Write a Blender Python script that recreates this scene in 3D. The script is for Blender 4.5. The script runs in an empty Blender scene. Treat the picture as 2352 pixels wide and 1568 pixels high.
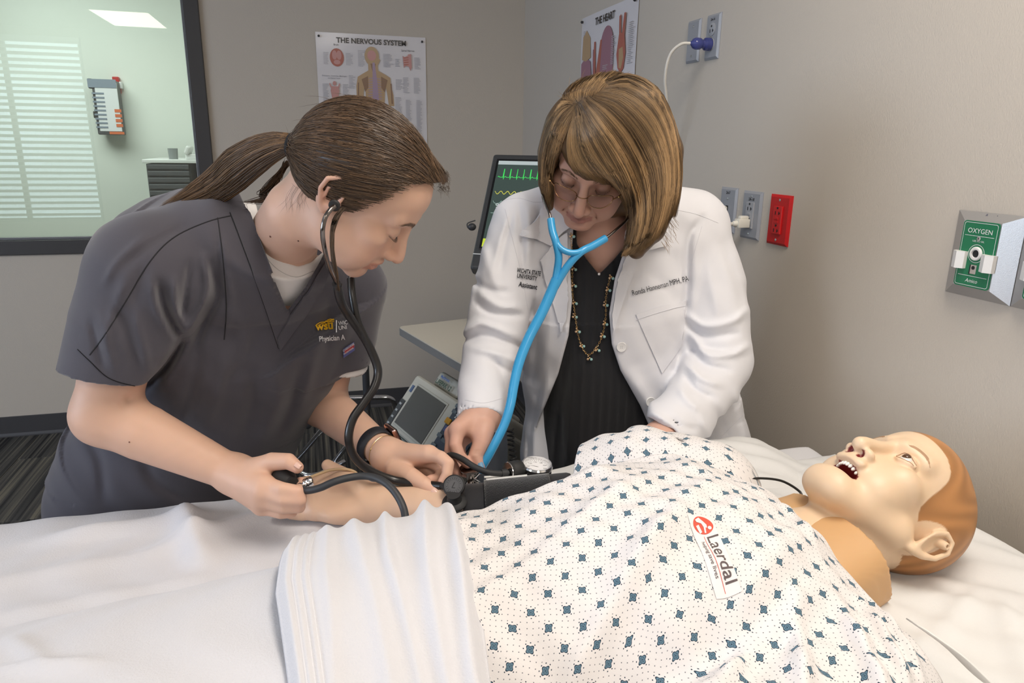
import bpy, bmesh, math, random
import numpy as np
from mathutils import Vector, Matrix
from mathutils.bvhtree import BVHTree
random.seed(7); rng = np.random.default_rng(7)
scene = bpy.context.scene
COL = scene.collection
PI = math.pi

# ------------------------------------------------------------------ camera
CAM_R = np.array([[0.96285351, 0.05783812, -0.26375722], [-0.26961046, 0.25998152, -0.92721077], [0.01494387, 0.96387985, 0.26591788]])
CAM_C = np.array([0.0, 0.0, 1.4])
FPX = 1637.0
cam_data = bpy.data.cameras.new('camera'); cam = bpy.data.objects.new('camera', cam_data); COL.objects.link(cam)
m4 = np.eye(4); m4[:3, :3] = CAM_R; m4[:3, 3] = CAM_C
cam.matrix_world = Matrix(m4.tolist())
cam_data.sensor_width = 36.0; cam_data.lens = FPX * 36.0 / 2352.0; cam_data.clip_start = 0.02
scene.camera = cam

# ------------------------------------------------------------------ light and exposure
scene.view_settings.view_transform = 'Standard'; scene.view_settings.look = 'None'
scene.view_settings.gamma = 1.0; scene.view_settings.use_curve_mapping = False
scene.view_settings.exposure = 0.0
scene.cycles.use_adaptive_sampling = True; scene.cycles.adaptive_threshold = 0.02
scene.cycles.max_bounces = 8; scene.cycles.diffuse_bounces = 4; scene.cycles.glossy_bounces = 4
scene.cycles.transmission_bounces = 6; scene.cycles.transparent_max_bounces = 12
scene.cycles.caustics_reflective = False; scene.cycles.caustics_refractive = False
scene.cycles.sample_clamp_indirect = 6.0
world = bpy.data.worlds.new('sky'); scene.world = world; world.use_nodes = True
world.node_tree.nodes['Background'].inputs[0].default_value = (0.75, 0.85, 1.0, 1)
world.node_tree.nodes['Background'].inputs[1].default_value = 4.0
def area_light(name, loc, target, sx, sy, power, color):
    L = bpy.data.lights.new(name, 'AREA'); L.shape = 'RECTANGLE'; L.size = sx; L.size_y = sy; L.energy = power; L.color = color
    o = bpy.data.objects.new(name, L); COL.objects.link(o); o.location = loc
    o.rotation_euler = (Vector(target) - Vector(loc)).to_track_quat('-Z', 'Y').to_euler()
    return o
WARM = (1.0, 0.92, 0.83); COOL = (0.68, 0.80, 1.0)
# recessed ceiling troffers (their visible panels are built with the ceiling)
TROFFERS = [(0.60, 0.35, 0.6, 1.2), (-1.8, 0.2, 0.6, 1.2), (0.2, -1.9, 0.6, 1.2), (-1.8, -1.9, 0.6, 1.2)]
TROFFER_POWER = [25, 4, 24, 10]
for (lx, ly, sx, sy), pw in zip(TROFFERS, TROFFER_POWER):
    area_light('ceiling_light_source', (lx, ly, 2.685), (lx, ly, 0), sx * 0.94, sy * 0.92, pw, WARM)
# daylight through the blinds of the window on the left side wall and behind
area_light('daylight_source', (-4.5, 0.5, 1.6), (0.3, 0.8, 0.9), 3.3, 1.5, 115, COOL)
# lit room beyond the glass
area_light('next_room_light_source', (-1.6, 4.9, 2.6), (-1.4, 5.2, 0), 1.6, 1.2, 40, (0.95, 1.0, 0.97))

# ------------------------------------------------------------------ helpers
def PX(x, y, d):
    """world point seen at photograph pixel (x, y) at distance d in front of the camera"""
    return CAM_C + CAM_R @ (np.array([(x - 1176.0) / FPX, (784.0 - y) / FPX, -1.0]) * d)
def A(*v): return np.array(v, float)
def unit(v):
    v = np.asarray(v, float); return v / (np.linalg.norm(v) + 1e-12)
def lerp(a, b, t): return a + (b - a) * t
def smooth(a, b, x):
    t = np.clip((x - a) / (b - a), 0, 1); return t * t * (3 - 2 * t)

MATS = {}
def mat(name, color=(0.8, 0.8, 0.8), rough=0.6, metal=0.0, spec=0.5, trans=0.0, ior=1.45, emit=None, estr=0.0, sss=0.0, coat=0.0, sheen=0.0,
        bump=None, noise=None, attr=None, alpha=1.0):
    """procedural Principled material. bump=(scale, strength, distance); noise=(scale, amount) varies the colour; attr = colour attribute name"""
    if name in MATS: return MATS[name]
    m = bpy.data.materials.new(name); m.use_nodes = True; MATS[name] = m
    nt = m.node_tree; b = nt.nodes['Principled BSDF']
    b.inputs['Base Color'].default_value = (*color, 1); b.inputs['Roughness'].default_value = rough
    b.inputs['Metallic'].default_value = metal; b.inputs['Specular IOR Level'].default_value = spec
    b.inputs['Transmission Weight'].default_value = trans; b.inputs['IOR'].default_value = ior
    b.inputs['Coat Weight'].default_value = coat; b.inputs['Alpha'].default_value = alpha
    if sheen: b.inputs['Sheen Weight'].default_value = sheen
    if sss:
        b.inputs['Subsurface Weight'].default_value = sss; b.inputs['Subsurface Radius'].default_value = (0.012, 0.004, 0.002)
        b.inputs['Subsurface Scale'].default_value = 0.6
    if emit: b.inputs['Emission Color'].default_value = (*emit, 1); b.inputs['Emission Strength'].default_value = estr
    src = None
    if attr:
        a = nt.nodes.new('ShaderNodeAttribute'); a.attribute_name = attr; src = a.outputs['Color']
    tc = None
    if noise or bump: tc = nt.nodes.new('ShaderNodeTexCoord')
    if noise:
        n = nt.nodes.new('ShaderNodeTexNoise'); n.inputs['Scale'].default_value = noise[0]; n.inputs['Detail'].default_value = 4
        nt.links.new(tc.outputs['Object'], n.inputs['Vector'])
        mr = nt.nodes.new('ShaderNodeMapRange'); mr.inputs[1].default_value = 0.25; mr.inputs[2].default_value = 0.75
        mr.inputs[3].default_value = 1 - noise[1]; mr.inputs[4].default_value = 1 + noise[1]
        nt.links.new(n.outputs['Fac'], mr.inputs[0])
        mx = nt.nodes.new('ShaderNodeMix'); mx.data_type = 'RGBA'; mx.blend_type = 'MULTIPLY'; mx.inputs[0].default_value = 1
        if src is not None: nt.links.new(src, mx.inputs[6])
        else: mx.inputs[6].default_value = (*color, 1)
        nt.links.new(mr.outputs[0], mx.inputs[7]); src = mx.outputs[2]
    if src is not None: nt.links.new(src, b.inputs['Base Color'])
    if bump:
        n = nt.nodes.new('ShaderNodeTexNoise'); n.inputs['Scale'].default_value = bump[0]; n.inputs['Detail'].default_value = 3
        nt.links.new(tc.outputs['Object'], n.inputs['Vector'])
        bp = nt.nodes.new('ShaderNodeBump'); bp.inputs['Strength'].default_value = bump[1]; bp.inputs['Distance'].default_value = bump[2]
        nt.links.new(n.outputs['Fac'], bp.inputs['Height']); nt.links.new(bp.outputs[0], b.inputs['Normal'])
    return m

def link(o, parent=None):
    COL.objects.link(o)
    if parent is not None: o.parent = parent
    return o
def tag(o, label=None, cat=None, group=None, kind=None):
    if label: o['label'] = label
    if cat: o['category'] = cat
    if group: o['group'] = group
    if kind: o['kind'] = kind
    return o
def thing(name, label, cat, loc=(0, 0, 0), group=None):
    o = bpy.data.objects.new(name, None); o.location = Vector(loc); o.empty_display_size = 0.05
    link(o); tag(o, label, cat, group); return o
ORIGIN = {}
def mesh_obj(name, verts, faces, material, parent=None, smooth_shade=True, colors=None, uvs=None):
    """verts in world space; a parent empty at its base keeps them where they are"""
    v = np.asarray(verts, np.float64)
    if parent is not None:
        p = parent; off = np.zeros(3)
        while p is not None: off += np.array(p.location); p = p.parent
        v = v - off
    me = bpy.data.meshes.new(name)
    if isinstance(faces, np.ndarray):
        nf, k = faces.shape
        me.vertices.add(len(v)); me.vertices.foreach_set('co', v.astype(np.float32).ravel())
        me.loops.add(nf * k); me.loops.foreach_set('vertex_index', faces.astype(np.int32).ravel())
        me.polygons.add(nf); me.polygons.foreach_set('loop_start', np.arange(0, nf * k, k, dtype=np.int32))
        me.update(calc_edges=True); me.validate()
    else:
        me.from_pydata(v.tolist(), [], [list(f) for f in faces]); me.update()
    if smooth_shade: me.polygons.foreach_set('use_smooth', np.ones(len(me.polygons), bool))
    if colors is not None:
        ca = me.color_attributes.new('Col', 'FLOAT_COLOR', 'POINT')
        c = np.ones((len(v), 4), np.float32); c[:, :3] = colors; ca.data.foreach_set('color', c.ravel())
    if uvs is not None:
        uv = me.uv_layers.new(name='UVMap'); li = np.zeros(len(me.loops), np.int32); me.loops.foreach_get('vertex_index', li)
        uv.data.foreach_set('uv', np.asarray(uvs, np.float32)[li].ravel())
    for mm in (material if isinstance(material, (list, tuple)) else [material]): me.materials.append(mm)
    o = bpy.data.objects.new(name, me); link(o, parent); return o

class MB:
    """collects simple shapes into ONE mesh"""
    def __init__(s): s.v = []; s.f = []; s.n = 0
    def add(s, v, f):
        v = np.asarray(v, float); s.v.append(v); s.f += [tuple(i + s.n for i in q) for q in f]; s.n += len(v); return s
    def box(s, c, size, R=None, bevel=0.0, seg=2):
        bm = bmesh.new(); bmesh.ops.create_cube(bm, size=1.0)
        for vv in bm.verts: vv.co = Vector([vv.co[i] * size[i] for i in range(3)])
        if bevel > 0: bmesh.ops.bevel(bm, geom=list(bm.edges), offset=min(bevel, min(size) * 0.49), segments=seg, affect='EDGES', profile=0.5)
        v = np.array([tuple(x.co) for x in bm.verts]); f = [[x.index for x in q.verts] for q in bm.faces]; bm.free()
        if R is not None: v = v @ np.asarray(R).T
        return s.add(v + np.asarray(c, float), f)
    def tube(s, pts, r, n=10, cap=True):
        pts = np.asarray(pts, float); m = len(pts); r = np.broadcast_to(np.asarray(r, float), (m,))
        T = np.gradient(pts, axis=0); T /= np.linalg.norm(T, axis=1)[:, None] + 1e-12
        up = np.array([0, 0, 1.0]) if abs(T[0][2]) < 0.9 else np.array([1.0, 0, 0])
        u = unit(np.cross(T[0], up)); V = []
        ang = np.linspace(0, 2 * PI, n, endpoint=False)
        for i in range(m):
            u = unit(u - T[i] * np.dot(u, T[i])); w = np.cross(T[i], u)
            V.append(pts[i] + r[i] * (np.cos(ang)[:, None] * u + np.sin(ang)[:, None] * w))
        F = [(i * n + j, i * n + (j + 1) % n, (i + 1) * n + (j + 1) % n, (i + 1) * n + j) for i in range(m - 1) for j in range(n)]
        if cap: F += [tuple(range(n))[::-1], tuple((m - 1) * n + j for j in range(n))]
        return s.add(np.concatenate(V), F)
    def lathe(s, c, axis, prof, n=24, xdir=None):
        """prof: list of (radius, height along axis)"""
        ax = unit(axis); u = unit(np.cross(ax, (0, 0, 1) if abs(ax[2]) < 0.9 else (1, 0, 0))) if xdir is None else unit(xdir); w = np.cross(ax, u)
        ang = np.linspace(0, 2 * PI, n, endpoint=False); V = []
        for r, hh in prof: V.append(np.asarray(c) + ax * hh + r * (np.cos(ang)[:, None] * u + np.sin(ang)[:, None] * w))
        m = len(prof); F = [(i * n + j, i * n + (j + 1) % n, (i + 1) * n + (j + 1) % n, (i + 1) * n + j) for i in range(m - 1) for j in range(n)]
        if prof[0][0] > 1e-5: F.append(tuple(range(n))[::-1])
        if prof[-1][0] > 1e-5: F.append(tuple((m - 1) * n + j for j in range(n)))
        return s.add(np.concatenate(V), F)
    def ball(s, c, r, n=12, R=None):
        bm = bmesh.new(); bmesh.ops.create_uvsphere(bm, u_segments=n, v_segments=max(6, n * 2 // 3), radius=1.0)
        v = np.array([tuple(x.co) for x in bm.verts]) * np.asarray(r); f = [[x.index for x in q.verts] for q in bm.faces]; bm.free()
        if R is not None: v = v @ np.asarray(R).T
        return s.add(v + np.asarray(c, float), f)
    def prism(s, poly, o, ux, uy, depth):
        """polygon (2-D points) in the plane o + a*ux + b*uy, pushed along the normal ux x uy by depth"""
        ux = np.asarray(ux, float); uy = np.asarray(uy, float); nrm = np.cross(ux, uy); o = np.asarray(o, float)
        b0 = np.array([o + a * ux + b * uy for a, b in poly]); n = len(poly)
        F = [tuple(range(n))[::-1], tuple(range(n, 2 * n))] + [(i, (i + 1) % n, n + (i + 1) % n, n + i) for i in range(n)]
        return s.add(np.concatenate([b0, b0 + nrm * depth]), F)
    def build(s, name, m, parent=None, smooth_shade=False, angle=35):
        o = mesh_obj(name, np.concatenate(s.v), s.f, m, parent, False)
        bm = bmesh.new(); bm.from_mesh(o.data); bmesh.ops.recalc_face_normals(bm, faces=bm.faces); bm.to_mesh(o.data); bm.free()
        if smooth_shade:
            o.data.polygons.foreach_set('use_smooth', np.ones(len(o.data.polygons), bool))
            try: o.data.set_sharp_from_angle(angle=math.radians(angle))
            except Exception: pass
        return o
def spline(pts, n=40):
    """Catmull-Rom through the points (any dimension)"""
    p = np.asarray(pts, float); p = np.vstack([2 * p[0] - p[1], p, 2 * p[-1] - p[-2]]); m = len(p) - 3
    out = []
    for t in np.linspace(0, m - 1e-9, n):
        i = int(t); u = t - i; a, b, c, d = p[i:i + 4]
        out.append(0.5 * ((2 * b) + (c - a) * u + (2 * a - 5 * b + 4 * c - d) * u * u + (3 * b - a - 3 * c + d) * u ** 3))
    return np.array(out)
def rounded_rect(w, h, r, n=5):
    P = []
    for cx, cy, a0 in ((w / 2 - r, h / 2 - r, 0), (-w / 2 + r, h / 2 - r, 90), (-w / 2 + r, -h / 2 + r, 180), (w / 2 - r, -h / 2 + r, 270)):
        for k in range(n + 1):
            a = math.radians(a0 + 90 * k / n); P.append((cx + r * math.cos(a), cy + r * math.sin(a)))
    return P
_tc = {}
def text_geo(txt, size, bold=0.0, shear=0.0, align='LEFT', spacing=1.0):
    """flat letter shapes from the built-in font as triangles: (verts 2-D, faces)"""
    cu = bpy.data.curves.new('t', 'FONT'); cu.body = txt; cu.size = size; cu.offset = bold; cu.shear = shear; cu.align_x = align
    cu.space_character = spacing; cu.resolution_u = 3
    o = bpy.data.objects.new('t', cu); COL.objects.link(o)
    dg = bpy.context.evaluated_depsgraph_get(); me = o.evaluated_get(dg).to_mesh()
    v = np.array([tuple(x.co)[:2] for x in me.vertices]).reshape(-1, 2); f = [tuple(p.vertices) for p in me.polygons]
    o.evaluated_get(dg).to_mesh_clear(); bpy.data.objects.remove(o); bpy.data.curves.remove(cu)
    return v, f
def text_flat(mb, txt, size, o, ux, uy, off=0.0006, **kw):
    v, f = text_geo(txt, size, **kw); ux = unit(ux); uy = unit(uy); n = np.cross(ux, uy)
    if len(v): mb.add(np.array([np.asarray(o) + a * ux + b * uy + n * off for a, b in v]), f)
    return mb
def poly_flat(mb, poly, o, ux, uy, off=0.0005):
    ux = unit(ux); uy = unit(uy); n = np.cross(ux, uy)
    mb.add(np.array([np.asarray(o) + a * ux + b * uy + n * off for a, b in poly]), [tuple(range(len(poly)))]); return mb
def drape(v2, f, o, ux, uy, bvh, raydir, off=0.0008, maxedge=0.012):
    """lay flat shapes onto a surface: rays along raydir from the plane o+a*ux+b*uy hit the BVH; long edges are split first"""
    bm = bmesh.new(); vs = [bm.verts.new((a, b, 0)) for a, b in v2]
    for q in f:
        try: bm.faces.new([vs[i] for i in q])
        except ValueError: pass
    bmesh.ops.triangulate(bm, faces=bm.faces)
    for _ in range(3):
        es = [e for e in bm.edges if e.calc_length() > maxedge]
        if not es: break
        bmesh.ops.subdivide_edges(bm, edges=es, cuts=1); bmesh.ops.triangulate(bm, faces=[x for x in bm.faces if len(x.verts) > 3])
    bm.verts.index_update(); out = []; rd = Vector(unit(raydir)); last = 0.1
    for vv in bm.verts:
        p = Vector(np.asarray(o) + vv.co.x * np.asarray(ux) + vv.co.y * np.asarray(uy))
        hit, nrm, _, dist = bvh.ray_cast(p - rd * 0.15, rd, 0.5)
        if hit is None: out.append(p); continue
        if nrm.dot(rd) > 0: nrm = -nrm
        out.append(hit + nrm * off)
    fs = [[x.index for x in q.verts] for q in bm.faces]; bm.free()
    return np.array([tuple(p) for p in out]), fs
def bvh_of(o):
    me = o.data; off = Vector((0, 0, 0)); p = o.parent
    while p is not None: off += p.location; p = p.parent
    return BVHTree.FromPolygons([v.co + off for v in me.vertices], [tuple(q.vertices) for q in me.polygons])

def fabric(name, color, rough=.85, weave=900, wstr=.25, wr=None, sheen=.15):
    m = mat(name, color, rough, spec=.2, sheen=sheen, bump=(weave, wstr, .0012)); return m

# ------------------------------------------------------------------ the room
XR, YB, XL, YF, ZC = 1.108, 3.749, -4.6, -3.0, 2.7
def wall_mat(name, color, relief=0.35):
    m = bpy.data.materials.new(name); m.use_nodes = True; nt = m.node_tree; b = nt.nodes['Principled BSDF']
    b.inputs['Base Color'].default_value = (*color, 1); b.inputs['Roughness'].default_value = 0.62; b.inputs['Specular IOR Level'].default_value = 0.35
    tc = nt.nodes.new('ShaderNodeTexCoord'); n = nt.nodes.new('ShaderNodeTexNoise'); n.inputs['Scale'].default_value = 260; n.inputs['Detail'].default_value = 3
    n2 = nt.nodes.new('ShaderNodeTexNoise'); n2.inputs['Scale'].default_value = 620; n2.inputs['Detail'].default_value = 2
    mp = nt.nodes.new('ShaderNodeMapping'); mp.inputs['Scale'].default_value = (1, 1, .22)
    nt.links.new(tc.outputs['Object'], n.inputs['Vector']); nt.links.new(tc.outputs['Object'], mp.inputs['Vector']); nt.links.new(mp.outputs[0], n2.inputs['Vector'])
    ad = nt.nodes.new('ShaderNodeMath'); ad.operation = 'ADD'; nt.links.new(n.outputs['Fac'], ad.inputs[0]); nt.links.new(n2.outputs['Fac'], ad.inputs[1])
    bp = nt.nodes.new('ShaderNodeBump'); bp.inputs['Strength'].default_value = relief; bp.inputs['Distance'].default_value = 0.0012
    nt.links.new(ad.outputs[0], bp.inputs['Height']); nt.links.new(bp.outputs[0], b.inputs['Normal'])
    return m
M_WALL = wall_mat('taupe_vinyl_wallcovering', (0.56, 0.505, 0.435))
M_NEXT = mat('next_room_paint', (0.80, 0.84, 0.78), 0.7)
M_FRAME = mat('dark_bronze_frame', (0.060, 0.056, 0.056), 0.45, spec=0.4)
M_BASE = mat('charcoal_rubber_base', (0.055, 0.053, 0.056), 0.5)
M_CEIL = mat('white_ceiling_tile', (0.80, 0.79, 0.76), 0.85, bump=(180, .2, .002))
def struct(o, name=None): tag(o, kind='structure'); return o
# back wall with the interior window opening
WX0, WX1, WZ0, WZ1 = -3.2, -0.425, 0.88, 2.32
mb = MB(); T = .12
for x0, x1, z0, z1 in ((XL - T, WX0, 0, ZC), (WX1, XR + T, 0, ZC), (WX0, WX1, 0, WZ0), (WX0, WX1, WZ1, ZC)):
    mb.box(((x0 + x1) / 2, YB + T / 2, (z0 + z1) / 2), (x1 - x0, T, z1 - z0))
struct(mb.build('wall_back', M_WALL))
mb = MB().box((XR + T / 2, (YB + YF) / 2, ZC / 2), (T, YB - YF, ZC)); struct(mb.build('wall_right', M_WALL))
# left and front walls with daylight windows
LY0, LY1, LZ0, LZ1 = -1.2, 2.2, 0.85, 2.35
mb = MB()
for y0, y1, z0, z1 in ((YF, LY0, 0, ZC), (LY1, YB, 0, ZC), (LY0, LY1, 0, LZ0), (LY0, LY1, LZ1, ZC)):
    mb.box((XL - T / 2, (y0 + y1) / 2, (z0 + z1) / 2), (T, y1 - y0, z1 - z0))
struct(mb.build('wall_left', M_WALL))
FX0, FX1, FZ0, FZ1 = -4.35, -2.6, 0.35, 2.6
mb = MB()
for x0, x1, z0, z1 in ((XL - T, FX0, 0, ZC), (FX1, XR + T, 0, ZC), (FX0, FX1, 0, FZ0), (FX0, FX1, FZ1, ZC)):
    mb.box(((x0 + x1) / 2, YF - T / 2, (z0 + z1) / 2), (x1 - x0, T, z1 - z0))
struct(mb.build('wall_front', M_WALL))
mb = MB().box(((XL + XR) / 2, (YF + YB) / 2, ZC + .03), (XR - XL + 2 * T, YB - YF + 2 * T, .06)); struct(mb.build('ceiling', M_CEIL))
M_PANEL = mat('troffer_diffuser', (0.9, 0.9, 0.88), 0.5, emit=(1.0, 0.88, 0.72), estr=2.5)
M_TRIM = mat('white_enamel', (0.78, 0.77, 0.74), 0.4)
CEIL_LABEL = dict(zip([q[:2] for q in TROFFERS], ['recessed ceiling light above the manikin head and gas outlet', 'recessed ceiling light above the foot of the bed', 'recessed ceiling light behind the camera near the right wall', 'recessed ceiling light behind the camera near the middle of the room']))
for lx, ly, sx, sy in TROFFERS:
    t_ = thing('ceiling_light', CEIL_LABEL[(lx, ly)], 'ceiling light', (lx, ly, ZC), 'recessed ceiling lights')
    mb = MB()
    for a, b_, w_, h_ in ((0, sy / 2, sx + .04, .03), (0, -sy / 2, sx + .04, .03), (sx / 2, 0, .03, sy), (-sx / 2, 0, .03, sy)): mb.box((lx + a, ly + b_, ZC - .008), (w_, h_, .018))
    mb.build('frame', M_TRIM, t_); MB().box((lx, ly, ZC - .004), (sx - .02, sy - .02, .006)).build('diffuser', M_PANEL, t_)
# floor: carpet tiles, each its own piece
def carpet(name):
    m = bpy.data.materials.new(name); m.use_nodes = True; nt = m.node_tree; b = nt.nodes['Principled BSDF']
    b.inputs['Roughness'].default_value = 0.95; b.inputs['Specular IOR Level'].default_value = 0.1
    tc = nt.nodes.new('ShaderNodeTexCoord'); oi = nt.nodes.new('ShaderNodeObjectInfo')
    def stripes(sx, sy, detail):
        mp = nt.nodes.new('ShaderNodeMapping'); mp.inputs['Scale'].default_value = (sx, sy, 1); nt.links.new(tc.outputs['Object'], mp.inputs['Vector'])
        n = nt.nodes.new('ShaderNodeTexNoise'); n.noise_dimensions = '4D'; n.inputs['Scale'].default_value = 1; n.inputs['Detail'].default_value = detail
        ml = nt.nodes.new('ShaderNodeMath'); ml.operation = 'MULTIPLY'; ml.inputs[1].default_value = 37; nt.links.new(oi.outputs['Random'], ml.inputs[0])
        nt.links.new(mp.outputs[0], n.inputs['Vector']); nt.links.new(ml.outputs[0], n.inputs['W']); return n.outputs['Fac']
    r1 = nt.nodes.new('ShaderNodeValToRGB'); e = r1.color_ramp.elements; e[0].position = .36; e[0].color = (.035, .035, .037, 1); e[1].position = .66; e[1].color = (.27, .245, .19, 1)
    x = r1.color_ramp.elements.new(.5); x.color = (.10, .097, .092, 1); x = r1.color_ramp.elements.new(.58); x.color = (.15, .142, .124, 1)
    nt.links.new(stripes(75, .9, 2.5), r1.inputs[0])
    n3 = nt.nodes.new('ShaderNodeTexNoise'); n3.inputs['Scale'].default_value = 500; nt.links.new(tc.outputs['Object'], n3.inputs['Vector'])
    mx = nt.nodes.new('ShaderNodeMix'); mx.data_type = 'RGBA'; mx.blend_type = 'MULTIPLY'; mx.inputs[0].default_value = .5
    nt.links.new(r1.outputs[0], mx.inputs[6]); nt.links.new(n3.outputs['Fac'], mx.inputs[7]); nt.links.new(mx.outputs[2], b.inputs['Base Color'])
    bp = nt.nodes.new('ShaderNodeBump'); bp.inputs['Strength'].default_value = .6; bp.inputs['Distance'].default_value = .003; nt.links.new(n3.outputs['Fac'], bp.inputs['Height']); nt.links.new(bp.outputs[0], b.inputs['Normal'])
    return m
M_CARPET = carpet('striped_grey_carpet')
floor = struct(MB().box(((XL + XR) / 2, (YF + YB) / 2, -.03), (XR - XL + 2 * T, YB - YF + 2 * T, .05)).build('floor', mat('floor_slab', (.05, .05, .05), .9)))
ts = .61; bm = bmesh.new(); bmesh.ops.create_cube(bm, size=1)
for v in bm.verts: v.co = (v.co.x * (ts - .0015), v.co.y * (ts - .0015), v.co.z * .006)
bmesh.ops.bevel(bm, geom=[e for e in bm.edges if e.verts[0].co.z > 0 and e.verts[1].co.z > 0], offset=.0015, segments=1, affect='EDGES')
tile = bpy.data.meshes.new('carpet_tile'); bm.to_mesh(tile); bm.free(); tile.materials.append(M_CARPET)
tile_half = tile.copy()
for v in tile_half.vertices: v.co.y *= .5
nx, ny = int((XR - XL) / ts) + 1, int((YB - YF) / ts) + 1
for i in range(nx):
    for j in range(ny):
        cx = XR - ts * (i + .5); cy = YB - ts * (j + .5) + (ts / 2 if i % 2 else 0)
        if cx < XL + .2 or cy < YF + .3: continue
        me = tile
        if cy + ts / 2 > YB: me = tile_half; cy = YB - ts / 4
        o = bpy.data.objects.new('carpet_tile', me); o.location = (cx, cy, -.003 + (0.0004 if (i + j) % 2 else 0)); link(o, floor)
# rubber base
mb = MB(); prof = [(0, 0), (.016, 0), (.011, .004), (.006, .016), (.006, .098), (.004, .1), (0, .1)]
mb.prism([(a, b_) for a, b_ in prof], (XR, YB, 0), (0, -1, 0), (0, 0, 1), XR - XL)
struct(mb.build('baseboard_back', M_BASE))
mb = MB(); mb.prism([(a, b_) for a, b_ in prof][::-1], (XR, YF, 0), (-1, 0, 0), (0, 0, 1), YB - YF); struct(mb.build('baseboard_right', M_BASE))
mb = MB(); mb.prism([(a, b_) for a, b_ in prof], (XL, YB, 0), (1, 0, 0), (0, 0, 1), YB - YF); struct(mb.build('baseboard_left', M_BASE))
# window_1: dark frame and glass to the next room
w1 = thing('window_1', None, None, ((WX0 + WX1) / 2, YB, WZ0)); tag(w1, kind='structure')
mb = MB(); fw = .066
for x0, x1, z0, z1 in ((WX0, WX1, WZ0, WZ0 + fw), (WX0, WX1, WZ1 - fw, WZ1), (WX0, WX0 + fw, WZ0 + fw, WZ1 - fw), (WX1 - fw, WX1, WZ0 + fw, WZ1 - fw)):
    mb.box(((x0 + x1) / 2, YB + .05, (z0 + z1) / 2), (x1 - x0, .135, z1 - z0), bevel=.003)
mb.build('window_frame', M_FRAME, w1)
mb = MB()
mb.box(((WX0 + WX1) / 2, YB + .01, WZ0 + fw + .006), (WX1 - WX0 - 2 * fw, .02, .012), bevel=.002); mb.box((WX1 - fw - .005, YB + .01, (WZ0 + WZ1) / 2), (.01, .02, WZ1 - WZ0 - 2 * fw), bevel=.002)
mb.build('glazing_bead', mat('grey_glazing_bead', (.16, .16, .165), .3), w1)
M_GLASS = mat('window_glass', (.90, .985, .93), 0.0, trans=1.0, ior=1.5)
MB().box(((WX0 + WX1) / 2, YB + .045, (WZ0 + WZ1) / 2), (WX1 - WX0 - 2 * fw + .01, .008, WZ1 - WZ0 - 2 * fw + .01)).build('window_pane', M_GLASS, w1)
# the next room
NY = 6.35
mb = MB(); mb.box(((XL + .9) / 2, NY + .05, ZC / 2), (.9 - XL, .1, ZC)); struct(mb.build('wall_next_back', M_NEXT))
mb = MB(); mb.box((.55, (YB + T + NY) / 2, ZC / 2), (.1, NY - YB - T, ZC)); struct(mb.build('wall_next_right', M_NEXT))
mb = MB(); mb.box((XL - .05, (YB + T + NY) / 2, ZC / 2), (.1, NY - YB - T, ZC)); struct(mb.build('wall_next_left', M_NEXT))
mb = MB(); mb.box(((XL + .6) / 2, (YB + T + NY) / 2, ZC + .03), (.6 - XL, NY - YB - T, .06)); struct(mb.build('ceiling_next', M_CEIL))
mb = MB(); mb.box(((XL + .6) / 2, (YB + T + NY) / 2, -.03), (.6 - XL, NY - YB - T, .05)); struct(mb.build('floor_next', mat('next_room_vinyl', (.45, .44, .40), .5)))
# daylight windows with blinds (behind and to the side of the camera; the back one is mirrored in the glass)
M_WHITE_PVC = mat('white_blind_slat', (.82, .82, .80), .45)
def blind_window(name, o, ux, w, h, slat_gap, tilt):
    """o lower left corner inside the room, ux along the wall; opening w x h"""
    ux = unit(ux); n = np.cross(ux, (0, 0, 1)); uz = A(0, 0, 1)
    t_ = thing(name, None, None, tuple(np.asarray(o))); tag(t_, kind='structure'); Rm = np.array([ux, n, uz]).T
    mb = MB()
    for a, b_, ww, hh in ((w / 2, .02, w, .05), (w / 2, h - .02, w, .05), (.02, h / 2, .05, h), (w - .02, h / 2, .05, h), (w / 2, h / 2, .05, h)):
        mb.box(np.asarray(o) + ux * a + uz * b_ - n * .06, (ww, .06, hh), Rm)
    mb.build('window_frame', M_FRAME, t_)
    MB().box(np.asarray(o) + ux * w / 2 + uz * h / 2 - n * .07, (w, .006, h), Rm).build('window_pane', M_GLASS, t_)
    mb = MB(); ca, sa = math.cos(tilt), math.sin(tilt); k = int(h / slat_gap)
    for i in range(k):
        mb.box(np.asarray(o) + ux * w / 2 + uz * (h - .06 - i * slat_gap) - n * .01, (w - .06, .05, .003), Rm @ np.array([[1, 0, 0], [0, ca, -sa], [0, sa, ca]]))
    mb.box(np.asarray(o) + ux * w / 2 + uz * (h - .03) - n * .01, (w - .05, .05, .05), Rm)
    b_ = mb.build('blind', M_WHITE_PVC, t_); b_['kind'] = 'stuff'
blind_window('window_2', (FX1, YF, FZ0), (-1, 0, 0), FX1 - FX0, FZ1 - FZ0, .075, .75)
blind_window('window_3', (XL, LY0, LZ0), (0, 1, 0), LY1 - LY0, LZ1 - LZ0, .05, .2)
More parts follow.
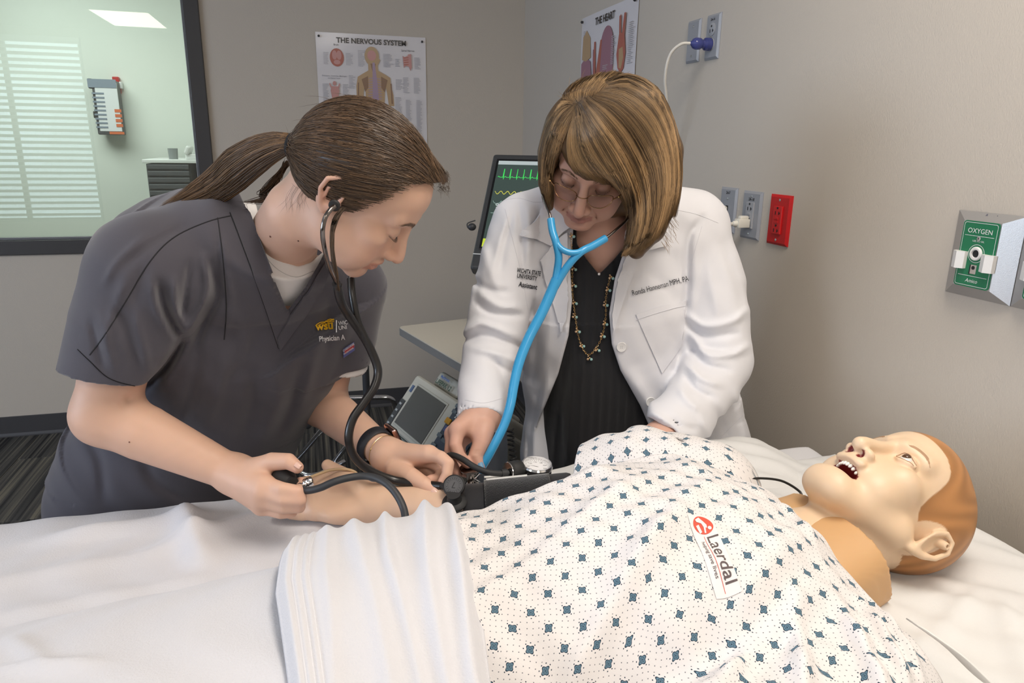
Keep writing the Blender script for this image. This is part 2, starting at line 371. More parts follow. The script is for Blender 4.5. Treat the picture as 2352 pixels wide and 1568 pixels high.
# next-room furniture seen through the glass
t_ = thing('chart_holder', 'grey wall holder with printed sheets seen through the window glass', 'chart holder', (-1.62, NY, 1.1))
def bk2(x, y, Y):
    r = PX(x, y, 1.0) - CAM_C; return CAM_C + r * (Y / r[1])
a = bk2(213, 182, NY - .16); b_ = bk2(268, 186, NY - .16); c = bk2(276, 311, NY - .16); d = bk2(229, 308, NY - .16)
ux = unit(b_ - a); w_ = np.linalg.norm(b_ - a) * 1.05; hh = a[2] - d[2]
cx = (a + c) / 2
MB().box((cx[0], NY - .09, cx[2]), (w_, .13, hh), bevel=.01).build('case', mat('dark_grey_plastic', (.09, .09, .095), .4), t_)
MB().box((cx[0] + .012, NY - .158, cx[2] + .005), (w_ * .9, .008, hh * .9), bevel=.003).build('front_sheet', mat('printed_sheet', (.75, .76, .78), .35), t_)
mb = MB()
for i in range(4): mb.box((cx[0] + .075, NY - .164, cx[2] - .02 - .035 * i), (.045, .002, .022))
mb.box((cx[0] + .05, NY - .164, cx[2] - .18), (.1, .002, .018)); mb.build('orange_print', mat('orange_print', (.65, .16, .06), .5), t_)
mb = MB()
for i in range(9): mb.box((cx[0] - .045, NY - .164, cx[2] + .1 - .03 * i), (.08, .002, .012))
mb.box((cx[0] - .01, NY - .164, cx[2] + .17), (.19, .002, .06)); mb.build('blue_grey_print', mat('blue_grey_print', (.22, .26, .32), .5), t_)
mb = MB(); mb.box((cx[0] - w_ / 2 - .015, NY - .1, cx[2] + .17), (.03, .05, .07), bevel=.006); mb.box((cx[0] - w_ / 2 - .012, NY - .1, cx[2] - .05), (.02, .04, .05), bevel=.006); mb.build('hinge', mat('black_plastic', (.02, .02, .02), .4), t_)
p = bk2(273, 196, NY - .02); t_ = thing('alarm_sounder', 'small red wall alarm with white strobe beyond the window', 'alarm', (p[0], NY, p[2] - .05))
MB().box((p[0] - .012, NY - .025, p[2]), (.045, .05, .12), bevel=.006).build('body', mat('red_plastic', (.5, .02, .015), .35), t_)
MB().box((p[0] + .018, NY - .03, p[2]), (.02, .045, .05), bevel=.006).build('strobe', mat('strobe_lens', (.8, .8, .8), .2), t_)
# slatted cabinet
p0 = bk2(333, 366, 5.6); p1 = bk2(434, 368, 5.6)
t_ = thing('storage_cabinet', 'dark grey ribbed storage cabinet with white top beyond the glass', 'cabinet', ((p0[0] + p1[0]) / 2 + .2, 5.9, 0))
zt = p0[2]; wd = p1[0] - p0[0] + .45
M_CAB = mat('charcoal_ribbed_panel', (.085, .087, .093), .45)
mb = MB(); x0 = p0[0]; x1 = p1[0]
mb.box(((x0 + x1) / 2, 5.9, (zt - .03) / 2), (x1 - x0, .56, zt - .03)); mb.box((x1 + .4, 6.16, (zt - .03) / 2), (.8, .04, zt - .03)); mb.box((x1 + .78, 5.9, (zt - .03) / 2), (.04, .56, zt - .03)); mb.build('carcass', M_CAB, t_)
nr = 22
for i in range(nr):
    MB().box(((x0 + x1) / 2, 5.612, zt - .05 - i * .045), (x1 - x0 - .01, .02, .036), bevel=.006).build('panel_rib', M_CAB, t_)
MB().box(((x0 + x1) / 2 + .4, 5.9, zt - .012), (x1 - x0 + .84, .6, .024), bevel=.004).build('top', mat('white_laminate', (.8, .81, .8), .35), t_)
for k in range(3): MB().box((x1 + .39, 5.9, zt - .22 - k * .3), (.74, .5, .02)).build('shelf', mat('white_laminate'), t_)
t_ = thing('desk_phone', 'small white desk phone standing on the ribbed cabinet', 'phone', (x1 + .02, 5.72, zt))
MB().box((x1 + .02, 5.72, zt + .02), (.1, .13, .04), bevel=.008).build('base', mat('white_plastic', (.75, .76, .74), .35), t_)
MB().box((x1 - .01, 5.72, zt + .065), (.035, .16, .06), np.array([[.9, 0, .43], [0, 1, 0], [-.43, 0, .9]]), bevel=.012).build('handset', mat('white_plastic'), t_)
t_ = thing('glass_tumbler', 'small grey tumbler standing on the ribbed cabinet', 'tumbler', (x0 + .16, 5.75, zt))
MB().lathe((x0 + .16, 5.75, zt), (0, 0, 1), [(0, 0), (.03, 0), (.034, .075), (.031, .075), (.028, .006), (0, .006)], 20).build('cup', mat('smoked_glass', (.25, .27, .27), .15), t_, True)

# ------------------------------------------------------------------ things on the walls
M_PAPER = mat('glossy_poster_paper', (.70, .68, .70), .16, spec=.6)
M_INK = mat('black_ink', (.03, .028, .03), .3); M_GREYINK = mat('grey_fine_print', (.42, .41, .44), .3)
def ell_poly(cx, cy, rx, ry, n=24, a0=0, a1=360): return [(cx + rx * math.cos(math.radians(a0 + (a1 - a0) * i / n)), cy + ry * math.sin(math.radians(a0 + (a1 - a0) * i / n))) for i in range(n + (a1 - a0 < 360))]
def wavy_sheet(name, o, ux, w, h, m, parent, amp=.004, n=28):
    """paper with a gentle curl, its front facing ux x z"""
    ux = unit(ux); nn = np.cross(ux, (0, 0, 1)); V = []; 
    for j in range(n + 1):
        for i in range(n + 1):
            u, v = i / n, j / n
            z = amp * (.5 + .5 * math.sin(5.2 * u + 3.1 * v) * math.sin(7 * v + 1)) * (1 - max(0, (u - .5) ** 2 + (v - .0) ** 2 - .2))
            V.append(np.asarray(o) + ux * w * u + A(0, 0, -h * v) + nn * (.001 + max(z, 0)))
    F = np.array([(j * (n + 1) + i, (j + 1) * (n + 1) + i, (j + 1) * (n + 1) + i + 1, j * (n + 1) + i + 1) for j in range(n) for i in range(n)])
    return mesh_obj(name, V, F, m, parent)
class Flat:
    """flat print: shapes in poster units (width 1, down positive)"""
    def __init__(s, o, ux, w, off=.0058): s.o = np.asarray(o, float); s.ux = unit(ux); s.w = w; s.off = off; s.mb = {}
    def m(s, k): return s.mb.setdefault(k, MB())
    def poly(s, k, pts, lift=0.0): s.n = getattr(s, 'n', 0) + 1; poly_flat(s.m(k), [(a * s.w, -b * s.w) for a, b in pts][::-1], s.o, s.ux, (0, 0, 1), s.off + lift + s.n * 3e-6); return s
    def text(s, k, t, x, y, size, **kw): text_flat(s.m(k), t, size * s.w, s.o + s.ux * x * s.w + A(0, 0, -y * s.w), s.ux, (0, 0, 1), s.off + .0003, **kw); return s
    def lines(s, k, x, y, w, n, gap=.012, th=.0045, seed=1):
        r = random.Random(seed)
        for i in range(n):
            ww = w * r.uniform(.55, 1); s.poly(k, [(x, y + i * gap), (x + ww, y + i * gap), (x + ww, y + i * gap + th), (x, y + i * gap + th)])
        return s
    def done(s, parent, names, mats):
        for k, mb in s.mb.items(): mb.build(names[k], mats[k], parent)['kind'] = 'stuff'
M_FLESH = mat('tan_print', (.46, .31, .17), .3); M_FLESH2 = mat('brown_print', (.26, .15, .09), .3); M_RED = mat('red_print', (.42, .12, .085), .3); M_PINK = mat('pink_print', (.55, .27, .25), .3)
M_PURP = mat('mauve_print', (.32, .15, .20), .3); M_LILAC = mat('lilac_print', (.42, .26, .33), .3); M_VIOLET = mat('violet_print', (.36, .26, .36), .3)
names = dict(ink='title_print', grey='fine_print', tan='figure_print', brown='muscle_print', red='organ_print', pink='organ_shade_print', purp='lung_print', lil='lung_shade_print', vio='spine_print')
mats = dict(ink=M_INK, grey=M_GREYINK, tan=M_FLESH, brown=M_FLESH2, red=M_RED, pink=M_PINK, purp=M_PURP, lil=M_LILAC, vio=M_VIOLET)
M_TACK = mat('dark_pin', (.05, .05, .055), .3, metal=.6)
def tack(parent, o, n): MB().lathe(o, n, [(.0, .001), (.005, .002), (.0055, .006), (.003, .010), (0, .0105)], 12).build('pin', M_TACK, parent, True)
# nervous-system chart on the back wall
PO = A(.077, YB - .0012, 1.9); PW = .523
t_ = thing('anatomy_poster', 'nervous system wall chart showing a standing figure from behind', 'poster', (PO[0] + PW / 2, YB, 1.9 - .66))
wavy_sheet('sheet', PO, (1, 0, 0), PW, .66, M_PAPER, t_)
F_ = Flat(PO, (1, 0, 0), PW, .0064)
F_.text('ink', 'THE NERVOUS SYSTEM', .5, .082, .062, bold=.0009, align='CENTER')
F_.poly('tan', ell_poly(.495, .185, .066, .082)); F_.poly('tan', [(.46, .23), (.46, .31), (.40, .345), (.36, .37), (.345, .45), (.345, .62), (.40, .62), (.41, .5), (.425, .42), (.43, .62), (.60, .62), (.61, .42), (.625, .5), (.64, .62), (.69, .62), (.685, .52), (.665, .44), (.66, .37), (.62, .345), (.55, .31), (.545, .23)])
F_.poly('tan', [(.425, .62), (.43, .75), (.44, 1.05), (.50, 1.05), (.515, .8), (.53, 1.05), (.59, 1.05), (.60, .75), (.605, .62)])
F_.poly('tan', [(.55, .2), (.572, .215), (.56, .24), (.55, .26), (.5, .25)])
F_.poly('vio', [(.5, .24), (.52, .24), (.54, .42), (.55, .6), (.49, .6), (.495, .42)], .0002)
for k in range(9): F_.poly('vio', [(.46 - .002 * k, .38 + .022 * k), (.51, .37 + .022 * k), (.57 + .002 * k, .38 + .022 * k), (.57, .386 + .022 * k), (.51, .377 + .022 * k), (.46, .386 + .022 * k)], .0003)
for sx in (-1, 1): F_.poly('brown', [(.515 + sx * .06, .36), (.515 + sx * .12, .39), (.515 + sx * .09, .5), (.515 + sx * .06, .46)], .0002); F_.poly('brown', [(.515 + sx * .145, .42), (.515 + sx * .155, .42), (.515 + sx * .165, .6), (.515 + sx * .15, .6)], .0002)
F_.poly('pink', ell_poly(.495, .18, .04, .045), .0002); F_.poly('brown', [(.48, .25), (.53, .25), (.52, .33), (.50, .33)], .0001)
F_.poly('red', ell_poly(.18, .21, .063, .078)); F_.poly('pink', ell_poly(.16, .19, .022, .04), .0002); F_.poly('pink', ell_poly(.2, .19, .022, .04), .0002); F_.poly('pink', ell_poly(.18, .25, .03, .02), .0002)
F_.poly('pink', [(.78, .17), (.8, .18), (.83, .165), (.83, .155), (.86, .15), (.865, .27), (.85, .3), (.84, .265), (.81, .255), (.79, .275)])
for k in range(4): F_.poly('red', [(.79, .185 + k * .02), (.835, .18 + k * .02), (.835, .186 + k * .02), (.79, .192 + k * .02)], .0002)
F_.poly('pink', ell_poly(.148, .435, .016, .02)); F_.poly('pink', [(.118, .46), (.18, .46), (.19, .5), (.175, .57), (.17, .76), (.155, .76), (.15, .6), (.14, .76), (.13, .6), (.122, .57), (.11, .5)])
F_.poly('pink', [(.12, .46), (.107, .43), (.1, .44), (.112, .475)]); F_.poly('pink', [(.18, .46), (.19, .43), (.197, .44), (.19, .475)])
F_.text('ink', 'Brain', .155, .108, .022); F_.text('grey', 'Brainstem, Ventricles, Meninges', .04, .375, .017, bold=.0002); F_.text('grey', 'and Spinal Cord', .09, .395, .017, bold=.0002); F_.text('ink', 'Spinal Nerves', .77, .13, .022)
for i, (x, y, w, n) in enumerate([(.06, .17, .05, 9), (.26, .17, .07, 9), (.37, .14, .07, 12), (.60, .16, .1, 10), (.71, .2, .06, 6), (.89, .18, .06, 9), (.04, .44, .06, 16), (.22, .44, .07, 20), (.28, .36, .06, 10), (.71, .38, .08, 8), (.78, .36, .06, 12), (.88, .36, .07, 12), (.70, .54, .07, 30), (.80, .56, .06, 34), (.90, .56, .06, 34), (.04, .66, .07, 36), (.22, .70, .08, 30)]):
    F_.lines('grey', x, y, w, n, seed=i)
F_.done(t_, names, mats); tack(t_, PO + A(.015, -.005, -.018), (0, -1, 0)); tack(t_, PO + A(PW - .018, -.005, -.02), (0, -1, 0))
# heart chart on the right wall
HO = A(XR - .0012, 2.918, 1.892); uy_ = A(0, -1, 0)
t_ = thing('anatomy_poster', 'heart wall chart with lungs and vessels on the right wall', 'poster', (XR, 2.918 - PW / 2, 1.892 - .66))
wavy_sheet('sheet', HO, uy_, PW, .66, M_PAPER, t_)
F_ = Flat(HO, uy_, PW, .0064)
F_.text('ink', 'THE HEART', .46, .085, .068, bold=.0010, align='CENTER')
F_.poly('purp', [(.03, .33), (.12, .29), (.22, .33), (.26, .5), (.24, .8), (.22, 1.0), (.03, 1.0)]); F_.poly('purp', ell_poly(.52, .28, .12, .16, 18, 180, 360) + [(.65, .5), (.66, .8), (.62, 1.0), (.36, 1.0), (.38, .5)])
F_.poly('lil', [(.45, .62), (.6, .6), (.62, .95), (.42, .95)], .0002); F_.poly('lil', [(.05, .6), (.18, .58), (.2, .95), (.05, .95)], .0002)
F_.poly('tan', [(.05, .14), (.12, .1), (.2, .16), (.22, .3), (.12, .32), (.04, .3)])
F_.poly('red', [(.28, .2), (.31, .2), (.33, .45), (.40, .2), (.43, .2), (.41, .45), (.44, .6), (.42, .8), (.36, .95), (.28, .9), (.24, .7), (.28, .5)], .0003)
F_.poly('pink', [(.31, .45), (.36, .43), (.38, .6), (.36, .85), (.31, .8)], .0004); F_.poly('purp', [(.26, .25), (.275, .25), (.3, .5), (.28, .5)], .0004)
F_.poly('red', [(.72, .09), (.75, .08), (.76, .2), (.78, .2), (.80, .08), (.83, .08), (.82, .22), (.85, .33), (.83, .43), (.78, .46), (.73, .42), (.70, .33), (.73, .2)], .0001); F_.poly('tan', [(.74, .3), (.80, .29), (.82, .36), (.79, .43), (.75, .42)], .0003)
F_.poly('purp', [(.76, .53), (.78, .53), (.79, .6), (.81, .53), (.83, .53), (.83, .62), (.87, .7), (.86, .8), (.80, .84), (.74, .78), (.74, .68)], .0001); F_.poly('pink', ell_poly(.8, .72, .03, .06), .0003)
for i, (x, y, w, n) in enumerate([(.6, .2, .07, 16), (.88, .15, .09, 22), (.88, .56, .08, 18), (.66, .6, .05, 10), (.05, .1, .05, 3), (.45, .5, .08, 8), (.46, .38, .1, 3)]): F_.lines('grey', x, y, w, n, seed=40 + i)
F_.done(t_, names, mats); tack(t_, HO + A(-.005, -.014, -.015), (-1, 0, 0)); tack(t_, HO + A(-.005, -(PW - .016), -.016), (-1, 0, 0))

# cover plates on the right wall: local (a to the right along -Y, b up, c out of the wall)
def RW(y, z, c=0.0): return A(XR - c, y, z)
RB = np.array([[0, -1, 0], [0, 0, 1], [-1, 0, 0]], float).T   # columns: right, up, out
def plate(mb, y, z, w, h, d=.007, be=.006):
    """bevelled cover plate: flat back, sloped edge"""
    P0 = [(-w / 2, -h / 2), (w / 2, -h / 2), (w / 2, h / 2), (-w / 2, h / 2)]; V = []
    for s_, c in ((0, 0.0), (0, d * .35), (be, d)):
        for a, b in P0: V.append(RW(y, z) + RB @ A(a - math.copysign(s_, a), b - math.copysign(s_, b), c))
    F = [(i, (i + 1) % 4, 4 + (i + 1) % 4, 4 + i) for i in range(4)] + [(4 + i, 4 + (i + 1) % 4, 8 + (i + 1) % 4, 8 + i) for i in range(4)] + [(8, 9, 10, 11)]
    return mb.add(V, F)
def rbox(mb, y, z, a, b, c, sa, sb, sc, bevel=0.0, rot=0.0):
    Rr = RB
    if rot: Rr = RB @ np.array([[math.cos(rot), -math.sin(rot), 0], [math.sin(rot), math.cos(rot), 0], [0, 0, 1]])
    return mb.box(RW(y, z) + RB @ A(a, b, c), (sa, sb, sc), Rr, bevel)
M_GREYPL = mat('grey_cover_plate', (.30, .31, .335), .35); M_GREYDEV = mat('grey_outlet_face', (.34, .35, .375), .35); M_SLOT = mat('dark_slot', (.012, .012, .014), .6); M_STEEL = mat('screw_steel', (.62, .62, .62), .28, metal=1.0)
M_RED_PL = mat('red_cover_plate', (.50, .012, .014), .35); M_RED_DEV = mat('red_outlet_face', (.56, .016, .018), .32); M_CREAM_PL = mat('cream_plastic', (.72, .70, .63), .38)
def screw(t_, y, z, a, b, c, r=.0032): MB().lathe(RW(y, z) + RB @ A(a, b, c), (-1, 0, 0), [(r, -.001), (r, .0008), (r * .6, .0014), (0, .0014)], 12).build('screw', M_STEEL, t_, True)
def recept(mb, y, z, a, b, c):
    rbox(mb, y, z, a - .0065, b - .004, c, .0022, .0085, .0012); rbox(mb, y, z, a + .0065, b - .004, c, .0022, .0075, .0012); rbox(mb, y, z, a + .0085, b - .004, c, .004, .0022, .0012)
    mb.lathe(RW(y, z) + RB @ A(a, b + .008, c - .0006), (-1, 0, 0), [(.0028, 0), (.0028, .0012), (0, .0012)], 10)
def gfci(name, label, y, z, w, h, mp, md, txt, cat='outlet'):
    t_ = thing(name, label, cat, (XR, y, z - h / 2)); mb = plate(MB(), y, z, w, h); mb.build('cover_plate', mp, t_)
    rbox(MB(), y, z, 0, 0, .0085, .0335, .067, .005, .0012).build('outlet_face', md, t_)
    mb = MB(); recept(mb, y, z, 0, .021, .0112); recept(mb, y, z, 0, -.021, .0112); mb.build('slots', M_SLOT, t_)
    mb = MB(); rbox(mb, y, z, 0, .0042, .0118, .014, .0055, .002, .0006); mb.build('reset_button', md, t_); mb = MB(); rbox(mb, y, z, 0, -.0042, .0118, .014, .0055, .002, .0006); mb.build('test_button', md, t_)
    screw(t_, y, z, 0, .048, .007); screw(t_, y, z, 0, -.048, .007)
    if txt: text_flat(MB(), txt, .010, RW(y, z) + RB @ A(0, .0375, .007), (0, -1, 0), (0, 0, 1), .0004, align='CENTER', bold=.0003).build('circuit_number', M_INK, t_)
    return t_
# blank plate and duplex outlet, high
y, z = 2.005, 1.697
t_ = thing('blank_plate', 'blank grey cover plate high on the wall beside the duplex outlet', 'cover plate', (XR, y, z - .057)); plate(MB(), y, z, .072, .116).build('cover_plate', M_GREYPL, t_); screw(t_, y, z, 0, .04, .007); screw(t_, y, z, 0, -.04, .007)
y, z = 1.899, 1.696
t_ = thing('duplex_outlet', 'grey duplex outlet high on the wall with a clear blue plug', 'outlet', (XR, y, z - .06)); plate(MB(), y, z, .072, .118).build('cover_plate', M_GREYPL, t_)
for s_ in (1, -1):
    mb = MB(); mb.lathe(RW(y, z) + RB @ A(0, s_ * .0195, .006), (-1, 0, 0), [(.0172, 0), (.0172, .003), (.0155, .0036), (0, .0036)], 24); mb.build('outlet_face', M_GREYDEV, t_, True)
mb = MB(); recept(mb, y, z, 0, .0195, .0098); mb.build('slots', M_SLOT, t_); screw(t_, y, z, 0, 0, .007)
text_flat(MB(), '2A-16', .009, RW(y, z) + RB @ A(0, .042, .007), (0, -1, 0), (0, 0, 1), .0004, align='CENTER', bold=.0003).build('circuit_number', M_INK, t_)
M_BLUE_CLEAR = mat('clear_blue_plug', (.10, .12, .42), .12, trans=.55, ior=1.45)
M_CORD = mat('cream_cord', (.66, .63, .57), .45)
t_ = thing('power_cord', 'cream power cord with clear blue plug hanging from the upper outlet', 'power cord', tuple(RW(y, z - .0195, .01)))
pc = RW(y, z - .0195, .0101)
MB().lathe(pc, (-1, 0, 0), [(.0, 0), (.0165, 0), (.0175, .004), (.0165, .016), (.012, .021), (.0115, .026), (.0155, .032), (.0160, .044), (.013, .052), (.006, .058), (.0038, .062), (0, .062)], 24).build('plug', M_BLUE_CLEAR, t_, True)
mb = MB()
for s_ in (-1, 1): rbox(mb, y, z - .0195, s_ * .0065, 0, .016, .0015, .006, .02)
mb.build('prong', M_STEEL, t_)
cp = [pc + A(-.06, 0, 0), pc + A(-.085, .01, -.003), pc + A(-.105, .03, -.03), pc + A(-.105, .05, -.09), A(1.02, 1.98, 1.50), A(1.04, 2.05, 1.32), A(1.05, 2.1, 1.1), A(1.06, 2.12, .8), A(1.05, 2.2, .4), A(.98, 2.3, .03), A(.8, 2.4, .012)]
MB().tube(spline(cp, 70), .0042, 10).build('cord', M_CORD, t_, True)
# switch, outlet with plug, red outlet
y, z = 1.7435, 1.237
t_ = thing('light_switch', 'grey toggle light switch plate beside the white coat shoulder', 'light switch', (XR, y, z - .06)); plate(MB(), y, z, .079, .121).build('cover_plate', M_GREYPL, t_)
rbox(MB(), y, z, 0, 0, .0075, .010, .024, .003).build('slot', M_SLOT, t_)
MB().box(RW(y, z, .012) + A(0, 0, .004), (.017, .0075, .011), np.array([[.87, 0, .5], [0, 1, 0], [-.5, 0, .87]]), .002).build('toggle', mat('cream_plastic'), t_)
screw(t_, y, z, 0, .030, .007); screw(t_, y, z, 0, -.030, .007)
text_flat(MB(), '2A-7', .010, RW(y, z) + RB @ A(0, .043, .007), (0, -1, 0), (0, 0, 1), .0004, align='CENTER', bold=.0003).build('circuit_number', M_INK, t_)
gfci('wall_outlet', 'grey wall outlet with a cream plug in its lower socket', 1.633, 1.233, .083, .122, M_GREYPL, M_GREYDEV, '2A-18')
gfci('wall_outlet', 'bright red emergency wall outlet with nothing plugged in', 1.5155, 1.2325, .083, .121, M_RED_PL, M_RED_DEV, None)
y, z = 1.633, 1.233 - .021
t_ = thing('power_cord', 'cream cord and plug in the lower socket beside the coat', 'power cord', tuple(RW(y, z, .01)))
mb = MB(); prof = [(-.0105, -.012), (.0105, -.012), (.0105, .010), (.006, .0165), (-.006, .0165), (-.0105, .010)]
mb.box(RW(y, z + .001, .0118 + .0165), (.033, .023, .022), bevel=.002); mb.box(RW(y, z + .015, .0118 + .014), (.026, .015, .010), bevel=.004)
mb.lathe(RW(y, z, .0447), (-1, 0, 0), [(.0085, 0), (.0078, .004), (.0070, .009), (.0055, .011), (0, .011)], 16); mb.build('plug', M_CREAM_PL, t_, True)
cp = [RW(y, z, .054), RW(y + .005, z - .004, .075), RW(y + .03, z - .03, .09), RW(y + .09, z - .10, .08), RW(y + .14, z - .3, .06), RW(y + .16, z - .7, .05), RW(y + .2, .02, .06)]
MB().tube(spline(cp, 50), .0042, 10).build('cord', M_CORD, t_, True)
# medical gas outlets
M_ALU = mat('brushed_aluminium_casting', (.52, .51, .505), .38, metal=.75, bump=(900, .25, .0006)); M_GREEN = mat('green_gas_label', (.012, .17, .075), .35); M_WPRINT = mat('white_print', (.8, .82, .8), .4); M_WCLIP = mat('white_latch', (.74, .73, .71), .35)
def gas_outlet(y, z, label, full=True):
    t_ = thing('gas_outlet', label, 'gas outlet', (XR, y, z - .072)); w, h = .128, .146
    mb = MB(); P0 = [(-w / 2, -h / 2), (w / 2, -h / 2), (w / 2, h / 2), (-w / 2, h / 2)]; P1 = [(-.036, -.056), (.036, -.056), (.036, .056), (-.036, .056)]; V = []
    for Pq, c in ((P0, 0), (P0, .004), (P1, .020)): V += [RW(y, z) + RB @ A(a, b + (.003 if c > .01 else 0), c) for a, b in Pq]
    mb.add(V, [(i, (i + 1) % 4, 4 + (i + 1) % 4, 4 + i) for i in range(4)] + [(4 + i, 4 + (i + 1) % 4, 8 + (i + 1) % 4, 8 + i) for i in range(4)] + [(8, 9, 10, 11)]); mb.build('cover_plate', M_ALU, t_)
    o = RW(y, z + .003, .0202); ex, ez = A(0, -1, 0), A(0, 0, 1)
    mb = MB(); mb.prism(rounded_rect(.069, .112, .006), o, ex, ez, .0012); mb.build('label_panel', M_GREEN, t_)
    o2 = o + A(-.0016, 0, 0)
    mb = MB(); outer = rounded_rect(.064, .107, .004); inner = rounded_rect(.0625, .1055, .0035); n = len(outer)
    mb.add(np.array([o2 + a * ex + b * ez for a, b in outer + inner]), [(i, (i + 1) % n, n + (i + 1) % n, n + i) for i in range(n)])
    for bb in (.031, -.037): mb.add(np.array([o2 + a * ex + b * ez for a, b in ((-.028, bb), (.028, bb), (.028, bb + .0007), (-.028, bb + .0007))]), [(0, 1, 2, 3)])
    ro, ri = ell_poly(0, .002, .0155, .0155, 40), ell_poly(0, .002, .0147, .0147, 40); mb.add(np.array([o2 + a * ex + b * ez for a, b in ro + ri]), [(i, (i + 1) % 40, 40 + (i + 1) % 40, 40 + i) for i in range(40)])
    text_flat(mb, 'OXYGEN' if full else 'VACUUM', .0115, o2 + ez * .036, ex, ez, .0001, align='CENTER', spacing=1.0); text_flat(mb, 'USE NO OIL', .0042, o2 + ez * .0215, ex, ez, .0001, align='CENTER'); text_flat(mb, 'Amico', .009, o2 - ez * .0475, ex, ez, .0001, align='CENTER', shear=.25); mb.build('label_print', M_WPRINT, t_)
    MB().lathe(o + ez * .002, (-1, 0, 0), [(.0118, 0), (.0118, .003), (.0102, .0045), (.0072, .0045), (.0068, .002), (0, .0018)], 28).build('port_ring', M_WCLIP, t_, True)
    MB().lathe(o + ez * .002, (-1, 0, 0), [(.0062, .0015), (.0062, .0024), (0, .0024)], 20).build('port', M_SLOT, t_, True)
    for sx, bz in ((-1, .018), (1, .018)):
        cl = MB(); c0 = o + ex * sx * .0275 + ez * bz
        cl.prism([(-.0125, 0), (.0115, 0), (.0115, .008), (0, .014), (-.0125, .007)], c0 - ez * .0145, ex, A(-1, 0, 0), .029); cl.build('latch', M_WCLIP, t_)
    for a, b in ((0, .0275), (-.021, -.0155), (.021, -.0155)):
        MB().lathe(o + ex * a + ez * b, (-1, 0, 0), [(.0036, 0), (.0036, .0022), (.0028, .0028), (0, .0028)], 14).build('screw', M_STEEL, t_, True)
        mb = MB(); c0 = o + ex * a + ez * b + A(-.003, 0, 0); mb.box(c0, (.0003, .0035, .0008)); mb.box(c0, (.0003, .0008, .0035)); mb.build('screw_slot', M_SLOT, t_)
    MB().box(o - ez * .025 + A(-.0012, 0, 0), (.0024, .011, .0155), bevel=.0005).build('key_slot', mat('key_slot_metal', (.5, .46, .42), .35, metal=.5), t_)
    mb = MB(); mb.lathe(o - ez * .022 + A(-.002, 0, 0), (-1, 0, 0), [(.0033, 0), (.0033, .0008), (0, .0008)], 14); mb.box(o - ez * .0255 + ex * -.0062 + A(-.001, 0, 0), (.003, .002, .016)); mb.build('key_hole', M_SLOT, t_)
    text_flat(MB(), 'Amico', .016, RW(y, z) + RB @ A(-.012, .0605, .0105), ex, unit(ez + A(-.25, 0, 0) * -1), .0012, align='LEFT', shear=.3).build('maker_mark', mat('dark_engraving', (.12, .12, .16), .4), t_)
    return t_
gas_outlet(.948, 1.2285, 'aluminium oxygen wall outlet with green label panel')
gas_outlet(.8185, 1.2285, 'aluminium gas outlet cut off by the right edge of the photo', False)

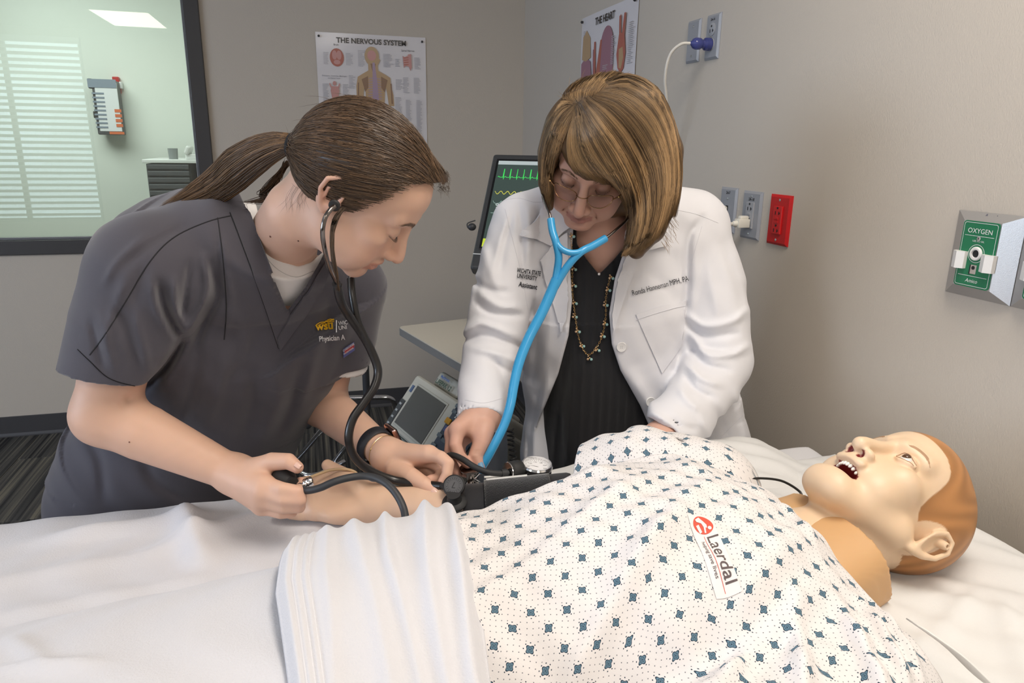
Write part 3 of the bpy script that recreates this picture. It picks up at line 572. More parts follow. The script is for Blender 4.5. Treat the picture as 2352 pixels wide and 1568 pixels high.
# ------------------------------------------------------------------ implicit-surface modelling (smooth blends of ellipsoids and tapered limbs)
BS = 8
class Sdf:
    def __init__(s): s.ops = []; s.R = np.eye(3); s.t = np.zeros(3)
    def frame(s, R=None, t=None): s.R = np.eye(3) if R is None else np.asarray(R, float); s.t = np.zeros(3) if t is None else np.asarray(t, float); return s
    def op(s, fn, lo, hi, mode, k):
        lo = np.asarray(lo, float); hi = np.asarray(hi, float)
        c = np.array([[x, y, z] for x in (lo[0], hi[0]) for y in (lo[1], hi[1]) for z in (lo[2], hi[2])]) @ s.R.T + s.t
        s.ops.append((fn, s.R.astype(np.float32), s.t.astype(np.float32), c.min(0), c.max(0), mode, float(k)))
    def ell(s, c, r, k=0.01, mode='u', rot=None):
        c = np.asarray(c, np.float32); r = np.asarray(r, np.float32); M = None if rot is None else np.asarray(rot, np.float32)
        def fn(p):
            q = p - c
            if M is not None: q = q @ M
            k0 = np.sqrt(((q / r) ** 2).sum(1)) + 1e-6; k1 = np.sqrt(((q / (r * r)) ** 2).sum(1)) + 1e-6
            return k0 * (k0 - 1) / k1
        e = r if M is None else np.full(3, r.max()); s.op(fn, c - e, c + e, mode, k); return s
    def rc(s, a, b, r1, r2, k=0.01, mode='u'):
        a = np.asarray(a, np.float32); b = np.asarray(b, np.float32); ba = b - a; l2 = float(ba @ ba) + 1e-12
        def fn(p):
            q = p - a; hh = np.clip(q @ ba / l2, 0, 1); q = q - hh[:, None] * ba
            return np.sqrt((q * q).sum(1)) - (r1 + (r2 - r1) * hh)
        m = max(r1, r2); s.op(fn, np.minimum(a, b) - m, np.maximum(a, b) + m, mode, k); return s
    def chain(s, pts, rad, k=0.01, mode='u'):
        """tapered tube through several points"""
        pts = np.asarray(pts, np.float32); rad = np.broadcast_to(np.asarray(rad, np.float32), (len(pts),))
        def fn(p):
            best = None
            for i in range(len(pts) - 1):
                a = pts[i]; ba = pts[i + 1] - a; l2 = float(ba @ ba) + 1e-12
                q = p - a; hh = np.clip(q @ ba / l2, 0, 1); q = q - hh[:, None] * ba
                d = np.sqrt((q * q).sum(1)) - (rad[i] + (rad[i + 1] - rad[i]) * hh)
                best = d if best is None else np.minimum(best, d)
            return best
        m = rad.max(); s.op(fn, pts.min(0) - m, pts.max(0) + m, mode, k); return s
    def loft(s, sec, k=0.02, mode='u', flat_end=0.0, pw=2.0):
        """body of elliptical sections: list of (centre, side axis, half side, half depth)"""
        C = np.array([x[0] for x in sec], np.float32); n = len(C)
        T = np.gradient(C, axis=0); T /= np.linalg.norm(T, axis=1)[:, None]
        U = np.array([x[1] for x in sec], np.float32); U -= T * (U * T).sum(1)[:, None]; U /= np.linalg.norm(U, axis=1)[:, None]
        Vv = np.cross(T, U); ab = np.array([(x[2], x[3]) for x in sec], np.float32)
        def fn(p):
            best = np.full(len(p), 9.0, np.float32); bt = np.zeros(len(p), np.float32); over = np.zeros(len(p), np.float32)
            for i in range(n - 1):
                a = C[i]; ba = C[i + 1] - a; l2 = float(ba @ ba); q = p - a
                # planes through the section ends so neighbouring sections meet without gaps
                d0 = q @ T[i]; d1 = (C[i + 1] - p) @ T[i + 1]
                t = np.clip(d0 / (d0 + d1 + 1e-9), 0, 1); t = np.where(d0 <= 0, 0, np.where(d1 <= 0, 1, t))
                c = q - t[:, None] * ba; dd = (c * c).sum(1)
                m = dd < best; best = np.where(m, dd, best); bt = np.where(m, i + t, bt)
                ov = np.zeros(len(p), np.float32)
                if i == 0: ov = np.maximum(ov, -d0)
                if i == n - 2: ov = np.maximum(ov, -d1)
                over = np.where(m, ov, over)
            i = np.minimum(bt.astype(int), n - 2); f = (bt - i)[:, None]
            f = f * f * (3 - 2 * f) * 0.5 + f * 0.5
            c = C[i] + (C[i + 1] - C[i]) * (bt - i)[:, None]; u = U[i] + (U[i + 1] - U[i]) * f; v = Vv[i] + (Vv[i + 1] - Vv[i]) * f
            r = ab[i] + (ab[i + 1] - ab[i]) * f; q = p - c
            qa = np.abs((q * u).sum(1)); qb = np.abs((q * v).sum(1))
            k0 = ((qa / r[:, 0]) ** pw + (qb / r[:, 1]) ** pw) ** (1 / pw) + 1e-6
            k1 = np.sqrt((qa / r[:, 0] ** 2) ** 2 + (qb / r[:, 1] ** 2) ** 2) + 1e-6
            d = np.where(k0 < 0.3, (k0 - 1) * r.min(1), k0 * (k0 - 1) / k1)
            cap = over - flat_end
            return np.where(over > 0, np.where(d > 0, np.sqrt(d * d + np.maximum(cap, 0) ** 2), np.maximum(d, cap)), d)
        m = ab.max(); s.op(fn, C.min(0) - m - flat_end, C.max(0) + m + flat_end, mode, k); return s
    def box(s, c, size, rnd=0.004, R=None, k=0.004, mode='u'):
        c = np.asarray(c, np.float32); hs = np.asarray(size, np.float32) / 2 - rnd; M = None if R is None else np.asarray(R, np.float32)
        def fn(p):
            q = p - c
            if M is not None: q = q @ M
            q = np.abs(q) - hs
            return np.sqrt((np.maximum(q, 0) ** 2).sum(1)) + np.minimum(q.max(1), 0) - rnd
        e = np.full(3, float(np.linalg.norm(hs + rnd))); s.op(fn, c - e, c + e, mode, k); return s
    def cut(s, o, n, lo, hi, k=0.0):
        """keep the side of the plane that n points away from, inside the given box only"""
        o = np.asarray(o, np.float32); n = unit(n).astype(np.float32)
        s.op(lambda p: (p - o) @ n, lo, hi, 'i', k); return s
    def disp(s, fn, lo, hi):
        """add fn(p) to the distance (inwards positive) inside the box"""
        s.op(fn, lo, hi, 'd', 0.0); return s
    def raw(s, p):
        d = np.full(len(p), 0.5, np.float32)
        for fn, R, t, lo, hi, mode, k in s.ops:
            v = fn((p - t) @ R)
            if mode == 'u': m = np.minimum(d, v) - (np.maximum(k - np.abs(d - v), 0) ** 2 / (4 * k) if k > 0 else 0)
            elif mode == 's': m = np.maximum(d, -v) + (np.maximum(k - np.abs(d + v), 0) ** 2 / (4 * k) if k > 0 else 0)
            elif mode == 'i': m = np.maximum(d, v) + (np.maximum(k - np.abs(d - v), 0) ** 2 / (4 * k) if k > 0 else 0)
            else: m = d + v
            d = m
        return d
    def sub(s, other, k=0.01, mode='u'):
        us = [o for o in other.ops if o[5] == 'u']; lo = np.min([o[3] for o in us], 0); hi = np.max([o[4] for o in us], 0)
        s.op(other.raw, lo, hi, mode, k); return s
    def eval_blocks(s, org, pts, half):
        """org: block centres (nb,3), pts (nb,m,3)"""
        d = np.full(pts.shape[:2], 0.5, np.float32)
        for fn, R, t, lo, hi, mode, k in s.ops:
            e = half + k + 0.022
            sel = np.nonzero(((org >= lo - e) & (org <= hi + e)).all(1))[0]
            for c0 in range(0, len(sel), 3000):
                sl = sel[c0:c0 + 3000]
                p = pts[sl].reshape(-1, 3); v = fn((p - t) @ R if not np.array_equal(R, np.eye(3)) or t.any() else p).reshape(len(sl), -1)
                a = d[sl]
                if mode == 'u':
                    m = np.minimum(a, v)
                    if k > 0: m = m - np.maximum(k - np.abs(a - v), 0) ** 2 / (4 * k)
                elif mode == 's':
                    m = np.maximum(a, -v)
                    if k > 0: m = m + np.maximum(k - np.abs(a + v), 0) ** 2 / (4 * k)
                elif mode == 'i':
                    m = np.maximum(a, v)
                    if k > 0: m = m + np.maximum(k - np.abs(a - v), 0) ** 2 / (4 * k)
                else: m = a + v
                d[sl] = m
        return d
    def at(s, p):
        p = np.asarray(p, np.float32).reshape(-1, 3); return s.eval_blocks(p, p[:, None, :], 0.03)[:, 0]
    def grad(s, p, e=0.0015):
        g = np.stack([s.at(p + np.eye(3)[i] * e) - s.at(p - np.eye(3)[i] * e) for i in range(3)], 1)
        return g / (np.linalg.norm(g, axis=1)[:, None] + 1e-9)
    def project(s, p, off=0.0, it=4):
        p = np.array(p, float)
        for _ in range(it):
            d = s.at(p) - off; p = p - s.grad(p) * np.clip(d, -0.03, 0.03)[:, None]
        return p
    def mesh(s, res):
        lo = np.min([o[3] for o in s.ops if o[5] == 'u'], 0) - 0.02; hi = np.max([o[4] for o in s.ops if o[5] == 'u'], 0) + 0.02
        bs = BS * res; nb = np.ceil((hi - lo) / bs).astype(int); base = lo
        I = np.stack(np.meshgrid(*[np.arange(n) for n in nb], indexing='ij'), -1).reshape(-1, 3)
        cen = (base + (I + 0.5) * bs).astype(np.float32)
        d = s.eval_blocks(cen, cen[:, None, :], bs * 0.87)[:, 0]
        I = I[np.abs(d) < bs * 1.12]
        g = np.stack(np.meshgrid(*[np.arange(BS + 1)] * 3, indexing='ij'), -1).reshape(-1, 3)
        def ev(I): return s.eval_blocks((base + (I + 0.5) * bs).astype(np.float32), (base + (I[:, None, :] * BS + g[None]) * res).astype(np.float32), bs * 0.87).reshape(-1, BS + 1, BS + 1, BS + 1)
        D = ev(I); have = set(map(tuple, I)); new_I, new_D = I, D
        for _ in range(5):      # follow the surface into blocks the first pass left out
            want = set()
            for ax in range(3):
                for side in (0, BS):
                    f = np.take(new_D, side, axis=ax + 1).reshape(len(new_D), -1) < 0; m = f.any(1) & ~f.all(1); st_ = np.zeros(3, int); st_[ax] = 1 if side else -1
                    want |= set(map(tuple, new_I[m] + st_))
            want = [w for w in want if w not in have and min(w) >= 0 and all(w[i] < nb[i] for i in range(3))]
            if not want: break
            new_I = np.array(want); new_D = ev(new_I); have |= set(want); I = np.concatenate([I, new_I]); D = np.concatenate([D, new_D])
        sg = D < 0
        cnt = sum(sg[:, i:BS + i, j:BS + j, k:BS + k].astype(np.int8) for i in (0, 1) for j in (0, 1) for k in (0, 1))
        b, x, y, z = np.nonzero((cnt > 0) & (cnt < 8))
        acc = np.zeros((len(b), 3)); nn = np.zeros(len(b))
        co = [(i, j, k) for i in (0, 1) for j in (0, 1) for k in (0, 1)]
        for p in range(8):
            for ax in range(3):
                if co[p][ax]: continue
                q = list(co[p]); q[ax] = 1
                a = D[b, x + co[p][0], y + co[p][1], z + co[p][2]]; c = D[b, x + q[0], y + q[1], z + q[2]]
                m = (a < 0) != (c < 0); t = np.where(m, a / np.where(m, a - c, 1), 0)
                pos = np.tile(np.array(co[p], float), (len(b), 1)); pos[:, ax] += t
                acc += pos * m[:, None]; nn += m
        cell = I[b] * BS + np.stack([x, y, z], 1)
        V = base + (cell + acc / nn[:, None]) * res
        N = nb * BS + 2; key = (cell[:, 0].astype(np.int64) * N[1] + cell[:, 1]) * N[2] + cell[:, 2]
        order = np.argsort(key); sk = key[order]; st = [int(N[1]) * int(N[2]), int(N[2]), 1]; F = []
        for ax in range(3):
            e = [0, 0, 0]; e[ax] = 1
            a = sg[b, x, y, z]; c = sg[b, x + e[0], y + e[1], z + e[2]]; m = a != c
            o1, o2 = [i for i in range(3) if i != ax]
            k0 = key[m]; ks = [k0, k0 - st[o1], k0 - st[o1] - st[o2], k0 - st[o2]]
            ids = []; ok = np.ones(len(k0), bool)
            for kk in ks:
                pos = np.clip(np.searchsorted(sk, kk), 0, len(sk) - 1); ok &= sk[pos] == kk; ids.append(order[pos])
            q = np.stack(ids, 1); flip = (a[m] if ax != 1 else ~a[m]); q[~flip] = q[~flip][:, ::-1]; F.append(q[ok])
        F = np.concatenate(F)
        return V, F
    def build(s, name, res, material, parent=None, color=None, hidden=None, cell=.009):
        V, F = s.mesh(res)
        if hidden is not None:      # coarser net where clothing covers the body, still one closed surface
            m = hidden(V); lo = V.min(0); key = np.floor((V - lo) / cell).astype(np.int64); kk = (key[:, 0] * 4096 + key[:, 1]) * 4096 + key[:, 2]
            kk = np.where(m, kk, -1 - np.arange(len(V))); u, inv = np.unique(kk, return_inverse=True); cnt = np.bincount(inv).astype(float)
            V = np.stack([np.bincount(inv, V[:, i]) / cnt for i in range(3)], 1); F = inv[F]
            T = np.concatenate([F[:, [0, 1, 2]], F[:, [0, 2, 3]]]); T = T[(T[:, 0] != T[:, 1]) & (T[:, 1] != T[:, 2]) & (T[:, 0] != T[:, 2])]
            _, first = np.unique(np.sort(T, 1), axis=0, return_index=True); F = T[np.sort(first)]
        return mesh_obj(name, V, F, material, parent, True, colors=None if color is None else color(V))
def px_of(p):
    q = (np.asarray(p) - CAM_C) @ CAM_R; d = -q[:, 2]; return 1176 + FPX * q[:, 0] / d, 784 - FPX * q[:, 1] / d, d
def poly_sdf(x, y, P):
    P = np.asarray(P, np.float32); d = np.full(len(x), 1e9, np.float32); s = np.ones(len(x), np.float32); n = len(P)
    for i in range(n):
        a = P[i]; b = P[i - 1]; e = b - a; wx = x - a[0]; wy = y - a[1]; h = np.clip((wx * e[0] + wy * e[1]) / (e @ e), 0, 1)
        d = np.minimum(d, (wx - e[0] * h) ** 2 + (wy - e[1] * h) ** 2)
        c1 = y >= a[1]; c2 = y < b[1]; c3 = e[0] * wy > e[1] * wx; f = (c1 & c2 & c3) | (~c1 & ~c2 & ~c3); s = np.where(f, -s, s)
    return s * np.sqrt(d)
def wedge(S, P, d0, d1, k=.002, mode='s'):
    """solid wedge whose outline is given by points of the photograph, between two distances (used to open garments at the neck or front)"""
    P = np.asarray(P, float); c = np.array([PX(x, y, d) for x, y in P for d in (d0, d1)])
    def fn(p):
        x, y, d = px_of(p); return np.maximum(poly_sdf(x, y, P) * d / FPX, np.maximum(d0 - d, d - d1)).astype(np.float32)
    S.op(fn, c.min(0), c.max(0), mode, k); return S
def drape_px(poly, bvh, off=.003, thick=.0, maxpx=9, tris=None, fit=False):
    """cloth piece whose outline (photograph points) is laid on the surface hit behind it: (verts, faces)"""
    bm = bmesh.new(); vs = [bm.verts.new((a, b, 0)) for a, b in poly]
    for q in (tris if tris is not None else [list(range(len(poly)))]):
        try: bm.faces.new([vs[i] for i in q])
        except ValueError: pass
    bmesh.ops.triangulate(bm, faces=bm.faces)
    for _ in range(4):
        es = [e for e in bm.edges if e.calc_length() > maxpx]
        if not es: break
        bmesh.ops.subdivide_edges(bm, edges=es, cuts=1); bmesh.ops.triangulate(bm, faces=[x for x in bm.faces if len(x.verts) > 3])
    bm.verts.index_update(); pos = []; nor = []; ok = []
    for v in bm.verts:
        d = unit(PX(v.co.x, v.co.y, 1.0) - CAM_C); hit, nrm, _, dist = bvh.ray_cast(Vector(CAM_C), Vector(d))
        if hit is None: pos.append(None); nor.append(Vector(-d)); continue
        if nrm.dot(Vector(d)) > 0: nrm = -nrm
        pos.append(dist); nor.append(nrm)
    good = [p for p in pos if p is not None]; med = float(np.median(good)) if good else 1.3
    # misses and stray hits take the distance of their neighbours
    for it in range(40):
        bad = [v.index for v in bm.verts if pos[v.index] is None or abs(pos[v.index] - med) > .2]
        if not bad: break
        ch = False
        for i in bad:
            bm.verts.ensure_lookup_table(); nb = [pos[e.other_vert(bm.verts[i]).index] for e in bm.verts[i].link_edges]; nb = [x for x in nb if x is not None and abs(x - med) <= .2]
            if nb: pos[i] = sum(nb) / len(nb); ch = True
        if not ch: break
    if fit:      # lettering keeps an even surface: smooth curved sheet through the hits
        xy = np.array([(v.co.x, v.co.y) for v in bm.verts]); c0 = xy.mean(0); u = (xy - c0) / 30.0; B_ = np.stack([np.ones(len(u)), u[:, 0], u[:, 1], u[:, 0] ** 2, u[:, 0] * u[:, 1], u[:, 1] ** 2], 1)
        pv = np.array([med if p is None else p for p in pos]); co = np.linalg.lstsq(B_[:, :3] if len(u) < 40 else B_, pv, rcond=None)[0]; fv = (B_[:, :3] if len(u) < 40 else B_) @ co; pos = list(np.clip(np.minimum(fv, pv), fv - .006, fv) - off)
        nor = [Vector(-unit(PX(x, y, 1.0) - CAM_C)) for x, y in xy]; off = 0.0
    out = []
    for v in bm.verts:
        d = unit(PX(v.co.x, v.co.y, 1.0) - CAM_C); dd = pos[v.index] if pos[v.index] is not None else med; out.append(CAM_C + d * dd + np.array(nor[v.index]) * off)
    out = np.array(out); fs = [[x.index for x in q.verts] for q in bm.faces]
    if thick > 0:
        n = len(out); N_ = np.array([tuple(x) for x in nor]); be = [[e.verts[0].index, e.verts[1].index] for e in bm.edges if e.is_boundary]
        out = np.concatenate([out, out - N_ * thick]); fs = fs + [[i + n for i in q[::-1]] for q in fs] + [[a, b, b + n, a + n] for a, b in be]
    bm.free(); return out, fs
def text_px(mb, txt, size, p0, p1, bvh, off=.0012, up=None, width=None, **kw):
    """lettering on a garment: baseline from photograph point p0 towards p1, size in photograph pixels"""
    v, f = text_geo(txt, 1.0, **kw)
    if not len(v): return
    if width: v = v * np.array([width / (v[:, 0].max() * size), 1.0])
    u = unit(np.array(p1, float) - np.array(p0, float)); w = np.array([u[1], -u[0]]) if up is None else unit(up)
    q = [tuple(np.array(p0) + u * a * size + w * b * size) for a, b in v]
    # keep triangles
    vv, ff = drape_px(q, bvh, off, 0, 12, tris=f, fit=True); mb.add(vv, ff)
def line_px(mb, pts, bvh, r=.0009, off=.0, n=40, nseg=5):
    c = spline(pts, n); P = []
    for x, y in c:
        d = unit(PX(x, y, 1.0) - CAM_C); hit, nrm, _, dist = bvh.ray_cast(Vector(CAM_C), Vector(d))
        if hit is None: continue
        if nrm.dot(Vector(d)) > 0: nrm = -nrm
        P.append(np.array(hit) + np.array(nrm) * off)
    if len(P) > 2: mb.tube(np.array(P), r, nseg)

def folds_px(S, folds, lo, hi, dmax=9.0):
    """cloth folds as relief along drawn lines: (points of the photograph, half width in its pixels, height in metres; negative = crease)"""
    FS = []
    for pts, w, a in folds:
        c = spline(pts, 6 * (len(pts) - 1) + 1).astype(np.float32); FS.append((c, w, a, c.min(0) - 2.6 * w, c.max(0) + 2.6 * w))
    def fn(p):
        x, y, d = px_of(p); q = np.stack([x, y], 1).astype(np.float32); out = np.zeros(len(p), np.float32); fr = d < dmax
        for c, w, a, l, h in FS:
            m = np.nonzero(((q > l) & (q < h)).all(1) & fr)[0]
            if not len(m): continue
            qq = q[m]; best = np.full(len(m), 1e9, np.float32); bt = np.zeros(len(m), np.float32); n = len(c) - 1
            for i in range(n):
                e = c[i + 1] - c[i]; r = qq - c[i]; t = np.clip((r @ e) / (e @ e + 1e-9), 0, 1); r = r - t[:, None] * e; dd = (r * r).sum(1); k = dd < best
                best = np.where(k, dd, best); bt = np.where(k, (i + t) / n, bt)
            out[m] -= a * np.exp(-best / (w * w)) * np.clip(np.sin(PI * (.08 + .84 * bt)) * 1.6, 0, 1)
        return out
    return S.disp(fn, lo, hi)

# ------------------------------------------------------------------ heads.  Local frame: x to the person's right, y forward, z up, origin between the ears at eye height
def head_ops(S, R, t, female=True, eye_open=0.0, mouth_open=False, ears=True, chin=0.0, age=0.0, nose_up=0.0, nose_w=1.0, cran=1.0, full=0.0, nose_b=1.0, neck_fill=True):
    S.frame(R, t); k2 = 0.02
    S.ell((0, -.006, .036 * cran), (.0735, .093 * (.5 + .5 * cran), .077 * cran), 0)
    S.ell((0, -.032, .012), (.066, .066, .074 * cran), .03)
    S.ell((0, .038, .040 * cran), (.061, .057, .054 * cran), k2)
    S.ell((0, .034, -.034), (.0565, .055, .068), k2)
    S.ell((0, .064, -.050), (.034, .037, .036), k2)
    jw = .046 if female else .051
    for sx in (1, -1):
        S.rc((sx * jw, .012, -.058), (sx * .014, .079, -.098 - chin), .019, .0145, k2)
        S.ell((sx * .044, .060, -.022), (.021, .025, .017), .018)
        S.ell((sx * .035, .060, -.055), (.025, .027, .030), .016)
        if full: S.ell((sx * .040, .050, -.062), (.024, .032, .034), .02); S.ell((sx * .050, .020, -.058), (.020 * full * 2, .026, .03), .02)
        S.rc((sx * .012, .0885, .0195), (sx * .043, .074, .019), .0095, .0095, .014)
    S.ell((0, .081, -.098 - chin), (.019 if female else .024, .0165, .016), .012)
    if neck_fill: S.ell((0, .032, -.078), (.040, .046, .028), .02)
    # nose
    nu = nose_up
    S.chain([(0, .0905, .010), (0, .1005, -.016), (0, .1125, -.036 + nu), (0, .1145, -.0425 + nu)], [.0072, .0078 * nose_b, .0088 * nose_b, .0094 * nose_b], .010)
    for sx in (1, -1):
        S.ell((sx * .0115 * nose_w, .1035, -.045 + nu), (.0072 * nose_w, .0095, .0072), .006)
        S.ell((sx * .0062 * nose_w, .1075, -.0525 + nu), (.0036, .0052, .0045), .003, 's')
        S.ell((sx * .033, .1010, -.001), (.0180, .0150, .0105), .012, 's')
        S.ell((sx * .0320, .0785, -.002), (.0142, .0128, .0128), .0035)
        if eye_open:
            S.ell((sx * .0320, .0930, -.0035), (.0125, .0080, .0052 * eye_open), .002, 's')
            S.chain([(sx * .0195, .0865, -.001), (sx * .027, .0915, .006), (sx * .036, .0905, .006), (sx * .045, .0830, .0)], .0022, .003)
            S.chain([(sx * .0195, .0865, -.004), (sx * .027, .0895, -.0085), (sx * .037, .0885, -.0085), (sx * .045, .0830, -.002)], .0020, .003)
        else:
            S.chain([(sx * .0195, .0855, -.006), (sx * .026, .0908, -.0092), (sx * .036, .0898, -.0090), (sx * .0455, .0805, -.0055)], .0011, .0015, 's')
            S.chain([(sx * .0200, .0880, .0045), (sx * .029, .0930, .0080), (sx * .039, .0890, .0070)], .0010, .002, 's')
    # mouth
    if not mouth_open:
        S.chain([(.0235, .0880, -.0715), (.011, .0985, -.0675), (.003, .1015, -.0660), (-.003, .1015, -.0660), (-.011, .0985, -.0675), (-.0235, .0880, -.0715)], [.0028, .0048, .0050, .0050, .0048, .0028], .004)
        S.chain([(.0205, .0880, -.0745), (.010, .0970, -.0785), (0, .0990, -.0795), (-.010, .0970, -.0785), (-.0205, .0880, -.0745)], [.003, .0055, .0062, .0055, .003], .004)
        S.chain([(.0255, .0880, -.0722), (.013, .1020, -.0722), (.004, .1062, -.0715), (-.004, .1062, -.0715), (-.013, .1020, -.0722), (-.0255, .0880, -.0722)], .0010, .0018, 's')
        S.ell((0, .1010, -.0895 - chin * .5), (.014, .006, .004), .006, 's')
    else:
        S.ell((0, .0990, -.062), (.024, .0085, .0105), .008)
        S.ell((0, .0930, -.098), (.024, .0085, .0095), .008)
        S.ell((0, .0950, -.0785), (.0235, .026, .0115), .004, 's')
    if age:
        for sx in (1, -1):
            S.chain([(sx * .019, .0960, -.048), (sx * .029, .0900, -.062), (sx * .033, .0830, -.076)], .0009, .006, 's')
    if ears:
        for sx in (1, -1):
            ca, sa = math.cos(.35), math.sin(.35)
            M = np.array([[ca, sa * sx, 0], [-sa * sx, ca, 0], [0, 0, 1]])
            S.ell((sx * .0745, -.012, -.004), (.0060, .0185, .030), .004, 'u', M)
            S.ell((sx * .0800, -.010, .001), (.0050, .0125, .021), .003, 's', M)
            S.chain([(sx * .074, .003, .010), (sx * .079, -.006, .023), (sx * .083, -.018, .024), (sx * .085, -.028, .012), (sx * .0835, -.027, -.006), (sx * .079, -.017, -.022), (sx * .074, -.006, -.032)], [.003, .0032, .0034, .0034, .0032, .004, .005], .003)
            S.chain([(sx * .080, -.013, .012), (sx * .0815, -.020, .002), (sx * .079, -.017, -.012)], .0026, .003)
            S.ell((sx * .0735, .004, -.009), (.0042, .0042, .0060), .003)
            S.ell((sx * .0790, -.004, -.010), (.0065, .0055, .0065), .002, 's')
    S.frame()
def local(R, t, V): return (V - np.asarray(t)) @ np.asarray(R)
def gauss(q, c, r): return np.exp(-(((q - np.asarray(c)) / np.asarray(r)) ** 2).sum(1))
def face_color(R, t, base, lip=(0.42, 0.13, 0.11), blush=(0.62, 0.27, 0.20), eye_dark=0.0):
    base = np.asarray(base); lip = np.asarray(lip); blush = np.asarray(blush)
    def fn(V):
        q = local(R, t, V); q[:, 0] = np.abs(q[:, 0]); c = np.tile(base, (len(V), 1))
        def mix(col, w):
            nonlocal c
            c = c + (np.asarray(col) - c) * w[:, None]
        mix(blush, .35 * gauss(q, (.042, .07, -.04), (.022, .035, .022)))
        mix(blush, .30 * gauss(q, (0, .115, -.043), (.015, .016, .014)))
        mix(blush, .25 * gauss(q, (0, .09, -.105), (.02, .03, .015)))
        mix(blush, .45 * gauss(q, (.08, -.012, 0), (.012, .03, .035)))
        w = (q[:, 1] > .085) * smooth(.0268, .0235, q[:, 0]) * smooth(-.0865, -.0835, q[:, 2]) * smooth(-.0620 - .25 * np.maximum(q[:, 0] - .004, 0), -.0640 - .25 * np.maximum(q[:, 0] - .004, 0), q[:, 2])
        mix(lip, .75 * w)
        if eye_dark: mix((.25, .12, .09), eye_dark * gauss(q, (.032, .088, .0), (.017, .02, .009)))
        return c
    return fn
STU_R = np.array([[-.3585, .7009, .6166], [-.9076, -.107, -.406], [-.2186, -.7051, .6745]]); STU_T = A(.0692, 1.0658, 1.3449)
FAC_R = np.array([[-.8858, -.4491, -.1165], [.4192, -.6672, -.6157], [.1988, -.5942, .7793]]); FAC_T = A(.5251, 1.2962, 1.384)
MAN_R = np.array([[-.0566, -.245, .9679], [.9928, .0889, .0806], [-.1058, .9655, .2382]]); MAN_T = A(.7726, .7271, .9145)

# ------------------------------------------------------------------ bed, pillow, manikin in its gown, blanket
ZB = .79; BY0, BY1 = .24, 1.205; BX0, BX1 = -1.12, 1.02
M_SHEET = fabric('white_sheet', (.66, .66, .685)); M_BLANKET = fabric('white_flannel', (.63, .63, .665), .95, 420, .5, sheen=.4); M_PILLOW = fabric('white_pillowcase', (.69, .69, .685))
M_BEDMETAL = mat('grey_bed_frame', (.30, .31, .32), .4, metal=.4)
bed = thing('hospital_bed', 'hospital bed with white sheet under the manikin', 'bed', (0, .72, 0))
mb = MB(); mb.box((-.05, (BY0 + BY1) / 2, .60), (2.1, .86, .05), bevel=.01); mb.box((-.05, (BY0 + BY1) / 2, .42), (1.5, .5, .08), bevel=.01)
for sx in (-.7, .6): mb.box((sx, .72, .5), (.1, .4, .2), bevel=.01)
mb.build('bed_frame', M_BEDMETAL, bed)
for sx in (-.85, .75):
    for sy in (.38, 1.06):
        l_ = MB().box((sx, sy, .26), (.05, .05, .36), bevel=.006).build('leg', M_BEDMETAL, bed)
        MB().lathe((sx, sy - .015, .062), (0, 1, 0), [(0, 0), (.045, 0), (.06, .006), (.06, .026), (.045, .032), (0, .032)], 20).build('caster', mat('black_rubber', (.02, .02, .02), .6), l_, True)
S = Sdf(); S.box(((BX0 + BX1) / 2, (BY0 + BY1) / 2, .71), (BX1 - BX0, BY1 - BY0, .158), .03)
V, F = S.mesh(.012); V[:, 2] += np.where(V[:, 2] > .76, .0018 * np.sin(V[:, 0] * 31 + 3 * np.sin(V[:, 1] * 9)) + .0015 * np.sin(V[:, 1] * 40 + V[:, 0] * 22), 0)
o = mesh_obj('mattress', V, F, M_SHEET, bed)
def pillow(name, label, c, hx, hy, H, rotz, extra=None, n=90):
    g = np.linspace(-1, 1, n); U, W_ = np.meshgrid(g, g, indexing='ij')
    prof = np.maximum(1 - np.abs(U) ** 3.2, 0) ** .55 * np.maximum(1 - np.abs(W_) ** 3.2, 0) ** .55
    sq = 1 - .07 * (U * W_) ** 2 * 1.5; pin = 1 - .05 * (1 - U ** 2) * (np.abs(W_) > 0)
    X = U * hx * (1 - .06 * (1 - W_ ** 2)); Y = W_ * hy * (1 - .05 * (1 - U ** 2))
    ca, sa = math.cos(rotz), math.sin(rotz); GX = c[0] + X * ca - Y * sa; GY = c[1] + X * sa + Y * ca
    zt = c[2] + .012 + H * prof; zt = zt + .004 * np.sin(U * 9 + 4 * W_) * prof * np.sin(W_ * 7) + .0025 * np.sin(GX * 85 + GY * 60) * prof
    if extra is not None: zt = np.maximum(extra(GX, GY, zt), c[2] + .011)
    zb = c[2] + .010 - .010 * prof
    V = np.concatenate([np.stack([GX, GY, zt], -1).reshape(-1, 3), np.stack([GX, GY, zb], -1).reshape(-1, 3)])
    idx = np.arange(n * n).reshape(n, n); q = np.stack([idx[:-1, :-1], idx[1:, :-1], idx[1:, 1:], idx[:-1, 1:]], -1).reshape(-1, 4)
    F = np.concatenate([q, q[:, ::-1] + n * n])
    return tag(mesh_obj(name, V, F, M_PILLOW), label, 'pillow')
def dent(gx, gy, z):
    d = np.exp(-(((gx - .80) / .11) ** 2 + ((gy - .735) / .13) ** 2)); d2 = np.exp(-(((gx - .72) / .07) ** 2 + ((gy - .52) / .10) ** 2))
    r = z - .030 * d
    for a, w_, ph in ((.9, .012, .0), (.4, .010, .022), (1.3, .011, -.03)):
        s_ = (gx - .83) * math.sin(a) - (gy - .60) * math.cos(a) + ph; far = np.clip(((gx - .83) * math.cos(a) + (gy - .60) * math.sin(a)), -.3, .05)
        r = r + .006 * np.exp(-(s_ / w_) ** 2) * smooth(.05, -.06, far)
    return r - .012 * d2
pillow('pillow', 'white pillow dented under the manikin head', (.80, .70, ZB), .225, .40, .052, .05, dent)
pillow('pillow', 'white pillow lying flat behind the manikin shoulder', (.64, 1.035, ZB), .27, .155, .052, .12)

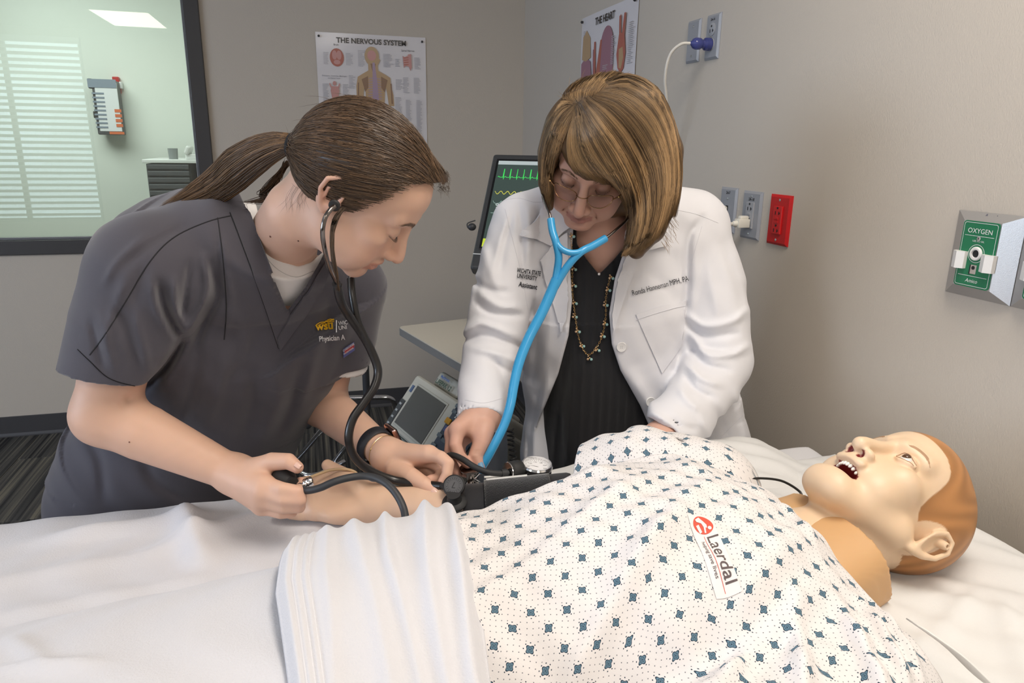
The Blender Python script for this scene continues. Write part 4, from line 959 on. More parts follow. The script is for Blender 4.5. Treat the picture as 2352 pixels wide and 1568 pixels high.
# manikin
M_MANSKIN = mat('manikin_vinyl', attr='Col', rough=.42, spec=.45, sss=.12)
man = thing('training_manikin', 'medical training manikin lying on the bed with open mouth and moulded ginger hair', 'manikin', (.1, .72, ZB))
S = Sdf(); head_ops(S, MAN_R, MAN_T, female=False, mouth_open=True, ears=False, eye_open=0.0, nose_w=1.25, nose_b=1.15, neck_fill=False, chin=.008)
S.frame(MAN_R, MAN_T)
for sx in (1, -1):
    ca, sa = math.cos(.42), math.sin(.42); M_ = np.array([[ca, sa * sx, 0], [-sa * sx, ca, 0], [0, 0, 1]])
    S.frame(MAN_R, MAN_T + MAN_R @ A(0, -.022, -.008)); S.ell((sx * .073, .008, -.016), (.0068, .0165, .027), .007, 'u', M_)
    S.ell((sx * .0795, .011, -.012), (.0055, .0130, .0215), .004, 's', M_)
    S.chain([(sx * .0745, .021, -.004), (sx * .079, .014, .012), (sx * .083, .001, .014), (sx * .085, -.009, .002), (sx * .083, -.008, -.018), (sx * .079, .001, -.034), (sx * .074, .013, -.044)], [.0028, .0030, .0032, .0032, .0036, .0045, .005], .006)
    S.rc((sx * .074, .003, .001), (sx * .0835, .003, .001), .0068, .0058, .002); S.rc((sx * .080, .003, .001), (sx * .092, .003, .001), .0025, .0025, .001, 's'); S.frame(MAN_R, MAN_T)
    # almond eye opening between moulded lids
    S.ell((sx * .0320, .0925, -.0020), (.0135, .0075, .0062), .003, 's')
    S.chain([(sx * .0185, .0855, -.003), (sx * .0265, .0915, .0042), (sx * .0365, .0905, .0042), (sx * .0465, .0815, -.002)], .0018, .003)
    S.chain([(sx * .0185, .0855, -.004), (sx * .0265, .0890, -.0085), (sx * .0365, .0880, -.0085), (sx * .0465, .0815, -.003)], .0016, .003)
    S.ell((sx * .0098, .1080, -.0535), (.0040, .0064, .0056), .0015, 's')
S.rc((0, -.016, -.050), (0, -.030, -.17), .050, .052, .016)
S.ell((0, .078, -.106), (.027, .021, .018), .016)
for sx in (1, -1): S.rc((sx * .050, .004, -.052), (sx * .020, .074, -.104), .018, .017, .016)
# hair lies a touch proud of the skin
S.frame()
NB_ = A(.60, .72, .865)
S.rc(A(.66, .722, .872), A(.50, .72, .87), .054, .07, .03); S.loft([(A(.55, .72, .87), (0, 1, 0), .13, .06), (A(.48, .72, .86), (0, 1, 0), .16, .075), (A(.34, .72, .865), (0, 1, 0), .15, .08), (A(.20, .72, .85), (0, 1, 0), .12, .055)], .03)
# right arm, palm up on the sheet
sh, el, wr = A(.50, .94, .868), A(.185, 1.018, .832), PX(868, 1158, 1.165)
S.chain([sh, lerp(sh, el, .5), el], [.046, .0345, .0335], .02); fa = lerp(el, wr, .35) + A(0, 0, .003)
S.chain([el, fa, lerp(el, wr, .75), wr], [.0345, .0355, .032, .0285], .02)
MH = dict(mcp=[PX(742, 1110, 1.185), PX(728, 1130, 1.170), PX(722, 1152, 1.158), PX(728, 1174, 1.148)])
pc_ = PX(800, 1150, 1.165)
for q in MH['mcp']: S.rc(wr, q, .0225, .0150, .022)
S.ell(PX(795, 1118, 1.165), (.030, .022, .017), .015, 'u', np.linalg.qr(np.array([PX(770, 1080, 1.19) - wr, [0, 0, 1], [0, 1, 0]]).T)[0])
S.ell(PX(790, 1178, 1.145), (.033, .020, .016), .015)
S.ell(PX(768, 1140, 1.130), (.024, .018, .009), .02, 's')
FR_ = [.0100, .0095, .0085, .0075]
S.chain([MH['mcp'][0], PX(705, 1105, 1.19), PX(680, 1112, 1.18), PX(668, 1125, 1.17)], FR_, .008)
S.chain([MH['mcp'][1], PX(690, 1128, 1.175), PX(668, 1138, 1.165), PX(660, 1150, 1.155)], FR_, .008)
S.chain([MH['mcp'][2], PX(685, 1155, 1.158), PX(662, 1162, 1.148), PX(650, 1170, 1.142)], FR_, .008)
S.chain([MH['mcp'][3], PX(695, 1182, 1.145), PX(668, 1180, 1.143), PX(648, 1172, 1.140)], FR_, .008)
S.chain([PX(822, 1120, 1.165), PX(798, 1098, 1.185), PX(772, 1082, 1.195), PX(752, 1068, 1.20)], [.019, .0150, .0125, .0098], .010)
for k, xx in enumerate((851, 858, 845)): S.chain([PX(xx + 3, 1124, 1.138), PX(xx - 2, 1160, 1.120), PX(xx - 6, 1195, 1.118)], .0010, .0025, 's')
S.chain([PX(742, 1180, 1.125), PX(727, 1160, 1.13), PX(723, 1140, 1.14)], .0014, .004, 's')
SK, HAIRC = A(.72, .535, .365), A(.42, .20, .075)
def man_color(V):
    q = local(MAN_R, MAN_T, V); c = np.tile(SK, (len(V), 1)); ax = np.abs(q[:, 0])
    # moulded hair cap behind a hairline that dips at the temple and ends in a sideburn before the ear
    edge = np.interp(q[:, 2], [-.043, -.030, -.024, -.022, -.015, .018, .034, .042, .050, .058, .064], [-.030, -.014, -.004, .012, .031, .045, .053, .060, .073, .094, .13])
    side = smooth(.0012, -.0012, q[:, 1] - edge) * (q[:, 2] > -.046 - .0 * ax)
    inear = ((q[:, 1] + .012) / .0245) ** 2 + ((q[:, 2] + .025) / .0355) ** 2
    hw = side * np.where(ax > .045, smooth(.94, 1.06, inear), 1)
    st = .5 + .5 * np.sin(q[:, 0] * 90 + q[:, 2] * 120 + 5 * np.sin(q[:, 1] * 60)); hc = HAIRC * (.85 + .3 * st)[:, None]
    c = c + (hc - c) * hw[:, None]
    m = (q[:, 1] > .055) & (q[:, 1] < .096) & (ax < .024) & (np.abs(q[:, 2] + .0785) < .0128)
    aw = smooth(.52, .46, V[:, 0]); c = c + (A(.66, .45, .325) - c) * aw[:, None]
    deep = (q[:, 1] < .0965) & (((ax / .0240) ** 2 + ((q[:, 2] + .0785) / .0126) ** 2) < 1.0) & (q[:, 1] > .05)
    c[deep] = A(.20, .018, .018)
    nos = ((ax - .0098) / .0047) ** 2 + ((q[:, 1] - .1080) / .0070) ** 2 + ((q[:, 2] + .0535) / .0063) ** 2
    c = c + (A(.19, .02, .02) - c) * smooth(1.12, .9, nos)[:, None]
    return c
body = S.build('body', .0018, M_MANSKIN, man, man_color, lambda V: (V[:, 0] > .36) & (V[:, 0] < .60) | ((V[:, 0] <= .36) & (V[:, 1] < .93)))
# moulded locks standing proud of the scalp, eyes, brows, teeth, collar
MANL = lambda *v: MAN_T + MAN_R @ A(*v)
for sx in (1, -1):
    e_ = MB().ball(MANL(sx * .032, .0795, -.002), .0122, 20).build('eye', mat('manikin_eye_white', (.66, .63, .58), .08, spec=.6), man, True)
    MB().ball(MANL(sx * .032 - .0, .0868, -.0002), (.0068, .0068, .0068), 16).build('iris', mat('manikin_iris', (.09, .045, .025), .06), e_, True)
M_LID = mat('painted_lid_line', (.40, .22, .13), .5)
mb = MB()
for sx in (1, -1):
    for pth in ([(sx * .0185, .0868, -.003), (sx * .0265, .0930, .0030), (sx * .0365, .0918, .0030), (sx * .0465, .0820, -.002)], [(sx * .020, .0875, -.0045), (sx * .0275, .0905, -.0072), (sx * .0365, .0892, -.0072), (sx * .0455, .0820, -.003)]): mb.tube(S.project(np.array([MANL(*p) for p in spline(pth, 18)]), 0), .00055, 5)
mb.build('lid_line', M_LID, man, True)['kind'] = 'stuff'
M_BROW = mat('painted_brow', (.42, .25, .14), .6)
mb = MB()
for sx in (1, -1):
    pts = S.project(np.array([MANL(*p) for p in spline([(sx * .017, .098, .0165), (sx * .030, .0955, .0215), (sx * .042, .086, .0215), (sx * .050, .074, .0165)], 24)]), .0)
    for k in range(-2, 3): mb.tube(pts[2 + abs(k):len(pts) - abs(k) * 2] + MAN_R @ A(0, 0, k * .00085), .00042, 4)
b_ = mb.build('eyebrow', M_BROW, man, True); b_['kind'] = 'stuff'
M_TEETH = mat('white_teeth', (.84, .80, .74), .25)
for i in range(10):
    t0 = (i - 4.5) / 4.5; x = t0 * .0205; y = .0965 - .011 * t0 * t0 * 1.3; w_ = .0042 if abs(t0) < .25 else .0036
    MB().ball(MANL(x, y, -.0690), (w_ * .62, .0026, .0048), 12, MAN_R).build('tooth', M_TEETH, man, True)
for i in range(8):
    t0 = (i - 3.5) / 3.5; MB().ball(MANL(t0 * .016, .0895 - .010 * t0 * t0, -.0895), (.0024, .0022, .0036), 10, MAN_R).build('tooth', M_TEETH, man, True)
MB().ball(MANL(0, .072, -.086), (.013, .018, .006), 20, MAN_R).build('tongue', mat('tongue_vinyl', (.30, .035, .035), .35), man, True)
SC = Sdf(); ca_ = [(A(.545, .705, .835), (0, 1, 0), .108, .078), (A(.60, .712, .855), (0, 1, 0), .104, .068), (A(.672, .716, .877), (0, 1, 0), .094, .058)]
SC.loft(ca_, 0, flat_end=.001, pw=3.0); SC.loft([(A(.52, .705, .835), (0, 1, 0), .102, .072), (A(.60, .712, .855), (0, 1, 0), .098, .063), (A(.702, .716, .886), (0, 1, 0), .085, .048)], .003, 's', pw=3.0)
SC.build('neck_collar', .003, mat('manikin_chest_skin', (.58, .35, .17), .42, sss=.1), man)
SN = Sdf()

# gown
def gown_material():
    m = bpy.data.materials.new('printed_cotton_gown'); m.use_nodes = True; nt = m.node_tree; b = nt.nodes['Principled BSDF']
    b.inputs['Roughness'].default_value = .85; b.inputs['Specular IOR Level'].default_value = .2; b.inputs['Sheen Weight'].default_value = .1
    N = lambda t: nt.nodes.new(t); L = nt.links.new
    def M(op, a, b_=None, c=None):
        n = N('ShaderNodeMath'); n.operation = op
        for i, x in enumerate((a, b_, c)):
            if x is None: continue
            if isinstance(x, (int, float)): n.inputs[i].default_value = x
            else: L(x, n.inputs[i])
        return n.outputs[0]
    uv = N('ShaderNodeUVMap'); uv.uv_map = 'UVMap'; sp = N('ShaderNodeSeparateXYZ'); L(uv.outputs[0], sp.inputs[0]); U, Vv = sp.outputs[0], sp.outputs[1]
    def cellxy(s, off):
        return [M('MULTIPLY', M('SUBTRACT', M('FRACT', M('ADD', M('DIVIDE', q, s), off)), .5), s) for q in (U, Vv)]
    def star(off):
        x, y = cellxy(.037, off); x2 = M('MULTIPLY', x, x); y2 = M('MULTIPLY', y, y); r2 = M('ADD', M('ADD', x2, y2), 1e-9); r = M('SQRT', r2)
        df = M('SUBTRACT', x2, y2); xy = M('MULTIPLY', M('MULTIPLY', x, y), 2)
        c4 = M('DIVIDE', M('SUBTRACT', M('MULTIPLY', df, df), M('MULTIPLY', xy, xy)), M('MULTIPLY', r2, r2))
        R = M('MULTIPLY', .0043, M('ADD', 1.0, M('MULTIPLY', c4, -.20))); q = M('DIVIDE', r, R)
        ring8 = M('DIVIDE', M('SUBTRACT', M('MULTIPLY', M('MULTIPLY', c4, c4), 2), 1), 1.0)
        dots = M('MULTIPLY', M('LESS_THAN', M('ABSOLUTE', M('SUBTRACT', r, .0066)), .00055), M('GREATER_THAN', ring8, .72))
        out = M('LESS_THAN', q, 1.0); inner = M('LESS_THAN', q, .78); cen = M('LESS_THAN', q, .17)
        ln = M('MULTIPLY', M('LESS_THAN', M('ABSOLUTE', M('SUBTRACT', q, .45)), .06), 1.0)
        dark = M('MAXIMUM', M('MAXIMUM', M('SUBTRACT', out, inner), cen), M('MAXIMUM', dots, ln)); return inner, dark, M('LESS_THAN', r, .0085)
    i1, d1, n1 = star(.0); i2, d2, n2 = star(.5)
    xs, ys = cellxy(.00617, .25); rr = M('SQRT', M('ADD', M('MULTIPLY', xs, xs), M('MULTIPLY', ys, ys)))
    # diagonal small dots: second staggered lattice
    xs2, ys2 = cellxy(.00617, .75); near = M('MAXIMUM', n1, n2)
    dot = M('MULTIPLY', M('LESS_THAN', rr, .00062), M('SUBTRACT', 1.0, near))
    fill = M('MAXIMUM', i1, i2); dark = M('MAXIMUM', M('MAXIMUM', d1, d2), M('MULTIPLY', dot, .75))
    def mix(f, a, b_):
        x = N('ShaderNodeMix'); x.data_type = 'RGBA'; L(f, x.inputs[0])
        for i, v in ((6, a), (7, b_)):
            if isinstance(v, tuple): x.inputs[i].default_value = (*v, 1)
            else: L(v, x.inputs[i])
        return x.outputs[2]
    col = mix(dark, mix(fill, (.71, .685, .68), (.12, .21, .28)), (.025, .045, .07)); L(col, b.inputs['Base Color'])
    n = N('ShaderNodeTexNoise'); n.inputs['Scale'].default_value = 900; tc = N('ShaderNodeTexCoord'); L(tc.outputs['Object'], n.inputs['Vector'])
    bp = N('ShaderNodeBump'); bp.inputs['Strength'].default_value = .2; bp.inputs['Distance'].default_value = .001; L(n.outputs['Fac'], bp.inputs['Height']); L(bp.outputs[0], b.inputs['Normal'])
    return m
M_GOWN = gown_material()
def bump(x, y, cx, cy, dirx, diry, length, width):
    """soft ridge of a fold: centre, direction, half length, half width"""
    d = math.hypot(dirx, diry); ux, uy = dirx / d, diry / d; a = (x - cx) * ux + (y - cy) * uy; b = -(x - cx) * uy + (y - cy) * ux
    return np.exp(-(b / width) ** 2) * np.exp(-(a / length) ** 4)
def smax(a, b, k): return np.maximum(a, b) + np.maximum(k - np.abs(a - b), 0) ** 2 / (4 * k)
def torso_h(x, y):
    w = np.interp(x, [-.1, .05, .2, .35, .5, .58, .66], [.185, .180, .188, .216, .235, .20, .16]); h = np.interp(x, [-.1, .05, .2, .35, .48, .56, .62, .70], [.135, .142, .158, .200, .198, .165, .125, .09])
    t = np.clip(np.abs(y - .72) / w, 0, 1.0); return ZB + h * np.maximum(1 - t ** 2.5, 0) ** .55
def near_arm(x, y):
    yc = np.interp(x, [0, .25, .50, .60], [.44, .435, .50, .54]); r = np.interp(x, [0, .3, .52, .60, .66], [.085, .09, .105, .085, .05])
    return ZB + .005 + 1.15 * r * np.sqrt(np.maximum(1 - ((y - yc) / (r * 1.15)) ** 2, 0)) + 0
def gown_z(x, y):
    z = smax(torso_h(x, y), near_arm(x, y), .035)
    z = smax(z, np.full_like(z, ZB + .008), .02)
    f = np.zeros_like(z)
    for cx, cy, dx, dy, l, w, a in ((.30, .60, .8, .55, .20, .014, .0065), (.20, .66, .75, .35, .16, .012, .005), (.36, .50, .9, .35, .16, .013, .008), (.30, .44, .7, .6, .13, .011, .008), (.42, .46, .5, .8, .10, .010, .009), (.50, .46, .3, .9, .09, .009, .009),
                             (.545, .49, .35, .9, .08, .008, .008), (.575, .50, .35, .95, .07, .007, .007), (.17, .52, .9, .5, .12, .012, .006), (.42, .86, .9, -.4, .10, .010, .005), (.25, .82, .9, -.2, .12, .010, .004), (.46, .58, .85, .5, .10, .014, .005), (.56, .66, .2, .95, .06, .008, .004), (.10, .74, .8, .5, .1, .010, .004)):
        f = f + a * bump(x, y, cx, cy, dx, dy, l, w)
    f = f + .0026 * np.sin(x * 46 - y * 60 + 2 * np.sin(y * 23)) * np.sin(y * 31 + x * 12) + .0010 * np.sin(x * 130 + y * 95)
    return z + f * 1.5 + .006
nxg, nyg = 170, 230; ys = np.linspace(.22, .985, nyg); xe = np.interp(ys, [.22, .30, .36, .41, .46, .52, .60, .68, .76, .84, .90, .95, .985], [.40, .46, .52, .575, .620, .618, .612, .600, .602, .606, .600, .585, .57])
u = np.linspace(0, 1, nxg)[:, None]; X = .06 + (xe[None] - .06) * u; Y = np.broadcast_to(ys[None], X.shape); Z = gown_z(X, Y)
Z = Z - .010 * smooth(.97, 1.0, u)       # neck edge turns down onto the skin
dU = np.sqrt(np.diff(X, axis=0) ** 2 + np.diff(Z, axis=0) ** 2); dV = np.sqrt(np.diff(Y, axis=1) ** 2 + np.diff(Z, axis=1) ** 2)
Uu = np.concatenate([np.zeros((1, nyg)), np.cumsum(dU, 0)], 0); j0 = int(nyg * .62); Uu = X * .4 + Uu * .6
Vv = np.concatenate([np.zeros((nxg, 1)), np.cumsum(dV, 1)], 1); Vv = Vv - Vv[:, j0:j0 + 1]
rot = .30; UV = np.stack([Uu * math.cos(rot) - Vv * math.sin(rot), Uu * math.sin(rot) + Vv * math.cos(rot)], -1)
idx = np.arange(nxg * nyg).reshape(nxg, nyg); F = np.stack([idx[:-1, :-1], idx[1:, :-1], idx[1:, 1:], idx[:-1, 1:]], -1).reshape(-1, 4)
g_ = gown = mesh_obj('hospital_gown', np.stack([X, Y, Z], -1).reshape(-1, 3), F, M_GOWN, man, uvs=UV.reshape(-1, 2)); g_.modifiers.new('thickness', 'SOLIDIFY').thickness = .0016
GB = bvh_of(g_)
# far sleeve over the right upper arm
S = Sdf(); a_, b_ = A(.575, .895, .875), A(.405, 1.000, .858)
gown['label'] = 'white gown printed with blue stars and small dots'
S.chain([a_, lerp(a_, b_, .5) + A(.005, .01, .018), b_, b_ + unit(b_ - a_) * .05], [.085, .080, .066, .064], .02)
S.chain([A(.52, .92, .945), A(.505, .99, .935), A(.50, 1.03, .90)], .012, .03); S.chain([A(.46, .95, .935), A(.445, 1.0, .928), A(.44, 1.04, .89)], .010, .025); S.chain([A(.56, .90, .935), A(.555, .97, .925)], .012, .03)
S.chain([A(.485, .94, .945), A(.475, 1.01, .935)], .006, .02, 's'); S.chain([A(.535, .92, .95), A(.525, 1.0, .94)], .006, .02, 's')
dr = unit(b_ - a_); S.cut(b_ - dr * .0, dr, A(.3, .8, .75), A(.6, 1.15, 1.0)); S.rc(b_ + dr * .05, b_ - dr * .06, .060, .058, .004, 's')
V, F = S.mesh(.003); uv = np.stack([V[:, 0] * 1.0 + V[:, 1] * .35, V[:, 1] * 1.05 - V[:, 2] * .6], 1); mesh_obj('sleeve', V, F, M_GOWN, gown, uvs=uv)
# neckline ties at the near shoulder
tp = [A(.610, .520, .905), A(.632, .490, .890), A(.655, .470, .866), A(.680, .462, .846)]; 
Vt = []; c_ = spline(tp, 14)
for i, p in enumerate(c_): w_ = .010; Vt += [p + A(-.004, w_, .001), p + A(.004, -w_, -.001)]
ti = mesh_obj('neck_tie', Vt, [(2 * i, 2 * i + 1, 2 * i + 3, 2 * i + 2) for i in range(len(c_) - 1)], mat('white_cotton_tape', (.76, .75, .73), .85), gown); ti.modifiers.new('thickness', 'SOLIDIFY').thickness = .0015
# maker's mark printed on the chest
def on_gown(mb, v, f, x, y, ux, uy, off=.0012, me=.006):
    vv, ff = drape(v, f, A(x, y, 1.08), ux, uy, GB, (0, 0, -1), off, me); mb.add(vv, ff)
c_ = PX(1672, 1232, .78)
ux_ = unit(A(PX(1706, 1282, .73)[0] - PX(1645, 1205, .79)[0], PX(1706, 1282, .73)[1] - PX(1645, 1205, .79)[1], 0)); uy_ = A(-ux_[1], ux_[0], 0)
P0 = A(.4085, .6265, 0)
mb = MB(); on_gown(mb, [(-.024, -.014), (.064, -.014), (.064, .014), (-.024, .014)], [(0, 1, 2, 3)], P0[0], P0[1], ux_, uy_, .0008, .008); mb.build('print_ground', mat('white_print_ground', (.74, .72, .71), .85), gown, True)
M_GPR = mat('gown_print_grey', (.10, .075, .075), .7); M_GRED = mat('gown_print_red', (.62, .085, .05), .7)
mb = MB(); v, f = text_geo('Laerdal', .019, bold=.0001); on_gown(mb, v, f, *(P0[:2]), ux_, uy_)
v, f = text_geo('helping save lives', .0062); on_gown(mb, v + np.array([.006, -.0085]), f, *P0[:2], ux_, uy_); mb.build('lettering', M_GPR, gown, True)
mb = MB(); on_gown(mb, [(.0, -.0030), (.061, -.0030), (.061, -.0024), (.0, -.0024)], [(0, 1, 2, 3)], *P0[:2], ux_, uy_)
ep = ell_poly(-.0125, .001, .0105, .0115, 28); on_gown(mb, ep, [tuple(range(28))], *P0[:2], ux_, uy_, .0012, .004); mb.build('emblem', M_GRED, gown, True)
mb = MB(); on_gown(mb, ell_poly(-.008, .007, .0022, .0022, 12), [tuple(range(12))], *P0[:2], ux_, uy_, .0016); on_gown(mb, [(-.021, -.002), (-.016, .002), (-.012, .0045), (-.0085, .004), (-.0095, .0005), (-.014, -.001), (-.016, -.006), (-.0185, -.007)], [tuple(range(8))], *P0[:2], ux_, uy_, .0016)
on_gown(mb, [(-.013, -.0045), (-.005, -.003), (-.0035, -.006), (-.012, -.008)], [(0, 1, 2, 3)], *P0[:2], ux_, uy_, .0016); on_gown(mb, [(-.0105, .0005), (-.0035, -.0005), (-.003, .0012), (-.0095, .0025)], [(0, 1, 2, 3)], *P0[:2], ux_, uy_, .0016)
mb.build('emblem_figures', mat('white_print_ground'), gown, True)

# blanket: flat over the bed, rising over the legs, its top turned back in a thick band
def leg_h(x, y):
    h = np.interp(x, [-1.2, -.95, -.6, -.25, 0, .2], [.14, .10, .085, .112, .128, .138]); w = np.interp(x, [-1.2, -.6, 0, .2], [.20, .21, .235, .235]); yc = np.interp(x, [-1.2, -.3, .2], [.60, .66, .70])
    t = np.clip(np.abs(y - yc) / w, 0, 1); return ZB + .006 + h * np.maximum(1 - t ** 2.3, 0) ** .62
def blanket_z(x, y):
    z = smax(leg_h(x, y), np.full_like(x, ZB + .011), .03)
    z = z + 0.0243 * bump(x, y, -.20, 1.075, -.3, 1, .09, .022) + 0.0135 * bump(x, y, -.14, 1.10, .9, .4, .12, .02) + 0.0162 * bump(x, y, -.30, 1.13, 1, .05, .12, .018)
    z = z + 0.0081 * bump(x, y, -.42, 1.02, 1, .15, .2, .02) + 0.0068 * bump(x, y, -.35, .94, 1, .1, .2, .018) + 0.0054 * bump(x, y, -.30, .72, .6, -.8, .05, .008) + 0.0068 * bump(x, y, -.27, .68, 1, -.3, .05, .007) + 0.0054 * bump(x, y, -.33, .62, 1, -.25, .08, .009)
    z = z + .0016 * np.sin(x * 17 + y * 23) * np.sin(y * 14 - x * 9) + .0010 * np.sin(x * 61 + 4 * np.sin(y * 20))
    e = BY1 + .012; over = np.maximum(y - e, 0); return z - np.where(y > e - .03, .5 * (y - e + .03) ** 2 / .03 * 1.0, 0)
blanket = thing('blanket', 'white flannel blanket over the manikin legs, top edge turned back', 'blanket', (-.4, .72, ZB))
def sheet(name, xs, ys, fz, m, parent, thick=.004):
    X, Y = np.meshgrid(xs, ys, indexing='ij'); Z = fz(X, Y); n0, n1 = X.shape
    # past the mattress edge the cloth hangs straight down
    e = BY1 + .014; ov = np.maximum(Y - e, 0); Z = np.where(ov > 0, fz(X, np.minimum(Y, e)) - ov * 1.0, Z); Y2 = np.where(ov > 0, e + .012 * (1 - np.exp(-ov / .02)) + .006 * np.sin(X * 30) * np.minimum(ov * 8, 1), Y)
    idx = np.arange(n0 * n1).reshape(n0, n1); F = np.stack([idx[:-1, :-1], idx[1:, :-1], idx[1:, 1:], idx[:-1, 1:]], -1).reshape(-1, 4)
    o = mesh_obj(name, np.stack([X, Y2, Z], -1).reshape(-1, 3), F, m, parent); o.modifiers.new('thickness', 'SOLIDIFY').thickness = thick; return o
ysb = np.concatenate([np.linspace(.18, 1.215, 180), np.linspace(1.222, 1.55, 26)])
sheet('main_sheet', np.linspace(-1.12, .06, 190), ysb, blanket_z, M_BLANKET, blanket)
# turned-back band
xl = lambda y: np.interp(y, [.18, .50, .60, .70, .76, .83, .90, .96], [-.028, -.034, -.046, -.058, -.056, -.050, -.044, -.03])
xr_ = lambda y: np.interp(y, [.18, .45, .55, .65, .73, .80, .86, .90, .96], [.150, .140, .142, .152, .160, .166, .166, .160, .155])
nu, nv = 130, 200; vv = np.linspace(.18, .962, nv); uu = np.linspace(0, 1, nu)[:, None]; ylim = vv[None]
X = xl(ylim) + (xr_(ylim) - xl(ylim)) * uu; Y = np.broadcast_to(ylim, X.shape)
base = smax(leg_h(X, Y), torso_h(X, Y) + .002, .03); base = smax(base, np.full_like(base, ZB + .012), .03)
wv = np.zeros_like(X)
for c0, w_, a_ in ((.20, .035, .004), (.42, .05, .007), (.60, .035, .007), (.78, .045, .010), (.92, .05, .012)):
    cc = c0 + .05 * np.sin(Y * 9 + c0 * 7) - .12 * (Y - .8) * (c0 - .2); wv = wv + 1.6 * a_ * np.exp(-((uu - cc) / w_) ** 2) * (.45 + .8 * smooth(.55, .95, Y))
edge = smooth(0, .05, uu) * smooth(1.0, .90, uu); endf = smooth(.962, .925, Y)
Z = base + .006 + .014 * edge * endf + wv * edge + .0012 * np.sin(uu * 140) * smooth(.2, .16, uu) * edge + .001 * np.sin(X * 90 + Y * 40)
Z = Z - .012 * (1 - smooth(1.0, .93, uu) * 1.0) 
idx = np.arange(nu * nv).reshape(nu, nv); F = np.stack([idx[:-1, :-1], idx[1:, :-1], idx[1:, 1:], idx[:-1, 1:]], -1).reshape(-1, 4)
b_ = mesh_obj('turned_back_band', np.stack([X, Y, Z], -1).reshape(-1, 3), F, M_BLANKET, blanket); b_.modifiers.new('thickness', 'SOLIDIFY').thickness = .004
mb = MB()
for k in (.085, .125, .165):
    i = int(k * nu); mb.tube(np.stack([X[i], Y[i], Z[i] - .0006], 1)[::2], .0011, 5)
mb.build('hem_stitching', mat('white_thread', (.72, .72, .76), .9), blanket, True)['kind'] = 'stuff'
# thin black lead looping over the pillow
t_ = thing('sensor_lead', 'thin black cable looping from the gown collar over the pillow', 'cable', tuple(PX(1712, 1102, 1.06)))
MB().tube(spline([PX(1700, 1112, 1.05), PX(1716, 1103, 1.06), PX(1745, 1098, 1.08), PX(1795, 1104, 1.09), PX(1835, 1127, 1.09), PX(1840, 1143, 1.08), PX(1825, 1157, 1.05), PX(1803, 1161, 1.02), PX(1785, 1166, 1.0)], 60), .0019, 8).build('cable', mat('black_cable', (.018, .018, .018), .4), t_, True)

# ------------------------------------------------------------------ hair: fine tapered strands laid on a scalp
def strands_mesh(name, curves, radii, cols, m, parent, nside=3):
    """curves: list of (k,3) arrays of equal k; every strand a thin tapered tube"""
    C = np.asarray(curves, np.float32); n, k, _ = C.shape
    T = np.gradient(C, axis=1); T /= np.linalg.norm(T, axis=2)[..., None] + 1e-9
    a = np.zeros_like(T); a[..., 2] = 1; a[np.abs(T[..., 2]) > .9] = (1, 0, 0)
    U = np.cross(T, a); U /= np.linalg.norm(U, axis=2)[..., None] + 1e-9; W_ = np.cross(T, U)
    t = np.linspace(0, 1, k); prof = np.clip(np.minimum(.55 + t * 3, (1.02 - t) * 4), .12, 1)
    R = np.asarray(radii)[:, None] * prof[None]; ang = np.linspace(0, 2 * PI, nside, endpoint=False)
    V = C[:, :, None, :] + R[:, :, None, None] * (np.cos(ang)[None, None, :, None] * U[:, :, None, :] + np.sin(ang)[None, None, :, None] * W_[:, :, None, :])
    idx = np.arange(n * k * nside).reshape(n, k, nside); nx = np.roll(idx, -1, axis=2)
    F = np.stack([idx[:, :-1], nx[:, :-1], nx[:, 1:], idx[:, 1:]], -1).reshape(-1, 4)
    cols = np.asarray(cols); cols = np.repeat(cols[:, None, :], k, 1) if cols.ndim == 2 else cols; col = np.repeat(cols[:, :, None, :], nside, 2).reshape(-1, 3)
    o = mesh_obj(name, V.reshape(-1, 3), F, m, parent, True, colors=col); o['kind'] = 'stuff'; return o
def hair_mat(name, rough=.38, spec=.5):
    m = mat(name, attr='Col', rough=rough, spec=spec); b = m.node_tree.nodes['Principled BSDF']; b.inputs['Anisotropic'].default_value = .6; return m
M_SKIN_S = mat('skin_student', attr='Col', rough=.48, spec=.4, sss=.12, bump=(700, .06, .0006))
M_SCRUB = fabric('charcoal_scrub_fabric', (.072, .069, .086), .75, 1500, .25, sheen=.3); M_SEAM = mat('dark_seam', (.018, .018, .022), .9)
M_TEE = fabric('white_tee_knit', (.78, .77, .77), .9, 1300, .2)

# ------------------------------------------------------------------ the student bending over the bed
student = thing('person', 'woman with a brown ponytail in dark grey scrubs bending over the bed, squeezing a bulb', 'person', (-.5, 1.55, 0))
SKB = A(.66, .42, .31)
def arm(S, sh, el, wr, r, k=.02):
    S.chain([sh, lerp(sh, el, .55), el], [r[0], r[1], r[2]], k); S.chain([el, lerp(el, wr, .3), lerp(el, wr, .72), wr], [r[2], r[3], r[4], r[5]], k)
def fingers(S, F, k=.007, sc=1.0):
    for pts, r in F: S.chain(pts, [q * sc for q in r], k)
def nail(mb, tip, base, out, w=.0052, l=.0095, curve=.0):
    t = unit(tip - base); o_ = unit(out - t * np.dot(out, t)); s = np.cross(t, o_); V = []; n = 7
    for j in range(5):
        for i in range(n):
            a = (i / (n - 1) - .5) * 2; b = j / 4; ww = w * (1 - .25 * max(0, b - .6) ** 2 * 6); V.append(tip - t * l * (1 - b) + s * ww * a + o_ * (.0072 * .98 - .0034 * a * a - .0010 * b * b))
    mb.add(np.array(V), [(j * n + i, j * n + i + 1, (j + 1) * n + i + 1, (j + 1) * n + i) for j in range(4) for i in range(n - 1)])
RSH, REL, RWR = PX(318, 612, 1.06), PX(240, 952, 1.10), PX(540, 1089, 1.105)
LSH, LEL, LWR = PX(790, 655, 1.30), PX(738, 925, 1.395), PX(893, 1047, 1.222)
SIDE_S = unit(LSH - RSH)
